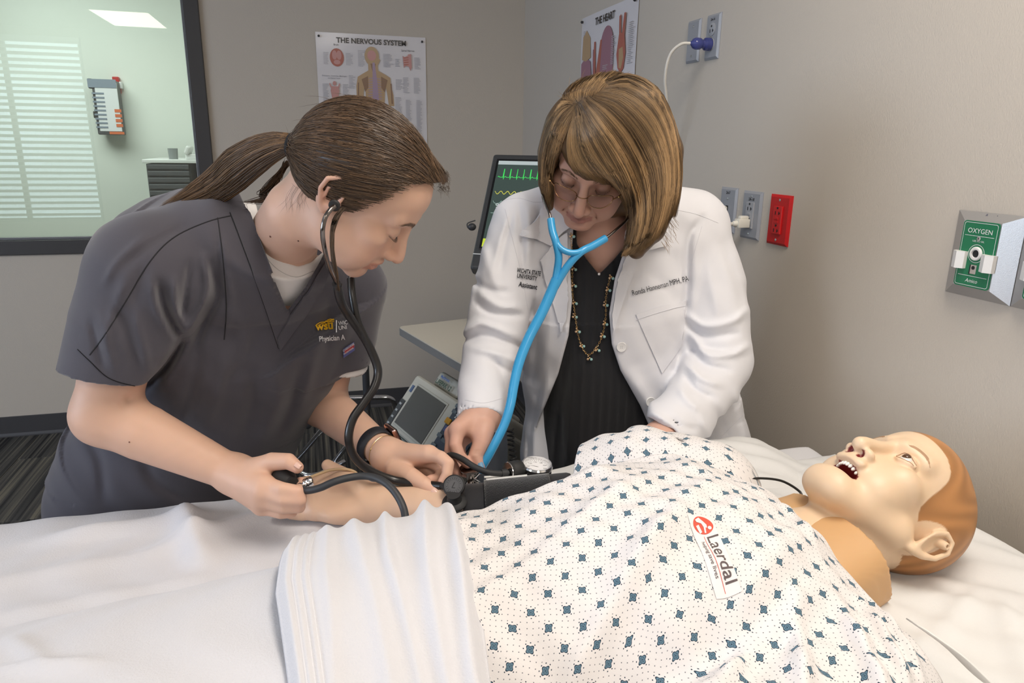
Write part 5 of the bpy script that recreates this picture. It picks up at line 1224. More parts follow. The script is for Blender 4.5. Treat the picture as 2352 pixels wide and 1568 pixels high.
spine = [PX(402, 1150, 1.44), PX(408, 1070, 1.42), PX(520, 905, 1.345), PX(590, 760, 1.265), PX(560, 640, 1.19), PX(622, 560, 1.13)]
def s_tor(o): return [(spine[0], SIDE_S, .215 + o, .165 + o), (spine[1], SIDE_S, .20 + o, .155 + o), (spine[2], SIDE_S, .165 + o, .125 + o), (spine[3], SIDE_S, .175 + o, .120 + o), (spine[4], SIDE_S, .150 + o, .095 + o), (spine[5], SIDE_S, .085 + o, .070 + o)]
S = Sdf(); head_ops(S, STU_R, STU_T, True, cran=.93, full=.5, nose_b=1.12)
S.frame(STU_R, STU_T); S.ell((0, .05, -.078), (.036, .036, .028), .02); S.frame()
STL = lambda *v: STU_T + STU_R @ A(*v)
S.chain([STL(0, -.020, -.045), STL(0, -.030, -.10), PX(655, 540, 1.135), PX(625, 640, 1.20)], [.053, .050, .053, .066], .03)
S.chain([spine[4], spine[3], spine[2], spine[1]], [.085, .085, .08, .08], .04); S.chain([RSH, spine[4], LSH], .05, .03)
arm(S, RSH, REL, RWR, [.055, .050, .0445, .043, .033, .0265]); arm(S, LSH, LEL, LWR, [.052, .047, .042, .040, .031, .0255])
S.chain([PX(318, 905, 1.075), PX(300, 915, 1.07)], .0015, .012, 's')
# right hand round the rubber bulb, seen from the thumb side
rm = [PX(606, 1110, 1.060), PX(601, 1128, 1.056), PX(598, 1148, 1.062), PX(600, 1164, 1.075)]
for q, r_ in zip(rm, (.0145, .0145, .0135, .0125)): S.rc(RWR, q, .0235, r_, .016)
S.rc(RWR, PX(600, 1078, 1.085), .023, .017, .015)
fr = [.0100, .0096, .0088, .0074]
RF = [([rm[0], PX(648, 1123, 1.046), PX(684, 1129, 1.048), PX(692, 1120, 1.068), PX(690, 1106, 1.082)], [.0115, .0104, .0096, .0086, .0074]),
      ([rm[1], PX(650, 1146, 1.046), PX(689, 1148, 1.048), PX(690, 1136, 1.070), PX(672, 1126, 1.088)], [.0118, .0106, .0098, .0088, .0076]),
      ([rm[2], PX(652, 1164, 1.052), PX(687, 1164, 1.055), PX(686, 1152, 1.078), PX(664, 1140, 1.095)], [.0112, .0100, .0092, .0084, .0074]),
      ([rm[3], PX(645, 1178, 1.066), PX(670, 1177, 1.070), PX(672, 1166, 1.088), PX(655, 1152, 1.10)], [.0100, .0088, .0080, .0074, .0066]),
      ([PX(590, 1078, 1.085), PX(624, 1060, 1.075), PX(662, 1059, 1.066), PX(683, 1073, 1.064)], [.0185, .0140, .0122, .0092])]
fingers(S, RF)
# left hand holding the black chest piece between thumb and curled fingers
lm = [PX(985, 1042, 1.173), PX(972, 1052, 1.200), PX(958, 1063, 1.220), PX(945, 1075, 1.233)]
for q, r_ in zip(lm, (.0145, .0140, .0130, .0120)): S.rc(LWR, q, .0235, r_, .016)
LF = [([lm[0], PX(1012, 1050, 1.158), PX(1029, 1064, 1.150), PX(1027, 1088, 1.144), PX(1016, 1106, 1.142)], [.0122, .0108, .0102, .0088, .0074]),
      ([lm[1], PX(1004, 1068, 1.193), PX(1015, 1082, 1.188), PX(1006, 1098, 1.172), PX(990, 1100, 1.163)], [.0120, .0104, .0098, .0086, .0074]),
      ([lm[2], PX(985, 1085, 1.213), PX(997, 1098, 1.208), PX(988, 1110, 1.192), PX(972, 1110, 1.180)], [.0112, .0098, .0090, .0082, .0072]),
      ([lm[3], PX(968, 1105, 1.228), PX(977, 1115, 1.218), PX(968, 1121, 1.200), PX(953, 1120, 1.190)], [.0100, .0086, .0080, .0074, .0066]),
      ([PX(912, 1078, 1.193), PX(946, 1094, 1.163), PX(976, 1113, 1.146), PX(1000, 1129, 1.138)], [.0190, .0142, .0120, .0088])]
fingers(S, LF)
fc = face_color(STU_R, STU_T, SKB, lip=(.50, .215, .165), blush=(.66, .30, .22), eye_dark=.15)
tips = [np.asarray(f[0][-1]) for f in RF + LF]; knk = [np.asarray(f[0][2]) for f in RF + LF]
def stu_color(V):
    c = fc(V)
    for p in tips: w = .40 * np.exp(-((V - p) ** 2).sum(1) / .011 ** 2); c = c + (A(.68, .32, .25) - c) * w[:, None]
    for p in knk: w = .25 * np.exp(-((V - p) ** 2).sum(1) / .010 ** 2); c = c + (A(.66, .33, .26) - c) * w[:, None]
    w = .10 * (.5 + .5 * np.sin(V[:, 0] * 160 + 3 * np.sin(V[:, 2] * 90)) * np.sin(V[:, 1] * 140 + V[:, 2] * 110)); c = c * (1 - .25 * w[:, None])
    return c
def hid_s(V):
    x, y, d = px_of(V); dh = np.linalg.norm(V - STU_T, axis=1); face = (dh < .165) | ((x > 540) & (x < 780) & (y < 640) & (d < 1.2))
    def near(a, b, r): ba = b - a; t = np.clip((V - a) @ ba / (ba @ ba), -.12, 2); return np.linalg.norm(V - a - t[:, None] * ba, axis=1) < r
    armr = near(lerp(RSH, REL, .62), REL, .075) | near(REL, RWR, .09) | near(LEL, LWR, .09) | near(lerp(LSH, LEL, .5), LEL, .07) | (np.linalg.norm(V - PX(640, 1120, 1.07), axis=1) < .11) | (np.linalg.norm(V - PX(970, 1080, 1.2), axis=1) < .13)
    return ~(face | armr)
S.build('body', .0018, M_SKIN_S, student, stu_color, hid_s)
SB = S
M_NAIL = mat('natural_nail', (.70, .46, .38), .25)
mb = MB(); nail(mb, PX(691, 1076, 1.058), PX(670, 1062, 1.062), A(0, -.3, 1)); mb.build('thumbnail', M_NAIL, student, True)
mb = MB(); nail(mb, PX(1006, 1135, 1.131), PX(978, 1114, 1.140), CAM_C - PX(1000, 1130, 1.14), .0058, .0105); mb.build('thumbnail', M_NAIL, student, True)
M_MOLE = mat('small_mole', (.16, .07, .05), .6)
def on_skin(S, px, py, d0=.8, d1=1.6):
    d = unit(PX(px, py, 1.0) - CAM_C); t = d0
    for _ in range(80):
        v = float(S.at(CAM_C + d * t)[0]); t += max(min(v, .1), .0002) * .8
        if v < .0004: break
    return CAM_C + d * t
for q, r_ in (((621, 543), .0016), ((685, 553), .0013), ((297, 1015), .0012)): MB().ball(on_skin(SB, *q), (r_, r_, r_), 8).build('mole', M_MOLE, student, True)

# scrub top
def tor(o, S, k=0): S.loft(s_tor(o), k, flat_end=.01)
S = Sdf(); tor(.012, S)
S.ell(PX(470, 600, 1.20), (.16, .11, .12), .05, 'u')
S.chain([PX(622, 590, 1.165), PX(480, 575, 1.12), PX(345, 625, 1.07)], [.075, .080, .082], .05)
S.chain([PX(640, 600, 1.19), PX(745, 640, 1.26), PX(795, 660, 1.30)], [.072, .070, .066], .04)
ripple_lo = np.min([c for c in spine], 0) - .3; ripple_hi = np.max([c for c in spine], 0) + .3
def surf_pts(S, pts, deep=0.0):
    P = []
    for q in pts:
        dd = unit(PX(*q, 1.0) - CAM_C); t = .8
        for _ in range(70):
            v = float(S.at(CAM_C + dd * t)[0]); t += max(min(v, .1), .0003) * .8
            if v < .0008: break
        P.append(CAM_C + dd * (t + deep))
    return P
lo_, hi_ = ripple_lo, ripple_hi
S.disp(lambda p: (.0022 * np.sin(p[:, 0] * 38 + 2.2 * np.sin(p[:, 2] * 17) + p[:, 2] * 9) * np.sin(p[:, 2] * 24 - p[:, 1] * 19) + .0007 * np.sin(p[:, 0] * 95 + p[:, 2] * 70)).astype(np.float32), lo_, hi_)
hr = unit(PX(250, 868, 1.088) - PX(300, 745, 1.075)); hn = unit(hr + .28 * unit(PX(200, 800, 1.09) - PX(300, 880, 1.09)) * -1)
SL = Sdf(); SL.chain([PX(345, 625, 1.065), PX(300, 745, 1.075), PX(250, 868, 1.088), PX(238, 930, 1.095)], [.086, .082, .0705, .066], .03)
SL.cut(PX(255, 856, 1.088), hn, A(-9, -9, -9), A(9, 9, 9))
SL.chain([PX(290, 780, 1.08), PX(250, 868, 1.088), PX(236, 940, 1.098)], [.060, .0655, .066], .003, 's')
S.sub(SL, .02)
hl = unit(PX(765, 850, 1.365) - PX(785, 760, 1.335)); hm = PX(788, 822, 1.352)
SL = Sdf(); SL.chain([PX(795, 660, 1.30), PX(785, 760, 1.335), PX(765, 850, 1.365)], [.070, .067, .064], .03); SL.cut(hm, hl, A(-9, -9, -9), A(9, 9, 9))
SL.chain([PX(788, 775, 1.338), PX(765, 850, 1.365)], [.056, .0585], .003, 's'); S.sub(SL, .02)
VN = [(548, 440), (566, 480), (590, 545), (618, 622), (658, 716), (700, 660), (737, 597), (752, 560), (720, 470), (640, 420)]
folds_px(S, [([(366, 650), (378, 706), (414, 770)], 11, -.013), ([(348, 640), (356, 700), (390, 775)], 10, .006), ([(400, 640), (402, 700), (420, 752)], 9, .009),
    ([(436, 605), (426, 675), (416, 735)], 9, -.008), ([(466, 590), (476, 660), (454, 722), (424, 772)], 10, .010), ([(490, 610), (500, 678), (472, 736), (446, 805)], 11, -.012), ([(520, 640), (528, 720), (500, 790)], 12, .005),
    ([(262, 700), (292, 770), (316, 840)], 12, -.006), ([(300, 690), (322, 770), (340, 850)], 12, .005), ([(230, 720), (244, 780), (262, 850)], 11, .004), ([(210, 740), (222, 790), (236, 845)], 8, -.004), ([(330, 610), (310, 680), (300, 740)], 14, -.005), ([(290, 640), (262, 710), (240, 790)], 12, .005),
    ([(424, 775), (385, 840), (338, 893)], 10, -.014), ([(498, 542), (504, 610), (520, 700)], 6, -.004), ([(512, 545), (520, 610), (536, 690)], 7, .003),
    ([(460, 800), (440, 900), (410, 980)], 16, -.008), ([(520, 800), (500, 900), (470, 980)], 18, .006), ([(560, 830), (585, 900), (560, 990)], 18, -.008), ([(620, 830), (640, 920), (600, 1010)], 18, .006), ([(690, 840), (672, 920), (640, 990)], 16, -.006), ([(725, 800), (712, 860), (690, 930)], 14, .005),
    ([(540, 720), (560, 790), (560, 850)], 14, .005), ([(600, 760), (560, 830), (520, 880)], 14, -.005), ([(760, 690), (750, 740), (752, 800)], 12, -.004), ([(420, 520), (350, 560), (290, 610)], 10, -.004), ([(330, 545), (270, 600), (240, 650)], 9, .004),
    ([(200, 1000), (230, 1060), (240, 1140)], 14, -.006), ([(330, 1060), (360, 1110), (430, 1150)], 14, -.006)], lo_, hi_, 1.42)
wedge(S, VN, .85, 1.30)
scrub = S.build('scrub_top', .0034, M_SCRUB, student); SBV = bvh_of(scrub)
# neck band, seams, side vent, pocket line
mb = MB(); v, f = drape_px([(560, 470), (575, 488), (600, 556), (632, 640), (672, 736), (668, 765), (655, 790), (640, 800), (612, 715), (575, 610), (545, 530), (528, 486)], SBV, .0022, .003); mb.add(v, f); mb.build('neck_band', M_SCRUB, scrub, True)
mb = MB(); v, f = drape_px([(750, 580), (758, 604), (736, 664), (696, 726), (642, 803), (636, 778), (664, 722), (706, 666), (745, 603)], SBV, .0052, .003); mb.add(v, f); mb.build('neck_band', M_SCRUB, scrub, True)
mb = MB()
for pts in ([(558, 490), (480, 508), (400, 545), (345, 600), (290, 690), (240, 770), (206, 815)], [(528, 488), (545, 532), (575, 612), (612, 716), (640, 800)], [(500, 500), (512, 590), (520, 700), (515, 780)], [(736, 640), (712, 700), (660, 780)]): line_px(mb, pts, SBV, .0010, .0)
mb.build('seam', M_SEAM, scrub, True)['kind'] = 'stuff'
mb = MB()
for off in (0, 1): line_px(mb, [(178, 802 + 0), (205, 828), (250, 868), (310, 886), (338, 880)], SBV, .0008, .0)
mb.build('hem_seam', M_SEAM, scrub, True)
M_GOLD_T = mat('yellow_embroidery', (.72, .42, .015), .6); M_WHITE_T = mat('white_embroidery', (.80, .80, .82), .6)
mb = MB(); text_px(mb, 'wsu', 25, (726, 758), (768, 754.5), SBV, .0024, bold=.03)
for pts in ([(725, 745), (734, 739.5), (748, 738), (768, 736.5)], [(729, 746.5), (738, 742), (750, 740.5), (768, 739.5)], [(742, 741), (748, 736), (754, 735)], [(750, 740.5), (756, 735.5), (762, 734.5)], [(758, 740), (763, 735.5), (768, 734.5)], [(744, 741), (750, 744.5), (757, 744.5)], [(752, 740.5), (758, 744), (765, 743.5)]): line_px(mb, pts, SBV, .00085, .0018, 14)
mb.build('emblem_embroidery', M_GOLD_T, scrub, True)
mb = MB(); text_px(mb, 'WIC', 13, (778, 747), (800, 744), SBV, .0022, width=21, bold=.01); text_px(mb, 'UNI', 13, (778, 757.5), (800, 754.5), SBV, .0022, width=19, bold=.01); text_px(mb, 'Physician A', 17, (733, 784), (790, 780), SBV, .0022, width=60, bold=.018)
v, f = drape_px([(771.5, 735), (774, 735), (774, 763), (771.5, 763)], SBV, .0022, fit=True); mb.add(v, f); mb.build('name_embroidery', M_WHITE_T, scrub, True)
mb = MB(); v, f = drape_px([(786, 800), (811, 784), (813, 802), (787, 820)], SBV, .0030, .001); mb.add(v, f); tg = mb.build('sleeve_tag', mat('blue_woven_tag', (.12, .14, .36), .7), scrub, True)
mb = MB(); v, f = drape_px([(788, 802), (810, 787), (811, 795), (789, 810)], SBV, .0038); mb.add(v, f); mb.build('red_tag_field', mat('red_woven_tag', (.50, .05, .06), .7), scrub, True)
mb = MB(); text_px(mb, 'CHEROKEE', 6.2, (789, 808.5), (810, 794), SBV, .0090, bold=.01); text_px(mb, 'WORKWEAR', 4.6, (790, 815), (810, 801.5), SBV, .0090, bold=.01); mb.build('tag_lettering', M_WHITE_T, scrub, True)
# white tee under the scrub
S = Sdf(); S.loft([(c, u, a + o, b + o) for (c, u, a, b), o in zip(s_tor(0), (-.05, -.05, -.05, -.04, -.012, .003))], 0, flat_end=.01); S.chain([PX(622, 590, 1.165), PX(480, 575, 1.12), PX(345, 625, 1.07)], [.062, .052, .045], .03); S.chain([PX(640, 600, 1.19), PX(745, 640, 1.26), PX(795, 660, 1.30)], [.061, .058, .054], .04)
hm2 = PX(786, 838, 1.357); SL = Sdf(); SL.chain([PX(795, 660, 1.30), PX(785, 760, 1.335), PX(768, 855, 1.364)], [.057, .0575, .0605], .03); SL.cut(hm2, hl, A(-9, -9, -9), A(9, 9, 9)); SL.chain([PX(786, 790, 1.343), PX(766, 865, 1.366)], [.048, .0565], .002, 's'); S.sub(SL, .02)
wedge(S, [(572, 440), (588, 468), (600, 520), (620, 562), (648, 594), (682, 611), (716, 600), (752, 570), (740, 500), (660, 430)], .85, 1.32)
tee = S.build('white_tee', .0032, M_TEE, student); TB = bvh_of(tee)
mb = MB(); line_px(mb, [(566, 470), (580, 520), (604, 580), (640, 620), (680, 636), (720, 622)], TB, .0007, 0); mb.build('collar_seam', mat('grey_seam', (.5, .5, .5), .9), tee, True)
# trousers and shoes
S = Sdf(); S.loft([(spine[0] + A(0, 0, .05), SIDE_S, .20, .155), (spine[0] - A(0, 0, .06), SIDE_S, .205, .16)], 0)
hipL, hipR = spine[0] + SIDE_S * .10 - A(0, 0, .08), spine[0] - SIDE_S * .10 - A(0, 0, .08)
ftL, ftR = A(hipL[0] + .02, hipL[1] + .10, .03), A(hipR[0] - .02, hipR[1] + .08, .03)
for h_, f_ in ((hipL, ftL), (hipR, ftR)): S.chain([h_, lerp(h_, f_, .5) + A(.02, -.02, 0), f_ + A(0, 0, .07)], [.115, .088, .075], .05)
S.build('scrub_trousers', .007, M_SCRUB, student)
FWD_S = unit(np.cross(A(0, 0, 1), SIDE_S)) 
for f_ in (ftL, ftR):
    S = Sdf(); S.chain([A(f_[0], f_[1], .045), A(f_[0], f_[1], .04) + FWD_S * -.12 * -1], [.042, .034], .01); S.cut(A(f_[0], f_[1], .002), (0, 0, -1), f_ - .3, f_ + .3); S.build('shoe', .006, mat('black_shoe', (.02, .02, .022), .5), student)

# ------------------------------------------------------------------ the student's hair, pulled back into a low ponytail
M_HAIR_S = hair_mat('brown_hair', .40)
def find_mid(px, py, R, t):
    best = min(np.linspace(.85, 1.35, 400), key=lambda d: abs(local(R, t, PX(px, py, d)[None])[0, 0])); return PX(px, py, best)
TIE = find_mid(686, 338, STU_R, STU_T)
tl = local(STU_R, STU_T, TIE[None])[0]
H = Sdf(); H.frame(STU_R, STU_T)
H.ell((0, -.005, .034), (.0830, .0970, .0800), 0); H.ell((0, -.030, .008), (.074, .066, .072), .03); H.ell((0, .036, .040), (.068, .060, .056), .02)
H.ell((-.030, .070, .068), (.034, .030, .024), .02); H.ell((-.012, .078, .070), (.020, .024, .016), .02)
H.rc((0, -.070, .0), tl, .030, .0125, .03)
HF = Sdf(); HF.frame(STU_R, STU_T)
HCUT = [('e', (0, .128, -.010), (.085, .062, .094)), ('e', (.085, .030, -.040), (.040, .040, .052)), ('e', (-.085, .030, -.040), (.040, .040, .052)), ('e', (.094, -.004, -.026), (.030, .034, .030)), ('e', (-.094, -.004, -.026), (.030, .034, .030)), ('e', (0, .02, -.095), (.09, .09, .058))]
for _, c, r in HCUT: H.ell(c, r, .006, 's')
H.frame()
def keep_faces(V, F, ok):
    F = F[ok[F].all(1)]; u, inv = np.unique(F, return_inverse=True); return V[u], inv.reshape(F.shape)
H2 = Sdf(); H2.frame(STU_R, STU_T)
H2.ell((0, -.005, .034), (.0845, .0985, .0815), 0); H2.ell((0, -.030, .008), (.0755, .0675, .0735), .03); H2.ell((0, .036, .040), (.0695, .0615, .0575), .02); H2.ell((-.030, .070, .068), (.036, .032, .026), .02); H2.ell((-.012, .078, .070), (.021, .025, .017), .02); H2.rc((0, -.070, .0), tl, .031, .0125, .03); H2.frame()
def hairline_ok(q):
    """q local points on the scalp: True where hair grows"""
    ax = np.abs(q[:, 0]); y, z = q[:, 1], q[:, 2]
    e = np.interp(z, [-.055, -.030, -.010, .009, .039, .057, .075, .082, .095], [-.040, -.020, .004, .022, .036, .045, .055, .066, .11])
    return (y < e) & (z > np.interp(y, [-.12, -.05, -.02, .0, .03], [-.055, -.052, -.030, -.006, -.014]))
HV, HFc = H.mesh(.0025); HV, HFc = keep_faces(HV, HFc, hairline_ok(local(STU_R, STU_T, HV) + A(0, .004, 0)))
hair_s = mesh_obj('hair', HV, HFc, M_HAIR_S, student, True, colors=np.tile(A(.045, .027, .017), (len(HV), 1)))
N_ = 9000; g = rng.normal(size=(N_ * 4, 3)); g /= np.linalg.norm(g, axis=1)[:, None]
P = STU_T + (g * A(.0845, .1015, .0815) + A(0, -.008, .034)) @ STU_R.T
P = H2.project(P, 0, 3); q = local(STU_R, STU_T, P); P = P[hairline_ok(q)][:3900]
# extra roots along the hairline so its edge reads as combed-back hair
hl_ = np.array([(.014, .075, .080), (.036, .055, .083), (.050, .051, .074), (.063, .045, .057), (.069, .038, .039), (.068, .026, .010), (.064, .014, -.008), (.06, -.02, -.028), (.05, -.04, -.042), (.036, -.052, -.050), (.015, -.062, -.054)])
hl_ = np.concatenate([hl_, hl_ * A(-1, 1, 1)]); 
E_ = np.concatenate([spline(hl_[:11], 420), spline(hl_[11:], 160)]); E_ = STU_T + (E_ + rng.normal(size=E_.shape) * .0022) @ STU_R.T
P = np.concatenate([P, H2.project(E_, -.004, 3)])
k = 12; t = np.linspace(0, 1, k); n = len(P); jit = rng.normal(size=(n, 3)) * .004
C = np.zeros((n, k, 3)); tie = TIE + jit
lift = rng.uniform(-.0010, .0020, n); ph_ = rng.uniform(0, 6.28, n)
for i, tt in enumerate(t):
    s_ = tt ** .92; p = P * (1 - s_) + tie * s_
    # sag below the ear line and round the crown so strands sweep rather than cut straight
    C[:, i] = H2.project(p, 0, 4) if tt < .93 else p
    w = math.sin(PI * tt)
    C[:, i] += H2.grad(C[:, i]) * (lift * w + .0008 * w * np.sin(tt * 7 + ph_))[:, None]
for _ in range(4): C[:, 1:-1] = .5 * C[:, 1:-1] + .25 * (C[:, :-2] + C[:, 2:])
def hcols(n, dark, light, streak=.35, seed=3):
    r = np.random.default_rng(seed); u = r.beta(1.3, 2.4, n)[:, None]; return np.asarray(dark) + (np.asarray(light) - np.asarray(dark)) * u
strands_mesh('strands', C, rng.uniform(.00038, .00070, n), hcols(n, (.038, .023, .014), (.19, .11, .058)), M_HAIR_S, hair_s)
# the loose tail
def tail_paths(n, seed):
    r = np.random.default_rng(seed); ctrl = [PX(686, 338, 1.045), PX(650, 333, 1.05), PX(600, 352, 1.06), PX(545, 388, 1.075), PX(480, 438, 1.09), PX(362, 490, 1.075)]
    ctrl = np.array(ctrl); ctrl[0] = TIE; ctrl[1] = TIE + (ctrl[1] - PX(686, 338, 1.045)); D_ = ctrl[1] - PX(650, 333, 1.05); ctrl[2:] += D_ * np.array([.8, .5, .2, 0])[:, None]
    rad = np.array([.010, .018, .027, .032, .026, .008]); a = r.uniform(0, 2 * PI, n); b = np.sqrt(r.uniform(0, 1, n)); end = r.uniform(.70, 1.0, n); out = np.zeros((n, 12, 3))
    up = CAM_R @ A(0, 1, 0); dep = CAM_R @ A(0, 0, 1); c_ = spline(ctrl, 120); rr = np.interp(np.linspace(0, 5, 120), range(6), rad)
    perp = np.cross(np.gradient(c_, axis=0), dep); perp /= np.linalg.norm(perp, axis=1)[:, None]
    for i in range(12):
        f = (i / 11) * end * 119; j = np.minimum(f.astype(int), 118); u = (f - j)[:, None]
        c = c_[j] * (1 - u) + c_[j + 1] * u; R = rr[j]
        out[:, i] = c + perp[j] * (np.cos(a) * b * R)[:, None] + dep * (np.sin(a) * b * R * .55)[:, None] + np.sin(i * .5 + r.uniform(0, 6.28, (n, 1)) * 0 + a[:, None] * 3) * r.normal(size=(n, 3)) * .0003
    return out
T_ = tail_paths(2000, 5); strands_mesh('ponytail', T_, rng.uniform(.00040, .00075, 2000), hcols(2000, (.035, .02, .012), (.26, .15, .07), seed=8), M_HAIR_S, hair_s)
# small curls under the tail, tendril by the ear, fine hairs at the nape
cur = []
for i in range(70):
    a, b = rng.uniform(0, 1, 2); c = [PX(655 + 12 * a, 372, 1.07), PX(640 - 20 * a, 405 + 20 * b, 1.075), PX(625 - 30 * a, 440 + 8 * b, 1.08), PX(600 + 40 * b, 452 + 8 * a, 1.08), PX(560 - 20 * a + 50 * b, 462 + 4 * a, 1.08)]; cur.append(spline(np.array(c) + rng.normal(size=(5, 3)) * .002, 16))
for i in range(60):
    a = rng.uniform(-1, 1); o_ = CAM_R @ A(.0022 * a, 0, 0)
    c = [PX(788, 478, .945), PX(770, 505, .940), PX(762, 548, .938), PX(766, 600, .940), PX(774, 640, .945), PX(779 - 6 * (a > .6), 668, .95)]; cur.append(spline(np.array(c) + o_ * np.array([1.5, 1.4, 1, .8, .5, .2])[:, None] + rng.normal(size=(6, 3)) * .0006, 16))
for i in range(22):
    a = rng.uniform(0, 1); c = [on_skin(SB, 672 + 50 * a, 425 + 6 * a), on_skin(SB, 655 + 50 * a, 450 + rng.uniform(0, 10)), on_skin(SB, 640 + 60 * a + rng.uniform(-20, 20), 475 + rng.uniform(0, 20))]; cur.append(spline(np.array(c) + CAM_R @ A(0, 0, .001), 16))
cur = np.array(cur); rr = np.full(len(cur), .0006); rr[-22:] = .00010
strands_mesh('loose_strands', cur, rr, hcols(len(cur), (.03, .018, .012), (.12, .07, .035), seed=4), M_HAIR_S, hair_s)
fly = []
for i in range(130):
    p0 = P[rng.integers(0, 3800)]; g_ = H2.grad(p0[None])[0]; d_ = unit(TIE - p0) + rng.normal(size=3) * .5; fly.append(spline([p0, p0 + g_ * .004 + d_ * .012, p0 + g_ * rng.uniform(.003, .010) + d_ * .03], 8))
for i in range(120):
    b0 = PX(rng.uniform(1000, 1026), rng.uniform(395, 440), 1.06); fly.append(spline([b0, b0 + CAM_R @ A(.004, rng.normal() * .004, 0), b0 + CAM_R @ A(rng.uniform(.002, .010), -rng.uniform(0, .012), rng.normal() * .004)], 8))
fly = np.array(fly); strands_mesh('flyaway_hairs', fly, np.full(len(fly), .00018), hcols(len(fly), (.06, .04, .025), (.2, .13, .07), seed=6), M_HAIR_S, hair_s)
# elastic, brows and lashes
ax_ = unit(T_[:, 2].mean(0) - TIE); S = Sdf(); u1 = unit(np.cross(ax_, A(0, 0, 1))); u2 = np.cross(ax_, u1)
ring = [TIE + ax_ * .004 + .0150 * (math.cos(a) * u1 + math.sin(a) * u2) for a in np.linspace(0, 2 * PI, 25)]
mb = MB()
for off in (-.005, 0, .005): mb.tube(np.array(ring) + ax_ * off, .0046, 10, False)
mb.build('hair_tie', mat('black_elastic', (.008, .008, .010), .8), student, True)
def lash(S_, R, t, sx, up=True, n=30, L=.007, col=None, droop=-.6):
    """lashes along the closed lid edge"""
    out = []
    for i in range(n):
        u = i / (n - 1); pts = spline([(sx * .0205, .0870, -.0060), (sx * .026, .0912, -.0085), (sx * .036, .0902, -.0085), (sx * .0450, .0812, -.0055)], 40); p = pts[int(u * 39)]
        l = L * (.5 + .5 * math.sin(PI * min(u * .8 + .2, 1))); o_ = A(sx * (u - .35) * .9, .9, droop); p = t + R @ p
        q = R @ unit(o_) * l; out.append(spline([p, p + q * .5, p + q + R @ A(0, 0, .0012)], 8))
    return out
ls = lash(SB, STU_R, STU_T, 1, n=26, L=.0070) + lash(SB, STU_R, STU_T, -1, n=20, L=.007); strands_mesh('eyelashes', np.array(ls), np.full(len(ls), .00020), np.tile(A(.015, .01, .008), (len(ls), 1)), M_HAIR_S, student)
def brow(S_, R, t, sx, n, r, col, z0=.0165):
    out = []
    path = S_.project(np.array([t + R @ A(*p) for p in spline([(sx * .014, .1, z0), (sx * .026, .098, z0 + .006), (sx * .038, .092, z0 + .007), (sx * .050, .076, z0 + .001)], 30)]), .0006)
    for i in range(n):
        u = rng.uniform(0, 1); j = int(u * 26); p = path[j] + R @ A(0, 0, rng.normal() * .0022 * (1 - .4 * u)); q = path[min(j + 4, 29)] - path[j] + R @ A(0, 0, .0015 * (1 - u)); out.append(np.array([p, p + q * .5, p + q]))
    return out
bs = brow(SB, STU_R, STU_T, 1, 190, .0003, None) + brow(SB, STU_R, STU_T, -1, 60, .0003, None); strands_mesh('eyebrows', np.array(bs), np.full(len(bs), .00020), hcols(len(bs), (.16, .10, .065), (.32, .21, .14), seed=2), M_HAIR_S, student)

# ------------------------------------------------------------------ the instructor in a white coat
tutor = thing('person', 'woman in a white lab coat with a light brown bob, head bowed over the patient', 'person', (.62, 1.75, 0))
M_SKIN_T = mat('skin_tutor', attr='Col', rough=.5, spec=.4, sss=.12, bump=(650, .08, .0006))
M_COAT = fabric('white_coat_twill', (.70, .70, .735), .8, 1500, .2, sheen=.1); M_BLOUSE = fabric('black_pleated_blouse', (.017, .017, .019), .7, 1200, .3, sheen=.2)
SKF = A(.58, .345, .265)
fRSH, fREL, fRWR = PX(1200, 520, 1.475), PX(1135, 785, 1.425), PX(1112, 950, 1.305)
fLSH, fLEL, fLWR = PX(1588, 520, 1.50), PX(1655, 830, 1.49), PX(1515, 1012, 1.335)
SIDE_F = unit(fLSH - fRSH)
fsp = [PX(1440, 1150, 1.69), PX(1435, 1030, 1.68), PX(1415, 880, 1.63), PX(1395, 700, 1.55), PX(1392, 560, 1.50), PX(1385, 470, 1.455)]
def f_tor(o): return [(fsp[0], SIDE_F, .235 + o, .165 + o), (fsp[1], SIDE_F, .225 + o, .160 + o), (fsp[2], SIDE_F, .190 + o, .145 + o), (fsp[3], SIDE_F, .180 + o, .132 + o), (fsp[4], SIDE_F, .155 + o, .095 + o), (fsp[5], SIDE_F, .075 + o, .065 + o)]
S = Sdf(); head_ops(S, FAC_R, FAC_T, True, age=1, full=.5, nose_b=1.12, nose_w=1.15, ears=False, nose_up=-.002)
FL_ = lambda *v: FAC_T + FAC_R @ A(*v)
S.chain([FL_(0, -.018, -.05), FL_(0, -.02, -.10), PX(1390, 560, 1.480), PX(1385, 640, 1.535)], [.054, .052, .056, .085], .03)
S.chain([fsp[4], fsp[3], fsp[2], fsp[1]], .075, .04); S.chain([fRSH, fsp[4], fLSH], .045, .03)
arm(S, fRSH, fREL, fRWR, [.045, .038, .032, .030, .028, .0285]); arm(S, fLSH, fLEL, fLWR, [.045, .038, .034, .032, .029, .029])
hm_ = [PX(1052, 985, 1.255), PX(1040, 996, 1.275), PX(1044, 1008, 1.298), PX(1052, 1018, 1.315)]
for q_, r_ in zip(hm_, (.0155, .0150, .0140, .0130)): S.rc(fRWR, q_, .0255, r_, .016)
S.rc(fRWR, PX(1104, 1000, 1.265), .023, .018, .015)
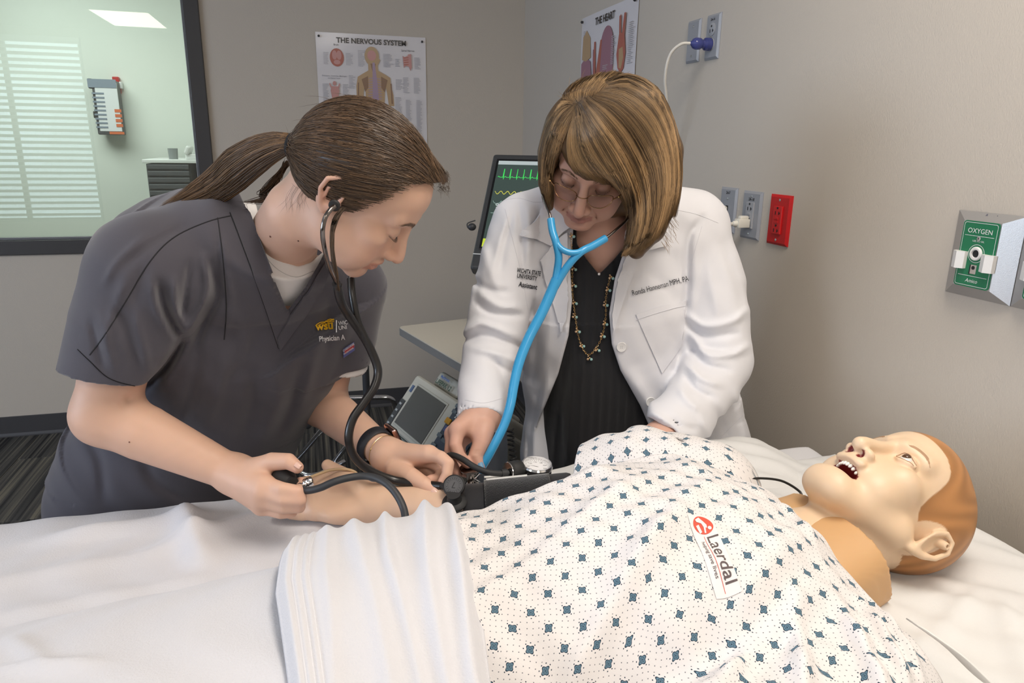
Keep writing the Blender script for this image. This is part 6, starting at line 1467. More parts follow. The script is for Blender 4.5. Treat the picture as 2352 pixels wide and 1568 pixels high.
HFn = [([hm_[0], PX(1046, 1022, 1.240), PX(1054, 1044, 1.236), PX(1074, 1066, 1.238)], [.0125, .0112, .0104, .0080]),
       ([hm_[1], PX(1034, 1035, 1.262), PX(1036, 1062, 1.256), PX(1052, 1088, 1.250)], [.0122, .0108, .0100, .0080]),
       ([hm_[2], PX(1042, 1050, 1.285), PX(1058, 1080, 1.275), PX(1086, 1092, 1.262)], [.0115, .0102, .0094, .0078]),
       ([hm_[3], PX(1062, 1050, 1.300), PX(1078, 1072, 1.290), PX(1098, 1082, 1.275)], [.0102, .0090, .0084, .0070]),
       ([PX(1112, 985, 1.270), PX(1106, 1016, 1.256), PX(1093, 1046, 1.248), PX(1102, 1071, 1.242)], [.0185, .0150, .0132, .0095])]
fingers(S, HFn)
S.chain([PX(1083, 1036, 1.236), PX(1105, 1036, 1.236)], .0009, .003, 's'); S.chain([PX(1084, 1041, 1.235), PX(1104, 1042, 1.235)], .0009, .003, 's')
lh = [PX(1470, 1045, 1.285), PX(1458, 1050, 1.30), PX(1452, 1058, 1.315)]
for q_ in lh: S.rc(fLWR, q_, .027, .015, .02)
S.chain([lh[0], PX(1448, 1060, 1.26), PX(1440, 1078, 1.26)], [.012, .0105, .008], .008); S.chain([lh[1], PX(1440, 1068, 1.28), PX(1436, 1082, 1.285)], [.012, .0105, .008], .008); S.chain([lh[2], PX(1436, 1072, 1.30), PX(1436, 1086, 1.305)], [.011, .010, .008], .008)
S.chain([PX(1490, 1048, 1.28), PX(1470, 1064, 1.255), PX(1456, 1076, 1.25)], [.016, .0125, .009], .008)
fcf = face_color(FAC_R, FAC_T, SKF, lip=(.38, .15, .13), blush=(.58, .26, .21), eye_dark=.25)
ft_ = [np.asarray(f[0][-1]) for f in HFn]; fk_ = [np.asarray(x) for x in hm_] + [np.asarray(f[0][1]) for f in HFn]
def fac_color(V):
    c = fcf(V)
    for p in ft_: w = .4 * np.exp(-((V - p) ** 2).sum(1) / .012 ** 2); c = c + (A(.66, .30, .24) - c) * w[:, None]
    for p in fk_: w = .35 * np.exp(-((V - p) ** 2).sum(1) / .013 ** 2); c = c + (A(.64, .31, .25) - c) * w[:, None]
    return c
def hid_f(V):
    x, y, d = px_of(V); dh = np.linalg.norm(V - FAC_T, axis=1); face = ((dh < .155) & (local(FAC_R, FAC_T, V)[:, 1] > .0)) | ((x > 1290) & (x < 1460) & (y > 480) & (y < 650) & (d < 1.52))
    return ~(face | (np.linalg.norm(V - PX(1075, 1020, 1.27), axis=1) < .125) | (np.linalg.norm(V - PX(1475, 1040, 1.29), axis=1) < .09))
S.build('body', .0018, M_SKIN_T, tutor, fac_color, hid_f); SFB = S
mb = MB(); M_BLUE_NAIL = mat('pale_blue_nail_polish', (.18, .36, .55), .15, coat=.5)
nail(mb, PX(1106, 1076, 1.237), PX(1095, 1048, 1.243), PX(1130, 1060, 1.2) - PX(1104, 1072, 1.242), .0056, .0100); nail(mb, PX(1090, 1092, 1.255), PX(1062, 1081, 1.27), A(.3, -.8, .3), .0050, .009); nail(mb, PX(1101, 1082, 1.268), PX(1080, 1072, 1.285), A(.3, -.8, .3), .0046, .008)
mb.build('nail_polish', M_BLUE_NAIL, tutor, True)

# blouse
S = Sdf(); S.loft(f_tor(.002), 0, flat_end=.05)
S.ell(PX(1370, 960, 1.51), (.07, .035, .14), .06)
C0 = fsp[3]
def pleat(p):
    u = (p - C0.astype(np.float32)) @ SIDE_F.astype(np.float32); z = p[:, 2]
    return (.0032 * np.abs(np.sin(u * 190 * (1 - .12 * np.clip((1.2 - z) * 3, 0, 1.5)))) + .0035 * np.sin(u * 42 + 2 * z) * np.clip((1.15 - z) * 4, 0, 1)).astype(np.float32)
S.disp(pleat, np.min(fsp, 0) - .4, np.max(fsp, 0) + .4)
wedge(S, [(1322, 470), (1325, 560), (1345, 592), (1372, 626), (1380, 626), (1408, 598), (1440, 560), (1445, 470)], 1.2, 1.60)
blouse = S.build('blouse', .0036, M_BLOUSE, tutor); BB = bvh_of(blouse)
MB().ball(on_skin(S, 1376, 629), .0036, 12).build('bead_button', mat('silver_bead', (.75, .73, .72), .15, metal=.8), blouse, True)
S = Sdf()
for h_ in (.10, -.10): S.chain([fsp[0] + SIDE_F * h_, A(*(fsp[0] + SIDE_F * h_)[:2], .45) + A(0, .05, 0), A(*(fsp[0] + SIDE_F * h_)[:2], .07) + A(0, .08, 0)], [.12, .088, .07], .05)
S.build('trousers', .008, mat('black_trousers', (.012, .012, .014), .8), tutor)
for h_ in (.10, -.10):
    p = A(*(fsp[0] + SIDE_F * h_)[:2], .045) + A(0, .04, 0); S = Sdf(); S.chain([p, p + A(0, -.13, -.006)], [.042, .034], .01); S.cut(A(p[0], p[1], .002), (0, 0, -1), p - .3, p + .3); S.build('shoe', .006, mat('black_shoe'), tutor)

# white coat, hanging open
S = Sdf(); S.loft(f_tor(.020), 0, flat_end=.02)
S.loft([(PX(1470, 1090, 1.68), SIDE_F, .275, .185), (PX(1455, 980, 1.67), SIDE_F, .255, .175), (PX(1420, 860, 1.63), SIDE_F, .205, .16)], .03, flat_end=.06)
S.chain([PX(1385, 485, 1.47), PX(1280, 488, 1.47), PX(1205, 520, 1.475)], [.060, .060, .064], .04); S.chain([PX(1385, 485, 1.47), PX(1500, 488, 1.475), PX(1585, 520, 1.50)], [.060, .062, .072], .04)
LO, HI = A(-9, -9, -9), A(9, 9, 9)
SL = Sdf(); SL.chain([PX(1206, 522, 1.475), PX(1158, 655, 1.455), PX(1134, 790, 1.425), PX(1110, 900, 1.345), PX(1105, 985, 1.295)], [.066, .066, .060, .049, .0455], .03)
cn = unit(PX(1104, 985, 1.295) - PX(1108, 900, 1.345)); SL.cut(PX(1106, 966, 1.304), cn, LO, HI); SL.chain([PX(1107, 930, 1.325), PX(1103, 1000, 1.288)], [.036, .0415], .002, 's'); S.sub(SL, .025)
SL = Sdf(); SL.chain([PX(1586, 524, 1.50), PX(1628, 660, 1.50), PX(1652, 830, 1.485), PX(1588, 935, 1.41), PX(1505, 1020, 1.335)], [.074, .076, .069, .060, .050], .03)
cn2 = unit(PX(1505, 1020, 1.335) - PX(1590, 935, 1.41)); SL.cut(PX(1520, 1010, 1.345), cn2, LO, HI); SL.chain([PX(1545, 980, 1.37), PX(1490, 1035, 1.322)], [.040, .046], .002, 's'); S.sub(SL, .025)
cl_, ch_ = np.min(fsp, 0) - .5, np.max(fsp, 0) + .5
folds_px(S, [([(1102, 672), (1147, 701), (1192, 706)], 9, .007), ([(1096, 695), (1130, 718), (1198, 724)], 8, -.009), ([(1064, 765), (1100, 742), (1135, 752), (1180, 770)], 9, .010), ([(1072, 780), (1113, 770), (1170, 786), (1209, 799)], 8, -.010), ([(1085, 800), (1141, 811), (1198, 834)], 9, .007),
    ([(1120, 826), (1150, 842), (1185, 860)], 8, -.006), ([(1136, 827), (1154, 862), (1160, 900)], 9, -.005), ([(1084, 640), (1120, 665), (1170, 670)], 9, -.006), ([(1110, 560), (1125, 620), (1150, 680)], 12, .005), ([(1100, 580), (1098, 640), (1090, 700)], 8, -.004),
    ([(1192, 470), (1196, 527), (1198, 580), (1206, 660)], 7, -.006), ([(1214, 480), (1216, 540), (1212, 600)], 8, .006), ([(1238, 480), (1236, 520), (1226, 560)], 8, -.006), ([(1180, 480), (1160, 560), (1150, 620)], 7, -.005), ([(1166, 500), (1146, 560), (1132, 620)], 8, .004),
    ([(1612, 500), (1582, 552), (1578, 652), (1572, 745)], 8, -.008), ([(1598, 540), (1596, 640), (1590, 710)], 10, .005), ([(1577, 722), (1617, 748), (1680, 738), (1715, 712)], 9, .008), ([(1580, 742), (1622, 772), (1690, 766)], 9, -.008), ([(1588, 768), (1624, 812), (1684, 812), (1716, 795)], 9, .009), ([(1583, 790), (1617, 836), (1672, 850)], 9, -.009), ([(1577, 836), (1612, 868), (1656, 884)], 9, .008),
    ([(1574, 862), (1598, 896), (1640, 914)], 8, -.007), ([(1560, 890), (1580, 920), (1610, 940)], 9, .005), ([(1660, 560), (1690, 640), (1705, 700)], 10, -.004), ([(1625, 600), (1640, 680), (1650, 730)], 12, .004), ([(1540, 960), (1570, 980), (1600, 985)], 8, -.004),
    ([(1450, 860), (1500, 940), (1535, 990)], 14, .006), ([(1562, 800), (1556, 830), (1550, 860)], 10, -.006), ([(1480, 620), (1530, 660), (1560, 700)], 16, -.004), ([(1420, 850), (1470, 930), (1500, 985)], 9, -.005), ([(1640, 930), (1660, 980), (1680, 1030)], 10, -.006), ([(1690, 900), (1705, 960), (1720, 1020)], 10, .006), ([(1610, 960), (1630, 1000), (1640, 1035)], 9, .005),
    ([(1250, 640), (1262, 740), (1250, 840)], 14, .005), ([(1225, 700), (1232, 800), (1222, 900)], 12, -.006), ([(1240, 880), (1225, 980), (1205, 1070)], 10, -.005), ([(1262, 850), (1245, 930), (1225, 1000)], 9, .004)], cl_, ch_, 1.62)
S.disp(lambda p: (.0013 * np.sin(p[:, 0] * 41 + 2 * np.sin(p[:, 2] * 23)) * np.sin(p[:, 2] * 33 + p[:, 1] * 15) + .0006 * np.sin(p[:, 0] * 110 + p[:, 2] * 80)).astype(np.float32), np.min(fsp, 0) - .5, np.max(fsp, 0) + .5)
OPEN = [(1322, 430), (1316, 540), (1310, 620), (1314, 690), (1306, 770), (1282, 860), (1240, 960), (1212, 1040), (1195, 1140), (1480, 1140), (1492, 1060), (1503, 1005), (1470, 930), (1425, 850), (1405, 790), (1399, 720), (1412, 640), (1432, 580), (1452, 520), (1452, 430)]
wedge(S, OPEN, 1.15, 1.585, .006)
coat = S.build('lab_coat', .0038, M_COAT, tutor); CB = bvh_of(coat)
def panel(name, poly, off=.004, th=.003, m=None, parent=None, px=9):
    v, f = drape_px(poly, CB, off, th, px); return MB().add(v, f).build(name, m or M_COAT, parent or coat, True, 50)
panel('collar', [(1262, 462), (1236, 490), (1199, 541), (1232, 553), (1268, 565), (1292, 538), (1314, 520), (1320, 470)], .010, .004)
panel('lapel', [(1266, 567), (1252, 582), (1238, 598), (1254, 645), (1272, 700), (1292, 762), (1301, 738), (1307, 690), (1303, 640), (1306, 580), (1306, 534), (1290, 545)], .0075, .004)
panel('collar', [(1450, 512), (1480, 506), (1511, 516), (1520, 540), (1529, 565), (1498, 572), (1464, 577), (1444, 566), (1436, 545)], .010, .004)
panel('lapel', [(1446, 570), (1454, 584), (1461, 608), (1443, 657), (1425, 707), (1409, 764), (1406, 722), (1419, 643), (1438, 584)], .0075, .004)
panel('chest_pocket', [(1460, 722), (1515, 704), (1574, 689), (1572, 740), (1563, 795), (1542, 826), (1519, 857), (1502, 818), (1486, 782), (1472, 750)], .0026, .0018)
mb = MB()
for pts in ([(1460, 734), (1516, 716), (1574, 701)],): line_px(mb, pts, CB, .0007, .0030)
for pts in ([(1147, 462), (1190, 455), (1226, 464), (1256, 462)], [(1160, 480), (1180, 560), (1200, 640), (1214, 720)], [(1545, 480), (1600, 492), (1650, 512)], [(1612, 520), (1590, 600), (1576, 700), (1568, 780)], [(1068, 918), (1110, 925), (1152, 915)], [(1630, 1040), (1660, 1000), (1720, 940)], [(1205, 860), (1200, 960), (1190, 1060)]): line_px(mb, pts, CB, .0008, -.0002)
mb.build('seam', mat('coat_seam_grey', (.62, .62, .66), .9), coat, True)['kind'] = 'stuff'  # seam lines in a slightly darker tone of the coat fabric
for q_ in ((1427, 796), (1493, 922)):
    d_ = unit(PX(*q_, 1.0) - CAM_C); hit, nr, _, _ = CB.ray_cast(Vector(CAM_C), Vector(d_)); nr = -nr if nr.dot(Vector(d_)) > 0 else nr
    b_ = MB().lathe(np.array(hit), np.array(nr), [(.0, .0008), (.0096, .0008), (.0105, .0024), (.0096, .0040), (.0072, .0032), (0, .0030)], 24).build('button', mat('pearl_button', (.80, .79, .78), .2), coat, True)
    mb = MB(); u_ = unit(np.cross(np.array(nr), (0, 0, 1))); w_ = np.cross(np.array(nr), u_)
    for a, b in ((1, 1), (1, -1), (-1, 1), (-1, -1)): mb.lathe(np.array(hit) + u_ * a * .0017 + w_ * b * .0017, np.array(nr), [(.0009, .003), (.0009, .0034), (0, .0034)], 8)
    mb.build('button_hole', mat('grey_seam', (.5, .5, .5), .9), b_)
M_EMB = mat('black_embroidery', (.02, .02, .026), .7)
mb = MB()
text_px(mb, 'WICHITA STATE', 15, (1187, 625), (1243, 634), CB, .0024, width=55, bold=.02); text_px(mb, 'UNIVERSITY', 14, (1187, 637), (1237, 645), CB, .0024, width=47, bold=.02); text_px(mb, 'Assistant', 16, (1191, 657), (1233, 665), CB, .0024, width=43, bold=.02)
text_px(mb, 'Ronda Hanneman MPH, PA', 18, (1453, 679), (1577, 646), CB, .0030, width=134); mb.build('name_embroidery', M_EMB, coat, True)

# bobbed hair
M_HAIR_F = hair_mat('light_brown_hair', .36)
H = Sdf(); H.frame(FAC_R, FAC_T)
H.ell((0, -.008, .040), (.0850, .1060, .0930), 0); H.ell((0, -.040, .014), (.084, .080, .092), .03); H.ell((0, .034, .050), (.075, .066, .064), .02)
H.frame()
def fpx(x, y, off):
    """point of the hair at a photograph point, at a depth given relative to the head centre"""
    return PX(x, y, 1.345 + off)
LEFTC = [fpx(1290, 290, -.055), fpx(1262, 350, -.04), fpx(1256, 420, -.02), fpx(1262, 475, .0)]
RIGHTC = [fpx(1470, 260, -.06), fpx(1512, 350, -.055), fpx(1508, 450, -.05), fpx(1488, 520, -.045), fpx(1462, 575, -.045)]
H.chain(LEFTC, [.030, .022, .0165, .008], .03)
H.chain(RIGHTC, [.050, .045, .042, .034, .016], .03)
H.chain([fpx(1340, 250, -.10), fpx(1370, 320, -.125), fpx(1408, 385, -.118), fpx(1436, 425, -.10)], [.030, .026, .020, .012], .025)
H.chain([fpx(1310, 260, -.075), fpx(1292, 310, -.09), fpx(1284, 345, -.085)], [.028, .020, .010], .02)
H.chain([fpx(1400, 460, .06), fpx(1500, 440, .03)], .035, .04)
FACE = [(1262, 400), (1274, 372), (1288, 345), (1300, 372), (1320, 400), (1345, 418), (1395, 428), (1425, 445), (1438, 470), (1434, 500), (1428, 560), (1395, 600), (1300, 600), (1276, 500), (1268, 450)]
wedge(H, FACE, 1.0, 1.335, .006)
HV, HFc = H.mesh(.0028)
hair_f = mesh_obj('hair', HV, HFc, M_HAIR_F, tutor, True, colors=np.tile(A(.095, .055, .026), (len(HV), 1)))
HB = bvh_of(hair_f)
def hit_px(bvh, x, y, off=0.0):
    d = unit(PX(x, y, 1.0) - CAM_C); h_, nr, _, dist = bvh.ray_cast(Vector(CAM_C), Vector(d)); return None if h_ is None else dist
# guides: from the parting outwards, combed over the volume
G = [[(1322, 240), (1296, 272), (1276, 320), (1262, 380), (1255, 430), (1260, 478)], [(1318, 238), (1282, 276), (1258, 330), (1248, 390), (1248, 440), (1256, 474)],
     [(1324, 244), (1304, 285), (1290, 320), (1282, 350), (1272, 400), (1266, 455)],
     [(1325, 246), (1312, 285), (1304, 325), (1306, 360), (1316, 392)], [(1326, 246), (1320, 290), (1324, 340), (1345, 385), (1382, 420)],
     [(1326, 246), (1330, 290), (1345, 340), (1375, 390), (1412, 428), (1440, 465)], [(1330, 240), (1345, 290), (1372, 345), (1410, 400), (1440, 455), (1447, 520)],
     [(1336, 234), (1365, 285), (1405, 345), (1440, 410), (1460, 480), (1448, 560), (1428, 588)], [(1345, 228), (1385, 265), (1432, 325), (1470, 400), (1484, 480), (1470, 550), (1442, 585)],
     [(1358, 222), (1408, 245), (1460, 300), (1500, 380), (1508, 460), (1494, 530), (1466, 575)], [(1372, 215), (1430, 225), (1490, 280), (1525, 360), (1530, 440), (1516, 510), (1492, 565)],
     [(1386, 208), (1445, 205), (1505, 255), (1538, 335), (1546, 420), (1536, 480), (1520, 535)], [(1395, 196), (1450, 188), (1515, 240), (1544, 320), (1553, 400), (1546, 455), (1540, 500)],
     [(1392, 188), (1440, 176), (1500, 205), (1538, 280), (1552, 360), (1554, 430), (1548, 490)],
     [(1322, 236), (1316, 216), (1324, 196), (1344, 178)], [(1342, 226), (1346, 205), (1360, 185), (1378, 168)], [(1362, 216), (1374, 196), (1392, 178), (1412, 164)], [(1386, 208), (1402, 190), (1420, 178), (1440, 172)],
     [(1392, 190), (1450, 174), (1512, 208), (1550, 290), (1564, 370), (1563, 430), (1550, 500)], [(1312, 241), (1270, 264), (1248, 312), (1240, 362), (1241, 412)],
     [(1318, 238), (1304, 228), (1300, 214), (1312, 196)], [(1316, 240), (1298, 240), (1280, 258), (1264, 290)], [(1316, 240), (1284, 254), (1262, 300), (1249, 350), (1245, 400), (1246, 430)]]
NB2 = 250; SC_ = []
SG_ = [spline(g, 20) for g in G]
for gi, g in enumerate(G):
    gg = SG_[gi]
    for j in range(NB2 if gi not in (2,) else 160):
        # blend with a neighbouring guide so the strands fan out evenly
        gj = {2: 2, 13: 12, 17: 16, 18: 13, 19: 0, 20: 14, 21: 20, 22: 1}.get(gi, gi + 1)
        w = rng.uniform(0, 1) if gj != gi else 0; q2 = SG_[gj]
        if gi == 2: q2 = gg
        p = gg * (1 - w) + q2 * w + rng.normal(size=2) * 2.2
        p = p + np.stack([np.sin(np.linspace(0, 4, 20) + j), np.cos(np.linspace(0, 5, 20) + j * 2)], 1) * 1.2
        dd = np.array([hit_px(HB, *c_) or np.nan for c_ in p])
        if np.isnan(dd).all(): continue
        ok = ~np.isnan(dd); dd = np.interp(np.arange(20), np.nonzero(ok)[0], dd[ok])
        dd = np.minimum(dd, np.median(dd) + .10); raw_ = np.where(ok, dd, 9); dd = np.convolve(np.pad(dd, 2, mode='edge'), np.ones(5) / 5, 'valid')
        dd = np.minimum(dd, raw_ - .0006); dd = np.convolve(np.pad(dd, 1, mode='edge'), np.ones(3) / 3, 'valid'); dd = np.minimum(dd, raw_ - .0003) - rng.uniform(.0002, .0030); dirs = np.array([unit(PX(x, y, 1.0) - CAM_C) for x, y in p]); SC_.append(CAM_C + dirs * dd[:, None])
SC_ = np.array(SC_); nF = len(SC_)
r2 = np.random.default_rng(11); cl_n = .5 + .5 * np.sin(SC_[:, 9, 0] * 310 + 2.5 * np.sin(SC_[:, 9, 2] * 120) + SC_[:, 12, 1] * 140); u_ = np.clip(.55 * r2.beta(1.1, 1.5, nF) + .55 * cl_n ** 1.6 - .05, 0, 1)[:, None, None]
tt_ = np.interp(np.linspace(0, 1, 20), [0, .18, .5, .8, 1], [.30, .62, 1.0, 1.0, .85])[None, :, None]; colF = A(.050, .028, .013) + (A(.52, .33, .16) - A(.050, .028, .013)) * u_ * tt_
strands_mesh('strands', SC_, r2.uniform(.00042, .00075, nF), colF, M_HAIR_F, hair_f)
fl = []
for i in range(90):
    j = r2.integers(0, nF); m_ = r2.integers(6, 17); p = SC_[j, m_]; t_ = unit(SC_[j, min(m_ + 2, 19)] - p); o_ = r2.normal(size=3); o_ = unit(o_ - unit(p - CAM_C) * .2); fl.append(spline([p, p + t_ * .012 + o_ * .003, p + t_ * .024 + o_ * .010], 8))
for i in range(60):
    b_ = PX(1528 + r2.uniform(-12, 18), 500 + r2.uniform(-40, 60), 1.30); fl.append(spline([b_, b_ + CAM_R @ A(.006, -.010, 0), b_ + CAM_R @ A(.016 * r2.uniform(.2, 1), -.014 - .01 * r2.uniform(), 0)], 8))
strands_mesh('flyaway_hairs', np.array(fl), np.full(len(fl), .0003), np.tile(A(.26, .16, .075), (len(fl), 1)), M_HAIR_F, hair_f)
ls = lash(SFB, FAC_R, FAC_T, 1, n=26, L=.0055) + lash(SFB, FAC_R, FAC_T, -1, n=26, L=.0055); strands_mesh('eyelashes', np.array(ls), np.full(len(ls), .00028), np.tile(A(.03, .02, .015), (len(ls), 1)), M_HAIR_F, tutor)
bs = brow(SFB, FAC_R, FAC_T, 1, 60, 0, None) + brow(SFB, FAC_R, FAC_T, -1, 60, 0, None); strands_mesh('eyebrows', np.array(bs), np.full(len(bs), .0003), np.tile(A(.14, .085, .05), (len(bs), 1)), M_HAIR_F, tutor)

# her glasses
M_WIRE = mat('bronze_wire', (.30, .17, .09), .25, metal=.9); M_LENS = mat('spectacle_lens', (.96, .96, .97), 0.0, trans=1.0, ior=1.04, spec=.6)
gl = thing('glasses', 'thin bronze framed glasses worn low on the nose by the woman in the coat', 'glasses', tuple(FL_(0, .115, -.012)))
for sx in (1, -1):
    ring = [FL_(sx * (.0325 + .0225 * math.copysign(abs(math.cos(a)) ** .8, math.cos(a))), .1090 - .006 * ((math.cos(a) * sx * sx + 0) ** 2) - .0065 * max(0, math.cos(a)), -.0135 + .0150 * math.copysign(abs(math.sin(a)) ** .85, math.sin(a)) + .004 * math.cos(a)) for a in np.linspace(0, 2 * PI, 40)]
    MB().tube(np.array(ring), .00085, 8, False).build('rim', M_WIRE, gl, True)
    c_ = np.mean(ring, 0); MB().add(np.array(ring[:-1] + [c_ + FAC_R @ A(0, .0015, 0)]), [(i, (i + 1) % 39, 39) for i in range(39)]).build('lens', M_LENS, gl, True)
    MB().tube(spline([FL_(sx * .0550, .1000, -.008), FL_(sx * .064, .092, -.004), FL_(sx * .0715, .075, -.001), FL_(sx * .0775, .03, .002), FL_(sx * .078, -.002, .0)], 20), .0011, 8).build('temple', M_WIRE, gl, True)
    MB().ball(FL_(sx * .064, .094, -.004), .0022, 10).build('hinge', mat('gold_stud', (.75, .5, .22), .25, metal=1.0), gl, True)
MB().tube(spline([FL_(.0105, .1090, -.010), FL_(.004, .1160, -.0075), FL_(-.004, .1160, -.0075), FL_(-.0105, .1090, -.010)], 14), .0010, 8).build('bridge', M_WIRE, gl, True)

# long necklace
M_GOLD = mat('gold_chain', (.72, .50, .24), .28, metal=1.0); M_TURQ = mat('turquoise_drop', (.32, .52, .50), .2); M_TAN = mat('champagne_bead', (.62, .42, .26), .2, metal=.4)
nk = thing('necklace', 'long gold chain necklace with turquoise drops over the black blouse', 'necklace', tuple(PX(1352, 700, 1.42)))
def on_front(x, y, off=.003):
    d = unit(PX(x, y, 1.0) - CAM_C); best = None
    for bv in (BB, CB):
        h_, nr, _, dist = bv.ray_cast(Vector(CAM_C), Vector(d))
        if h_ is not None and (best is None or dist < best): best = dist
    return CAM_C + d * ((best if best else 1.42) - off)
path = [(1311, 535), (1313, 570), (1315, 610), (1314, 650), (1317, 690), (1322, 730), (1327, 765), (1336, 795), (1352, 816), (1368, 800), (1380, 780), (1388, 752), (1392, 720), (1391, 690), (1396, 660), (1403, 632)]
pp = spline(path, 150); P3 = np.array([on_front(x, y) for x, y in pp]); 
for _ in range(6): P3[1:-1] = .5 * P3[1:-1] + .25 * (P3[:-2] + P3[2:])
P3 += (CAM_C - P3) / np.linalg.norm(CAM_C - P3, axis=1)[:, None] * .002
mb = MB(); L_ = np.concatenate([[0], np.cumsum(np.linalg.norm(np.diff(P3, axis=0), axis=1))]); nl = int(L_[-1] / .0042)
for i in range(nl):
    s_ = np.interp([i * .0042, i * .0042 + .005], L_, np.arange(len(P3))); a = P3[min(int(s_[0]), 148)]; b = P3[min(int(s_[1]) + 1, 149)]; c_ = (a + b) / 2; t_ = unit(b - a + 1e-9); vd = unit(CAM_C - c_); sd = np.cross(t_, vd) if i % 2 else vd
    mb.tube(np.array([c_ + t_ * .0030 * math.cos(q) + sd * .0016 * math.sin(q) for q in np.linspace(0, 2 * PI, 9)]), .00048, 4, False)
ch = mb.build('chain', M_GOLD, nk, True); ch['kind'] = 'stuff'
for x, y in ((1314, 538), (1318, 614), (1318, 652), (1320, 692), (1320, 723), (1327, 757), (1337, 790), (1354, 820), (1372, 800), (1384, 768), (1390, 740), (1391, 696), (1397, 662), (1404, 634)):
    o_ = on_front(x, y, .004); vd = unit(CAM_C - o_)
    for a, b, m_, r_ in ((-.0034, -.004, M_TAN, .0026), (.0036, -.0045, M_TURQ, .0031), (.0004, -.0016, M_GOLD, .0019), (-.0028, .0020, M_TAN, .0017)): MB().ball(o_ + CAM_R @ A(a, b, 0) + vd * .001, r_, 10).build('bead', m_, nk, True)

# ------------------------------------------------------------------ instruments
M_BLACK_TUBE = mat('black_vinyl_tube', (.012, .011, .011), .28, spec=.6); M_BLACK_RUB = mat('matte_black_rubber', (.018, .018, .019), .6); M_CHROME = mat('chrome', (.80, .80, .80), .10, metal=1.0); M_SMOKE = mat('smoke_steel', (.20, .18, .17), .16, metal=1.0)
M_BLUE_TUBE = mat('sky_blue_tube', (.045, .34, .66), .25, spec=.6); M_GAUGE_FACE = mat('white_dial', (.80, .80, .82), .4)
def px_tube(pts, r, n=80, nseg=12): return MB().tube(spline([PX(*p) for p in pts], n), r, nseg)
# student's stethoscope
st = thing('stethoscope', 'black stethoscope worn by the bending woman, its chest piece on the manikin elbow', 'stethoscope', tuple(PX(1040, 1118, 1.165)))
mb = px_tube([(775, 655, 1.02), (783, 690, 1.04), (800, 722, 1.07), (830, 765, 1.10), (853, 806, 1.115), (868, 850, 1.12), (860, 888, 1.115), (835, 926, 1.11), (810, 963, 1.105), (801, 1008, 1.105), (815, 1050, 1.12), (850, 1080, 1.14), (905, 1102, 1.155), (965, 1111, 1.150), (1014, 1116, 1.135)], .0068, 160)
mb.build('tube', M_BLACK_TUBE, st, True)
px_tube([(806, 640, 1.09), (808, 668, 1.085), (813, 700, 1.085), (822, 738, 1.09), (838, 775, 1.103)], .0060, 40).build('tube_branch', M_BLACK_TUBE, st, True)
px_tube([(768, 474, .925), (757, 484, .918), (746, 503, .915), (741, 535, .92), (746, 572, .94), (757, 615, .975), (775, 655, 1.02), (784, 690, 1.042)], .0031, 70).build('ear_tube', M_SMOKE, st, True)
px_tube([(793, 560, 1.12), (800, 600, 1.10), (805, 630, 1.092), (808, 660, 1.087)], .0031, 30).build('ear_tube', M_SMOKE, st, True)
MB().tube([PX(772, 650, 1.015), PX(777, 664, 1.025)], .0064, 12).build('tube_collar', M_BLACK_RUB, st, True)
e0 = PX(768, 472, .930); ed = unit(STU_T + STU_R @ A(.055, 0, -.01) - e0)
MB().lathe(e0 - ed * .004, ed, [(0, 0), (.0062, .0005), (.0078, .004), (.0070, .008), (.0050, .013), (.003, .017), (0, .018)], 18).build('ear_tip', M_BLACK_RUB, st, True)
cc = PX(1042, 1114, 1.106); cd = unit((CAM_C - cc) * 1.0 + CAM_R @ A(-.25, .38, 0)); 
mb = MB().lathe(cc - cd * .006, cd, [(0, -.006), (.012, -.006), (.0165, -.003), (.0178, .002), (.0172, .006), (.0155, .0072), (.0150, .0066), (0, .0066)], 36); head_ = mb.build('chest_piece', M_BLACK_RUB, st, True)
MB().lathe(cc + cd * .0006, cd, [(.0148, 0), (.0148, .0004), (0, .0004)], 36).build('diaphragm_cap', mat('grey_cap', (.095, .095, .10), .35), head_)
ux_ = unit(np.cross(A(0, 0, 1), cd)); uy_ = np.cross(cd, ux_); M_MARK = mat('dark_mark', (.02, .02, .022), .4)
mb = MB()
for r0, r1 in ((.0130, .0134), (.0088, .0091)):
    o_, i_ = ell_poly(0, 0, r1, r1, 36), ell_poly(0, 0, r0, r0, 36); mb.add(np.array([cc + cd * .0013 + ux_ * a + uy_ * b for a, b in o_ + i_]), [(i, (i + 1) % 36, 36 + (i + 1) % 36, 36 + i) for i in range(36)])
v, f = text_geo('L', .014, shear=.3); mb.add(np.array([cc + cd * .0013 + ux_ * (a - .0035) + uy_ * (b - .0050) for a, b in v]), f)
for k in range(20):
    if k in (0, 10): continue
    a0 = 2 * PI * k / 20; c0 = cc + cd * .0013 + .0110 * (math.cos(a0) * ux_ + math.sin(a0) * uy_); mb.add(np.array([c0 + .0009 * (math.cos(q) * ux_ + math.sin(q) * uy_) for q in (0, 1.6, 3.1, 4.7)]), [(0, 1, 2, 3)])
mb.build('embossed_ring', M_MARK, head_)
bc = PX(1044, 1150, 1.106); bd = unit(cc - bc)
MB().lathe(bc, unit(A(0, 0, 1) * .75 + cd * .55), [(0, -.005), (.0165, -.0065), (.0192, -.0045), (.0198, -.002), (.0185, .0), (.0120, .003), (.0105, .008), (.0110, .016), (0, .016)], 36).build('bell', M_BLACK_RUB, st, True)
MB().tube([PX(1010, 1114, 1.136), PX(1028, 1120, 1.126)], [.0050, .0055], 12).build('stem', M_BLACK_RUB, st, True)
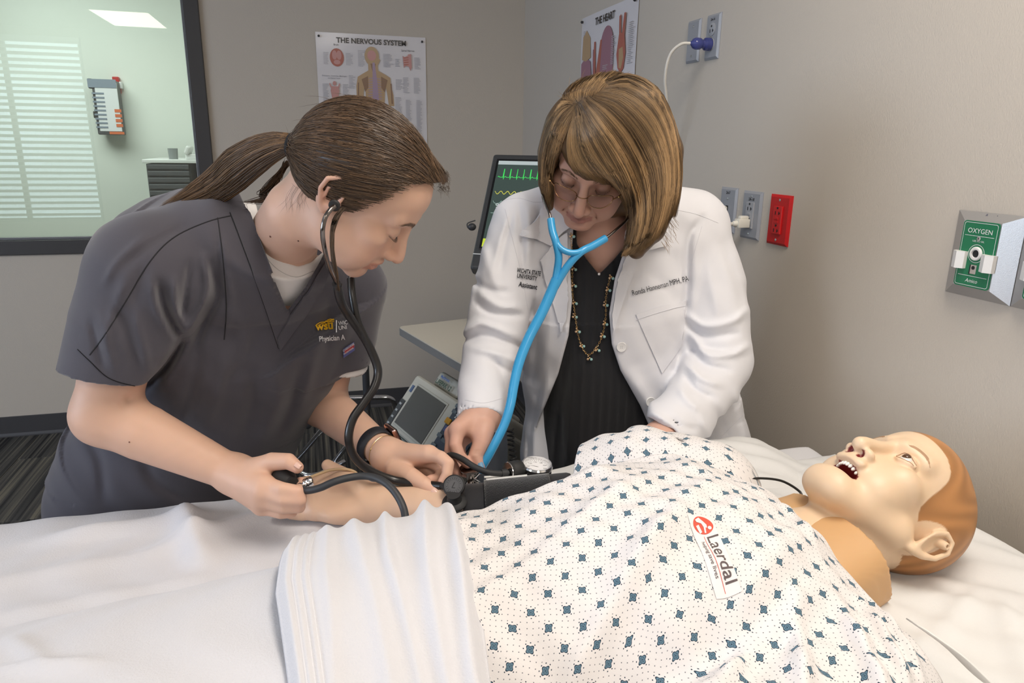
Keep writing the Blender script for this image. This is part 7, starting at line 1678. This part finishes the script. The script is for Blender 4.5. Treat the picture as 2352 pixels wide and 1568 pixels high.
# instructor's stethoscope
st2 = thing('stethoscope', 'bright blue stethoscope hanging from the ears of the woman in the coat', 'stethoscope', tuple(PX(1085, 1085, 1.25)))
for a, b in (([(1244, 440, 1.33), (1254, 470, 1.30), (1262, 490, 1.285), (1265, 510, 1.28)], 0), ([(1452, 485, 1.33), (1436, 508, 1.315), (1412, 530, 1.30), (1388, 550, 1.29)], 1)): px_tube(a, .0026, 24).build('ear_tube', M_SMOKE, st2, True)
px_tube([(1265, 503, 1.28), (1269, 530, 1.275), (1277, 557, 1.27), (1283, 590, 1.275), (1279, 625, 1.283), (1274, 655, 1.286)], .0070, 50).build('tube_branch', M_BLUE_TUBE, st2, True)
px_tube([(1391, 547, 1.29), (1362, 564, 1.28), (1335, 578, 1.272), (1310, 603, 1.275), (1290, 632, 1.282), (1274, 660, 1.286)], .0070, 50).build('tube_branch', M_BLUE_TUBE, st2, True)
px_tube([(1274, 545, 1.272), (1284, 566, 1.268), (1302, 578, 1.266), (1324, 580, 1.268), (1345, 572, 1.274)], .0056, 36).build('yoke', M_BLUE_TUBE, st2, True)
mt = spline([PX(*p) for p in [(1278, 640, 1.284), (1262, 680, 1.288), (1240, 727, 1.288), (1215, 775, 1.285), (1193, 830, 1.275), (1181, 880, 1.265), (1172, 930, 1.255), (1158, 975, 1.25), (1135, 1022, 1.245), (1117, 1055, 1.245), (1100, 1082, 1.25)]], 120)
MB().tube(mt, np.interp(np.linspace(0, 1, 120), [0, .1, .35, 1], [.0092, .0098, .0092, .0074]), 14).build('tube', M_BLUE_TUBE, st2, True)
b0 = PX(1081, 1098, 1.248); bz = unit(A(-.04, -.10, 1))
MB().lathe(b0, bz, [(0, -.014), (.0095, -.0135), (.0105, -.010), (.0075, -.004), (.0070, .006), (.0085, .013), (.0150, .0165), (.0185, .0185), (.0190, .0205), (.0160, .0215), (0, .0205)], 32).build('bell', M_SMOKE, st2, True)
MB().lathe(PX(1088, 1110, 1.240), bz, [(0, -.004), (.012, -.0035), (.0128, 0), (.011, .003), (0, .003)], 28).build('diaphragm', M_CHROME, st2, True)
px_tube([(1102, 1079, 1.250), (1094, 1089, 1.249), (1086, 1096, 1.248)], .0042, 12).build('stem', M_CHROME, st2, True)
# blood pressure set
bp = thing('blood_pressure_cuff', 'black blood pressure cuff with dial gauge wrapped round the manikin arm', 'blood pressure cuff', tuple(PX(1170, 1150, 1.16)))
ax0, ax1 = A(.213, 1.009, .835), A(.382, .970, .853); d_ = unit(ax1 - ax0); U_ = unit(np.cross(d_, A(0, 0, 1))); W_ = np.cross(U_, d_)
nA, nL = 48, 30; V = []
for i in range(nL):
    t_ = i / (nL - 1); c_ = lerp(ax0, ax1, t_)
    for j in range(nA):
        a = 2 * PI * j / nA; r_ = .0420 + .002 * t_ + .0008 * math.sin(t_ * 15 + 2 * math.sin(a)) + .0007 * math.sin(a * 5 + t_ * 9) - (.002 if i in (0, nL - 1) else 0); V.append(c_ + U_ * math.cos(a) * r_ + W_ * math.sin(a) * r_ * .97)
F = [(i * nA + j, i * nA + (j + 1) % nA, (i + 1) * nA + (j + 1) % nA, (i + 1) * nA + j) for i in range(nL - 1) for j in range(nA)]
M_CUFF = fabric('black_nylon_cuff', (.020, .020, .023), .62, 1400, .3); cu = mesh_obj('cuff', V, F, M_CUFF, bp); cu.modifiers.new('thickness', 'SOLIDIFY').thickness = -.004
def strap(t0, t1, a0, a1, r, m, name):
    V = []; n0, n1 = 22, 26
    for i in range(n0):
        c_ = lerp(ax0, ax1, lerp(t0, t1, i / (n0 - 1)))
        for j in range(n1): a = lerp(a0, a1, j / (n1 - 1)); V.append(c_ + U_ * math.cos(a) * r + W_ * math.sin(a) * r * .97)
    o = mesh_obj(name, V, np.array([(i * n1 + j, i * n1 + j + 1, (i + 1) * n1 + j + 1, (i + 1) * n1 + j) for i in range(n0 - 1) for j in range(n1 - 1)]), m, cu); o.modifiers.new('thickness', 'SOLIDIFY').thickness = .002; return o
strap(.20, .80, -1.6, 1.78, .0452, fabric('black_loop_fabric', (.011, .011, .012), .95, 520, 1.0, sheen=.5), 'hook_and_loop_flap')
strap(.22, .60, 1.70, 2.05, .0452, mat('white_label', (.75, .75, .74), .5), 'size_label')
g0 = PX(1232, 1082, 1.185); gz = unit(A(.02, -.10, 1.0)); gr = .0258
MB().lathe(g0 - gz * .013, gz, [(0, 0), (.0235, 0), (.0250, .002), (.0252, .020), (0, .020)], 44).build('gauge_body', M_BLACK_RUB, bp, True)
gd = MB().lathe(g0 + gz * .007, gz, [(gr, 0), (gr + .0006, .001), (gr + .0006, .006), (gr - .0012, .0085), (gr - .0032, .0085), (gr - .0036, .0045), (gr - .0036, .0)], 44).build('gauge_bezel', M_CHROME, bp, True)
MB().lathe(g0 + gz * .0085, gz, [(gr - .0036, 0), (gr - .0036, .0006), (0, .0006)], 40).build('gauge_dial', M_GAUGE_FACE, bp)
gx = unit(CAM_R @ A(1, 0, 0) - gz * np.dot(CAM_R @ A(1, 0, 0), gz)); gy = np.cross(gz, gx); mb = MB(); gq = g0 + gz * .0093
for k in range(31):
    a = math.radians(-60 + 300 * k / 30 - 90 + 90); l_ = .0034 if k % 2 == 0 else .002; dv = math.cos(a) * gx + math.sin(a) * gy; pv = np.cross(gz, dv); mb.add(np.array([gq + dv * .0205 + pv * .00025, gq + dv * .0205 - pv * .00025, gq + dv * (.0205 - l_) - pv * .00025, gq + dv * (.0205 - l_) + pv * .00025]), [(0, 1, 2, 3)])
for k in range(0, 16, 2):
    a = math.radians(-60 + 300 * k / 15); c_ = gq + (math.cos(a) * gx + math.sin(a) * gy) * .0142; v, f = text_geo(str(300 - 20 * k), .0042, align='CENTER'); mb.add(np.array([c_ + gx * p + gy * (q - .0015) for p, q in v]), f)
dv = unit(-gx * .8 + gy * .25); pv = np.cross(gz, dv); mb.add(np.array([gq + dv * .016, gq + pv * .0006, gq - dv * .004, gq - pv * .0006]), [(0, 1, 2, 3)]); mb.build('dial_marks', M_INK, bp)
k0 = PX(1183, 1080, 1.172); kd = unit(PX(1205, 1078, 1.18) - PX(1165, 1084, 1.16))
MB().lathe(k0 - kd * .0125, kd, [(0, 0), (.0150, 0), (.0158, .001), (.0152, .004), (.0160, .006), (.0160, .021), (.0145, .024), (0, .024)], 32).build('gauge_coupling', M_BLACK_RUB, bp, True)
MB().lathe(k0 - kd * .0150, kd, [(0, 0), (.0150, 0), (.0156, .0012), (.0150, .0022), (0, .0022)], 32).build('chrome_ring', M_CHROME, bp, True)
px_tube([(1168, 1086, 1.160), (1150, 1087, 1.155), (1120, 1084, 1.15), (1090, 1072, 1.155), (1062, 1054, 1.165), (1040, 1045, 1.175), (1026, 1049, 1.19), (1022, 1064, 1.205), (1030, 1088, 1.21), (1046, 1108, 1.20), (1072, 1125, 1.19)], .0050, 80).build('gauge_tube', M_BLACK_RUB, bp, True)
px_tube([(1165, 1086, 1.159), (1152, 1087, 1.156)], .0068, 10).build('tube_end', M_BLACK_RUB, bp, True)
px_tube([(1072, 1181, 1.09), (1054, 1184, 1.085), (1040, 1189, 1.082), (1030, 1194, 1.08)], .0066, 16).build('tube_stub', M_BLACK_RUB, bp, True)
px_tube([(1041, 1189, 1.0818), (1038, 1190, 1.0812)], .0071, 6).build('stub_ring', mat('grey_ring', (.4, .4, .4), .4), bp, True)
px_tube([(1112, 1096, 1.18), (1140, 1094, 1.185), (1166, 1091, 1.19)], .0020, 16).build('gauge_hook', mat('white_enamel'), bp, True)
# bulb with valve and its long tube
bb = thing('inflation_bulb', 'black rubber inflation bulb squeezed in a hand, with chrome valve and black hose', 'inflation bulb', tuple(PX(655, 1102, 1.075)))
b0, b1 = PX(634, 1093, 1.092), PX(680, 1113, 1.058); bd = unit(b1 - b0)
MB().lathe(b0, bd, [(0, -.006), (.009, -.005), (.0150, .001), (.0182, .010), (.0186, .020), (.0165, .030), (.0125, .037), (.0095, .041), (.0095, .046), (0, .046)], 32).build('bulb', M_BLACK_RUB, bb, True)
v0 = PX(690, 1116, 1.060); vd = unit(PX(712, 1106, 1.062) - v0)
MB().lathe(v0 - vd * .004, vd, [(0, 0), (.0050, 0), (.0050, .006), (.0032, .007), (.0032, .010), (.0072, .0105), (.0078, .012), (.0072, .0142), (.0066, .0146), (.0072, .015), (.0078, .0165), (.0072, .0188), (.0066, .0192), (.0072, .0196), (.0076, .021), (.0062, .0235), (0, .024)], 28).build('valve', M_CHROME, bb, True)
hose = spline([PX(*p) for p in [(687, 1121, 1.056), (705, 1126, 1.050), (735, 1120, 1.045), (765, 1107, 1.045), (795, 1098, 1.05), (830, 1093, 1.055), (862, 1097, 1.05), (890, 1112, 1.04), (912, 1137, 1.03), (927, 1168, 1.02), (932, 1200, 1.005), (930, 1222, 1.01)]], 110)
MB().tube(hose, .0056, 12).build('hose', mat('grey_black_hose', (.032, .034, .038), .5), bb, True)
# thin tan lines of the manikin arm
lt = thing('manikin_lead', 'thin tan tube loop running from the manikin palm past the thumb', 'tube', tuple(PX(800, 1085, 1.18)))
px_tube([(688, 1106, 1.10), (705, 1099, 1.12), (735, 1087, 1.15), (760, 1079, 1.165), (790, 1077, 1.17), (812, 1082, 1.175), (825, 1093, 1.175), (838, 1106, 1.165)], .0024, 50).build('tube', mat('tan_tube', (.48, .34, .20), .45), lt, True)
# wrist watch and bracelet on the student's left wrist
ww = thing('wrist_watch', 'black strap watch with rose gold case on the bending woman wrist', 'watch', tuple(lerp(LEL, LWR, .86)))
fx = unit(LWR - LEL); cxw = lerp(LEL, LWR, .835); side = unit(np.cross(fx, CAM_C - cxw)); tov = unit(np.cross(side, fx))
V = []; nA = 56
def rim(c, a, r, off=0.0): return c + (math.cos(a) * side + math.sin(a) * tov) * r + fx * off
SBp = lambda p: SB.project(np.array(p), .0020, 4)
ring0 = np.array([rim(cxw, 2 * PI * j / nA, .036) for j in range(nA)])
R_in = SBp(ring0)
for o_ in (-.0105, -.0095, .0095, .0105):
    q = SBp(ring0 + fx * o_); n_ = SB.grad(q); V.append(q + n_ * (.0006 if abs(o_) > .01 else .0022))
V = np.concatenate(V); F = [(i * nA + j, i * nA + (j + 1) % nA, (i + 1) * nA + (j + 1) % nA, (i + 1) * nA + j) for i in range(3) for j in range(nA)]
mesh_obj('strap', V, F, mat('black_silicone', (.016, .017, .022), .55), ww)
vis = sorted(range(nA), key=lambda j: -np.dot(unit(R_in[j] - cxw), unit(CAM_C - cxw)))[0]
for k in range(-4, 5):
    j = (vis + k * 1) % nA; q = R_in[j]; n_ = SB.grad(q[None])[0]; MB().lathe(q + n_ * .0019, n_, [(.0013, 0), (.0013, .0006), (0, .0006)], 10).build('strap_hole' if k != 2 else 'strap_pin', M_SLOT if k != 2 else mat('rose_gold', (.80, .50, .42), .2, metal=1.0), ww)
far = min(range(nA), key=lambda j: abs(px_of(R_in[j][None])[0][0] - 903) + abs(px_of(R_in[j][None])[1][0] - 1000)); q = R_in[far]; n_ = SB.grad(q[None])[0]; s_ = unit(np.cross(n_, fx))
MB().box(q + n_ * .0055, (.034, .036, .0085), np.array([fx, s_, n_]).T, .004, 3).build('case', mat('rose_gold'), ww, True); MB().box(q + n_ * .0102, (.029, .031, .0015), np.array([fx, s_, n_]).T, .0006).build('glass', mat('watch_glass', (.01, .01, .012), .05), ww)
br = thing('bracelet', 'fine gold bracelet hanging below the black watch', 'bracelet', tuple(lerp(LEL, LWR, .96)))
cb = lerp(LEL, LWR, .955); ring = np.array([rim(cb, 2 * PI * j / 60, .034) for j in range(61)]); fb = unit(fx + CAM_R @ A(0, -.35, 0)); 
q = SB.project(ring - np.outer((ring - cb) @ CAM_R @ A(0, 1, 0), fx) * .25, .0007, 4); q[:, 2] -= .004 * smooth(.0, -.03, (q - cb) @ (CAM_R @ A(0, 1, 0)))
MB().tube(q, .00055, 6, False).build('chain', M_GOLD, br, True)
j = max(range(60), key=lambda j: np.dot(unit(q[j] - cb), unit(CAM_C - cb))); MB().ball(q[j], .0016, 10).build('bead', M_GOLD, br, True)

# ------------------------------------------------------------------ equipment behind the bed
M_LAM = mat('cream_laminate', (.60, .565, .48), .45); M_LAMEDGE = mat('grey_edge_band', (.20, .195, .185), .5); M_DEF = mat('beige_device_plastic', (.45, .44, .385), .45); M_DKPL = mat('charcoal_plastic', (.035, .037, .042), .45); M_TUBE_CH = mat('satin_chrome_tube', (.62, .62, .64), .18, metal=1.0)
ZT = .82
def zpt(x, y, z): r = PX(x, y, 1.0) - CAM_C; return CAM_C + r * ((z - 1.4) / r[2])
c0, c1, c2 = zpt(913, 752, ZT), zpt(1065, 842, ZT), zpt(1085, 727, ZT)
e1 = unit((c1 - c0) * A(1, 1, 0)); e2 = unit((c2 - c0) * A(1, 1, 0)); e2 = unit(e2 - e1 * np.dot(e1, e2)); tl_, td = .49, .60
tb = thing('overbed_table', 'cream topped overbed table standing in the corner behind the white coat', 'table', tuple((c0 + e1 * tl_ / 2 + e2 * td / 2) * A(1, 1, 0)))
def corner(a, b): return c0 + e1 * a + e2 * b
RT = np.array([e1, e2, np.cross(e1, e2)]).T
cen = corner(tl_ / 2, td / 2)
MB().prism([(p + tl_ / 2, q + td / 2) for p, q in rounded_rect(tl_, td, .02)], c0 - A(0, 0, .022), e1, e2, .0225 * (1 if np.cross(e1, e2)[2] > 0 else -1)).build('table_edge', M_LAMEDGE, tb)
MB().prism([(p + tl_ / 2, q + td / 2) for p, q in rounded_rect(tl_ - .004, td - .004, .018)], c0 + A(0, 0, .0005), e1, e2, .003 * (1 if np.cross(e1, e2)[2] > 0 else -1)).build('table_top', M_LAM, tb)
cp_ = corner(tl_ * .78, td * .55); MB().box((cp_[0], cp_[1], .49), (.07, .05, .84), RT, .006).build('column', mat('grey_bed_frame'), tb)
mb = MB(); mb.box(corner(tl_ * .45, td * .15) * A(1, 1, 0) + A(0, 0, .075), (.62, .03, .03), RT, .004); mb.box(corner(tl_ * .45, td * .95) * A(1, 1, 0) + A(0, 0, .075), (.62, .03, .03), RT, .004); mb.box(corner(tl_ * .78, td * .55) * A(1, 1, 0) + A(0, 0, .075), (.04, .36, .03), RT, .004); mb.build('base', mat('grey_bed_frame'), tb)
for a in (.12, .75):
    for b in (.15, .95): p = corner(tl_ * a, td * b); MB().lathe((p[0], p[1] - .01, .03), (0, 1, 0), [(0, 0), (.025, 0), (.03, .004), (.03, .018), (.025, .022), (0, .022)], 16).build('caster', mat('black_rubber'), tb, True)
# defibrillator on its trolley
TL, TR, BL = PX(957, 857, 2.14), PX(1068, 930, 1.89), PX(925, 975, 2.05)
ex = unit(TR - TL); ey = unit((TL - BL) - ex * np.dot(TL - BL, ex)); ez = np.cross(ex, ey)
if np.dot(ez, CAM_C - TL) < 0: ez = -ez
W0 = .43; H0 = np.linalg.norm(TL - BL) * 1.02; O = TL + ex * W0 / 2 - ey * H0 / 2; RD = np.array([ex, ey, ez]).T
def dp(a, b, c=0.0): return O + ex * a + ey * b + ez * c
df = thing('defibrillator', 'beige defibrillator monitor with dark screen on the shelf under the cream table top', 'defibrillator', tuple(dp(0, -H0 / 2, -.1)))
MB().box(dp(0, 0, -.09), (W0, H0, .18), RD, .012, 3).build('case', M_DEF, df)
mb = MB(); mb.box(dp(-.075, H0 / 2 + .022, -.085), (.15, .05, .12), RD, .012, 3); mb.box(dp(.18, H0 / 2 + .012, -.085), (.05, .05, .12), RD, .012, 3); mb.box(dp(.05, H0 / 2 + .038, -.085), (.26, .02, .07), RD, .009, 3); mb.build('handle', M_DEF, df, True)
MB().box(dp(.055, H0 / 2 + .004, -.085), (.16, .012, .11), RD, .002).build('handle_well', M_DKPL, df)
sx0, sx1, sy0, sy1 = -W0 / 2 + .052, -W0 / 2 + .235, -H0 / 2 + .022, H0 / 2 - .028
MB().box(dp((sx0 + sx1) / 2, (sy0 + sy1) / 2, .001), (sx1 - sx0 + .012, sy1 - sy0 + .012, .004), RD, .0015).build('screen_bezel', mat('beige_bezel', (.40, .395, .35), .45), df)
MB().box(dp((sx0 + sx1) / 2, (sy0 + sy1) / 2, .0035), (sx1 - sx0, sy1 - sy0, .002), RD).build('screen', mat('dead_lcd', (.065, .060, .056), .3), df)
MB().box(dp(-W0 / 2 + .022, -.045, .001), (.026, .095, .004), RD, .001).build('key_strip', M_DKPL, df)
mb = MB()
for k in range(4): mb.box(dp(-W0 / 2 + .022, -.078 + k * .022, .0035), (.012, .006, .0015), RD)
mb.build('key_marks', mat('grey_mark', (.35, .37, .38), .4), df)
MB().box(dp(-W0 / 2 + .028, H0 / 2 - .045, .001), (.012, .022, .003), RD).build('badge', mat('blue_badge', (.06, .10, .20), .3), df)
MB().box(dp(W0 / 2 - .078, 0, .001), (.145, H0 - .02, .004), RD, .001).build('control_panel', mat('navy_panel', (.035, .045, .075), .4), df)
for a, b, m_ in ((.072, .028, 'o'), (.105, .016, 'o'), (.088, .008, 'p')):
    MB().box(dp(a, b, .005), (.027, .017, .006), RD, .003).build('orange_key' if m_ == 'o' else 'blue_key', mat('amber_key', (.55, .27, .02), .4) if m_ == 'o' else mat('indigo_key', (.07, .08, .22), .4), df)
for k, (a, b) in enumerate(((.075, .075), (.075, .058), (.105, .06), (.135, .06), (.075, -.015), (.105, -.02), (.135, -.02), (.075, -.045), (.108, -.05))): MB().box(dp(a, b, .005), (.024, .011, .005), RD, .002).build('grey_key', mat('slate_key', (.10, .125, .15), .4), df)
mb = MB()
for t_, a, b, s_ in (('1', .092, .083, .016), ('2', .086, .045, .016), ('3', .094, .024, .012)): text_flat(mb, t_, s_, dp(a, b, .0035), ex, ey, .001, bold=.0004)
mb.build('panel_numerals', mat('white_print'), df)
mb = MB(); text_flat(mb, 'LIFEPAK 12', .019, dp(-.125, H0 / 2 + .008, -.022), ex, unit(ey), .006, bold=.0008); mb.build('model_lettering', mat('dark_green_print', (.02, .05, .03), .4), df)
mb = MB(); text_flat(mb, 'Medtronic', .013, dp(-.115, H0 / 2 + .028, -.022), ex, unit(ey), .006, bold=.0004); mb.build('maker_lettering', mat('blue_print', (.03, .09, .30), .4), df)
# trolley under it: grey-green stand, blue-grey cabinet and coiled lead
fl = dp(0, -H0 / 2, -.09)
tr = thing('equipment_trolley', 'blue grey equipment trolley carrying the beige defibrillator', 'trolley', (fl[0], fl[1], 0))
e3 = unit(ex * A(1, 1, 0)); e4 = np.array([-e3[1], e3[0], 0]); R3 = np.array([e3, e4, [0, 0, 1]]).T
zb = min(dp(a, -H0 / 2, b)[2] for a in (-.2, .2) for b in (-.18, 0))
MB().box((fl[0] + .06, fl[1] + .02, zb - .012), (.56, .40, .02), R3, .004).build('shelf', mat('grey_green_plastic', (.25, .27, .245), .5), tr)
MB().box((fl[0] + .06 - e3[0] * .10, fl[1] + .02 - e3[1] * .10, (zb - .02 + .10) / 2), (.34, .36, zb - .12), R3, .006).build('cabinet', mat('blue_grey_panel', (.12, .135, .16), .5), tr)
MB().box(dp(-.02, -H0 / 2 - .052, -.085), (.34, .10, .13), RD, .008).build('cradle', mat('grey_green_plastic'), tr)
cb_ = [PX(1100, 962, 1.60), PX(1165, 970, 1.66), PX(1176, 1085, 1.66), PX(1100, 1085, 1.60)]
V = np.array(cb_ + [p + A(.02, .22, 0) for p in cb_]); V[[2, 3, 6, 7], 2] = .25
MB().add(V, [(0, 3, 2, 1), (4, 5, 6, 7), (0, 1, 5, 4), (1, 2, 6, 5), (2, 3, 7, 6), (3, 0, 4, 7)]).build('side_drawer', mat('blue_grey_panel'), tr)
for a, b in ((-.16, -.14), (-.16, .14), (.12, -.14), (.12, .14)):
    p = A(fl[0] + .06, fl[1] + .02, 0) + e3 * a + e4 * b; mb = MB(); mb.tube([p + A(0, 0, .11), p + A(0, 0, .05)], .012, 10); mb.lathe(p + A(0, -.012, .035), (0, 1, 0), [(0, 0), (.03, 0), (.035, .005), (.035, .02), (.03, .025), (0, .025)], 16); mb.build('caster', mat('black_rubber'), tr, True)
cl = thing('coiled_lead', 'black coiled lead hanging beside the grey coat panel', 'cable', tuple(PX(1176, 1040, 1.60)))
t_ = np.linspace(0, 1, 300); axp = spline([PX(1172, 985, 1.60), PX(1174, 1015, 1.60), PX(1178, 1050, 1.60), PX(1180, 1090, 1.60), PX(1182, 1130, 1.60)], 300); a_ = t_ * 2 * PI * 12
MB().tube(axp + np.cos(a_)[:, None] * (CAM_R @ A(.0068, 0, 0)) + np.sin(a_)[:, None] * (CAM_R @ A(0, 0, .0068)), .0021, 6).build('cable', M_BLACK_RUB, cl, True)
# portrait patient monitor on the table
mon = thing('patient_monitor', 'tall dark patient monitor with green traces standing on the cream table behind the white coat', 'monitor', tuple(PX(1150, 600, 2.30)))
mTL, mBL, mTR = PX(1133, 352, 2.40), PX(1069, 615, 2.22), PX(1330, 356, 2.34)
mx = unit(mTR - mTL); my = unit((mTL - mBL) - mx * np.dot(mTL - mBL, mx)); mz = np.cross(mx, my)
if np.dot(mz, CAM_C - mTL) < 0: mz = -mz
RM = np.array([mx, my, mz]).T; MH_ = np.linalg.norm((mTL - mBL)); MW = .30; mO = mTL + mx * MW / 2 - my * MH_ / 2
def mp_(a, b, c=0.0): return mO + mx * a + my * b + mz * c
MB().box(mp_(0, 0, -.022), (MW, MH_, .044), RM, .010, 3).build('housing', mat('monitor_housing', (.045, .047, .05), .4), mon)
MB().box(mp_(0, .022, .0015), (MW - .036, MH_ - .094, .003), RM, .001).build('screen_surround', mat('gloss_black', (.008, .008, .009), .08), mon)
SWm, SHm = MW - .052, MH_ - .112; sO = (0, .022)
MB().box(mp_(sO[0], sO[1], .0035), (SWm, SHm, .0012), RM).build('screen', mat('lit_screen', (.02, .03, .028), .06, emit=(.10, .15, .13), estr=.35), mon)
def scr(u, v, c=.0044): return mp_(sO[0] + (u - .5) * SWm, sO[1] + (.5 - v) * SHm, c)
def srect(mb, u0, v0, u1, v1): mb.add(np.array([scr(u0, v1), scr(u1, v1), scr(u1, v0), scr(u0, v0)]), [(0, 1, 2, 3)])
def em(name, c=(.5, .5, .5), s_=1.0): return mat(name, (.02, .02, .02), .3, emit=c, estr=s_)
mb = MB(); srect(mb, .0, .0, 1, .045); mb.build('status_bar', em('pale_screen_bar', (.55, .62, .62), .8), mon)
mb = MB(); srect(mb, .0, .91, .16, 1.0); mb.build('yellow_key', em('lime_screen_key', (.62, .75, .05), .9), mon); mb = MB(); srect(mb, .17, .91, .34, 1.0); mb.build('pale_key', em('pale_screen_key', (.75, .82, .62), .8), mon)
def trace(v0, amp, fn, th=.0010):
    u = np.linspace(.03, .96, 260); y = np.array([fn(x) for x in u]); return MB().tube(np.array([scr(a, v0 - amp * b) for a, b in zip(u, y)]), th, 4)
ecg = lambda x: (lambda p: 1.0 if .10 < p < .16 else (-.25 if .16 <= p < .20 else .12 * math.exp(-((p - .45) / .1) ** 2)))((x * 11) % 1)
trace(.20, .10, ecg).build('ecg_trace', em('green_trace', (.05, .80, .12), .9), mon); trace(.40, .035, lambda x: .5 + .5 * math.sin(x * 70)).build('pulse_trace', em('yellow_trace', (.75, .72, .08), .9), mon)
trace(.53, .05, lambda x: .5 + .5 * math.sin(x * 55) ** 3).build('pleth_trace', em('pale_trace', (.35, .52, .46), .7), mon); trace(.66, .04, lambda x: 1 if (x * 6) % 1 < .5 else 0).build('breath_trace', em('pale_trace'), mon)
mb = MB()
for t_, u, v, s_ in (('95', .07, .56, .026), ('98', .42, .56, .026)): text_flat(mb, t_, s_, scr(u, v), mx, my, .0004)
mb.build('white_numerals', em('white_numeral', (.8, .84, .84), .8), mon)
mb = MB()
for t_, u, v, s_ in (('125/86', .05, .79, .034), ('(98)', .12, .86, .026)): text_flat(mb, t_, s_, scr(u, v), mx, my, .0004)
mb.build('pink_numerals', em('pink_numeral', (.62, .36, .34), .8), mon)
MB().box(mp_(0, -MH_ / 2 + .052, .0008), (MW - .004, .003, .002), RM).build('light_strip', mat('pale_strip', (.6, .62, .62), .3), mon)
text_flat(MB(), 'mindray', .014, mp_(-MW / 2 + .03, -MH_ / 2 + .024, .0004), mx, my, .0006).build('maker_lettering', mat('grey_mark'), mon)
MB().ball(PX(1084, 521, 2.28), (.014, .012, .012), 12).build('side_plug', M_DKPL, mon, True)
MB().tube(spline([PX(1086, 521, 2.28), PX(1076, 524, 2.29), PX(1074, 513, 2.29), PX(1092, 506, 2.29)], 24), .002, 8).build('side_lead', M_DKPL, mon, True)
pb = corner(.16, .40); pk = mp_(0, -.06, -.044)
MB().tube([A(pb[0], pb[1], ZT + .012), A(pb[0], pb[1], pk[2] - .01)], .016, 14).build('stand_post', M_DKPL, mon, True)
MB().tube([A(pb[0], pb[1], pk[2] - .012), pk - mz * .03, pk], .015, 12).build('arm', M_DKPL, mon, True)
MB().lathe((pb[0], pb[1], ZT + .0045), (0, 0, 1), [(0, 0), (.10, 0), (.105, .004), (.10, .010), (.03, .016), (0, .016)], 32).build('stand_base', M_DKPL, mon, True)
# black pole and chrome tube frame of a chair/stand behind the student
pz = zpt(846, 975, 0.0)
def zp(x, y, d): return PX(x, y, d)
dP = 3.05; b_ = zp(843, 930, dP); 
ch = thing('walking_frame', 'black and chrome tubular walking frame standing on the carpet behind the bed', 'walking frame', (zpt(700, 1090, 0)[0], zpt(700, 1090, 0)[1], 0))
def fl_(x, y, z): return zpt(x, y, z)
up_ = zp(843, 625, 3.05); MB().tube([A(b_[0], b_[1], up_[2]), A(b_[0], b_[1], .30)], .0150, 14).build('upright', M_DKPL, ch, True); MB().tube([A(b_[0], b_[1], .32), A(b_[0], b_[1], .02)], .0125, 12).build('lower_leg', M_TUBE_CH, ch, True)
r1 = [fl_(728, 917, .24), fl_(800, 914, .24), fl_(860, 913, .24), fl_(893, 914, .235), fl_(906, 926, .20), fl_(911, 950, .12), fl_(912, 990, .03)]
MB().tube(spline(r1, 60), .0125, 12).build('front_rail', M_TUBE_CH, ch, True)
for a, b, n_ in (((760, 962, .30), (672, 1068, .03), 'leg'), ((800, 1020, .16), (755, 1075, .03), 'leg')): MB().tube([fl_(*a), fl_(*b)], .0115, 12).build(n_, M_TUBE_CH, ch, True)
MB().tube([fl_(728, 917, .24), fl_(760, 962, .30)], .0115, 12).build('side_rail', M_TUBE_CH, ch, True)
MB().tube(spline([fl_(672, 1068, .05), fl_(700, 1090, .05), fl_(728, 1090, .05), fl_(755, 1078, .05), fl_(790, 1060, .05)], 40), .0115, 12).build('floor_rail', M_TUBE_CH, ch, True)
for q_ in ((912, 990), (672, 1068), (755, 1075)):
    p = fl_(*q_, .0); MB().lathe(p, (0, 0, 1), [(0, .0015), (.017, .0015), (.019, .005), (.017, .03), (.013, .034), (0, .034)], 16).build('rubber_foot', mat('black_rubber'), ch, True)
MB().ball(fl_(706, 974, .26), .02, 12).build('joint', M_DKPL, ch, True)
# grey-cream cover box low by the trolley
bxp = fl_(925, 1010, .30); bx = thing('device_box', 'small beige device box low beside the defibrillator trolley', 'box', (bxp[0], bxp[1], 0))
MB().box((bxp[0], bxp[1], .15), (.22, .2, .292), R3, .008).build('box', M_DEF, bx)
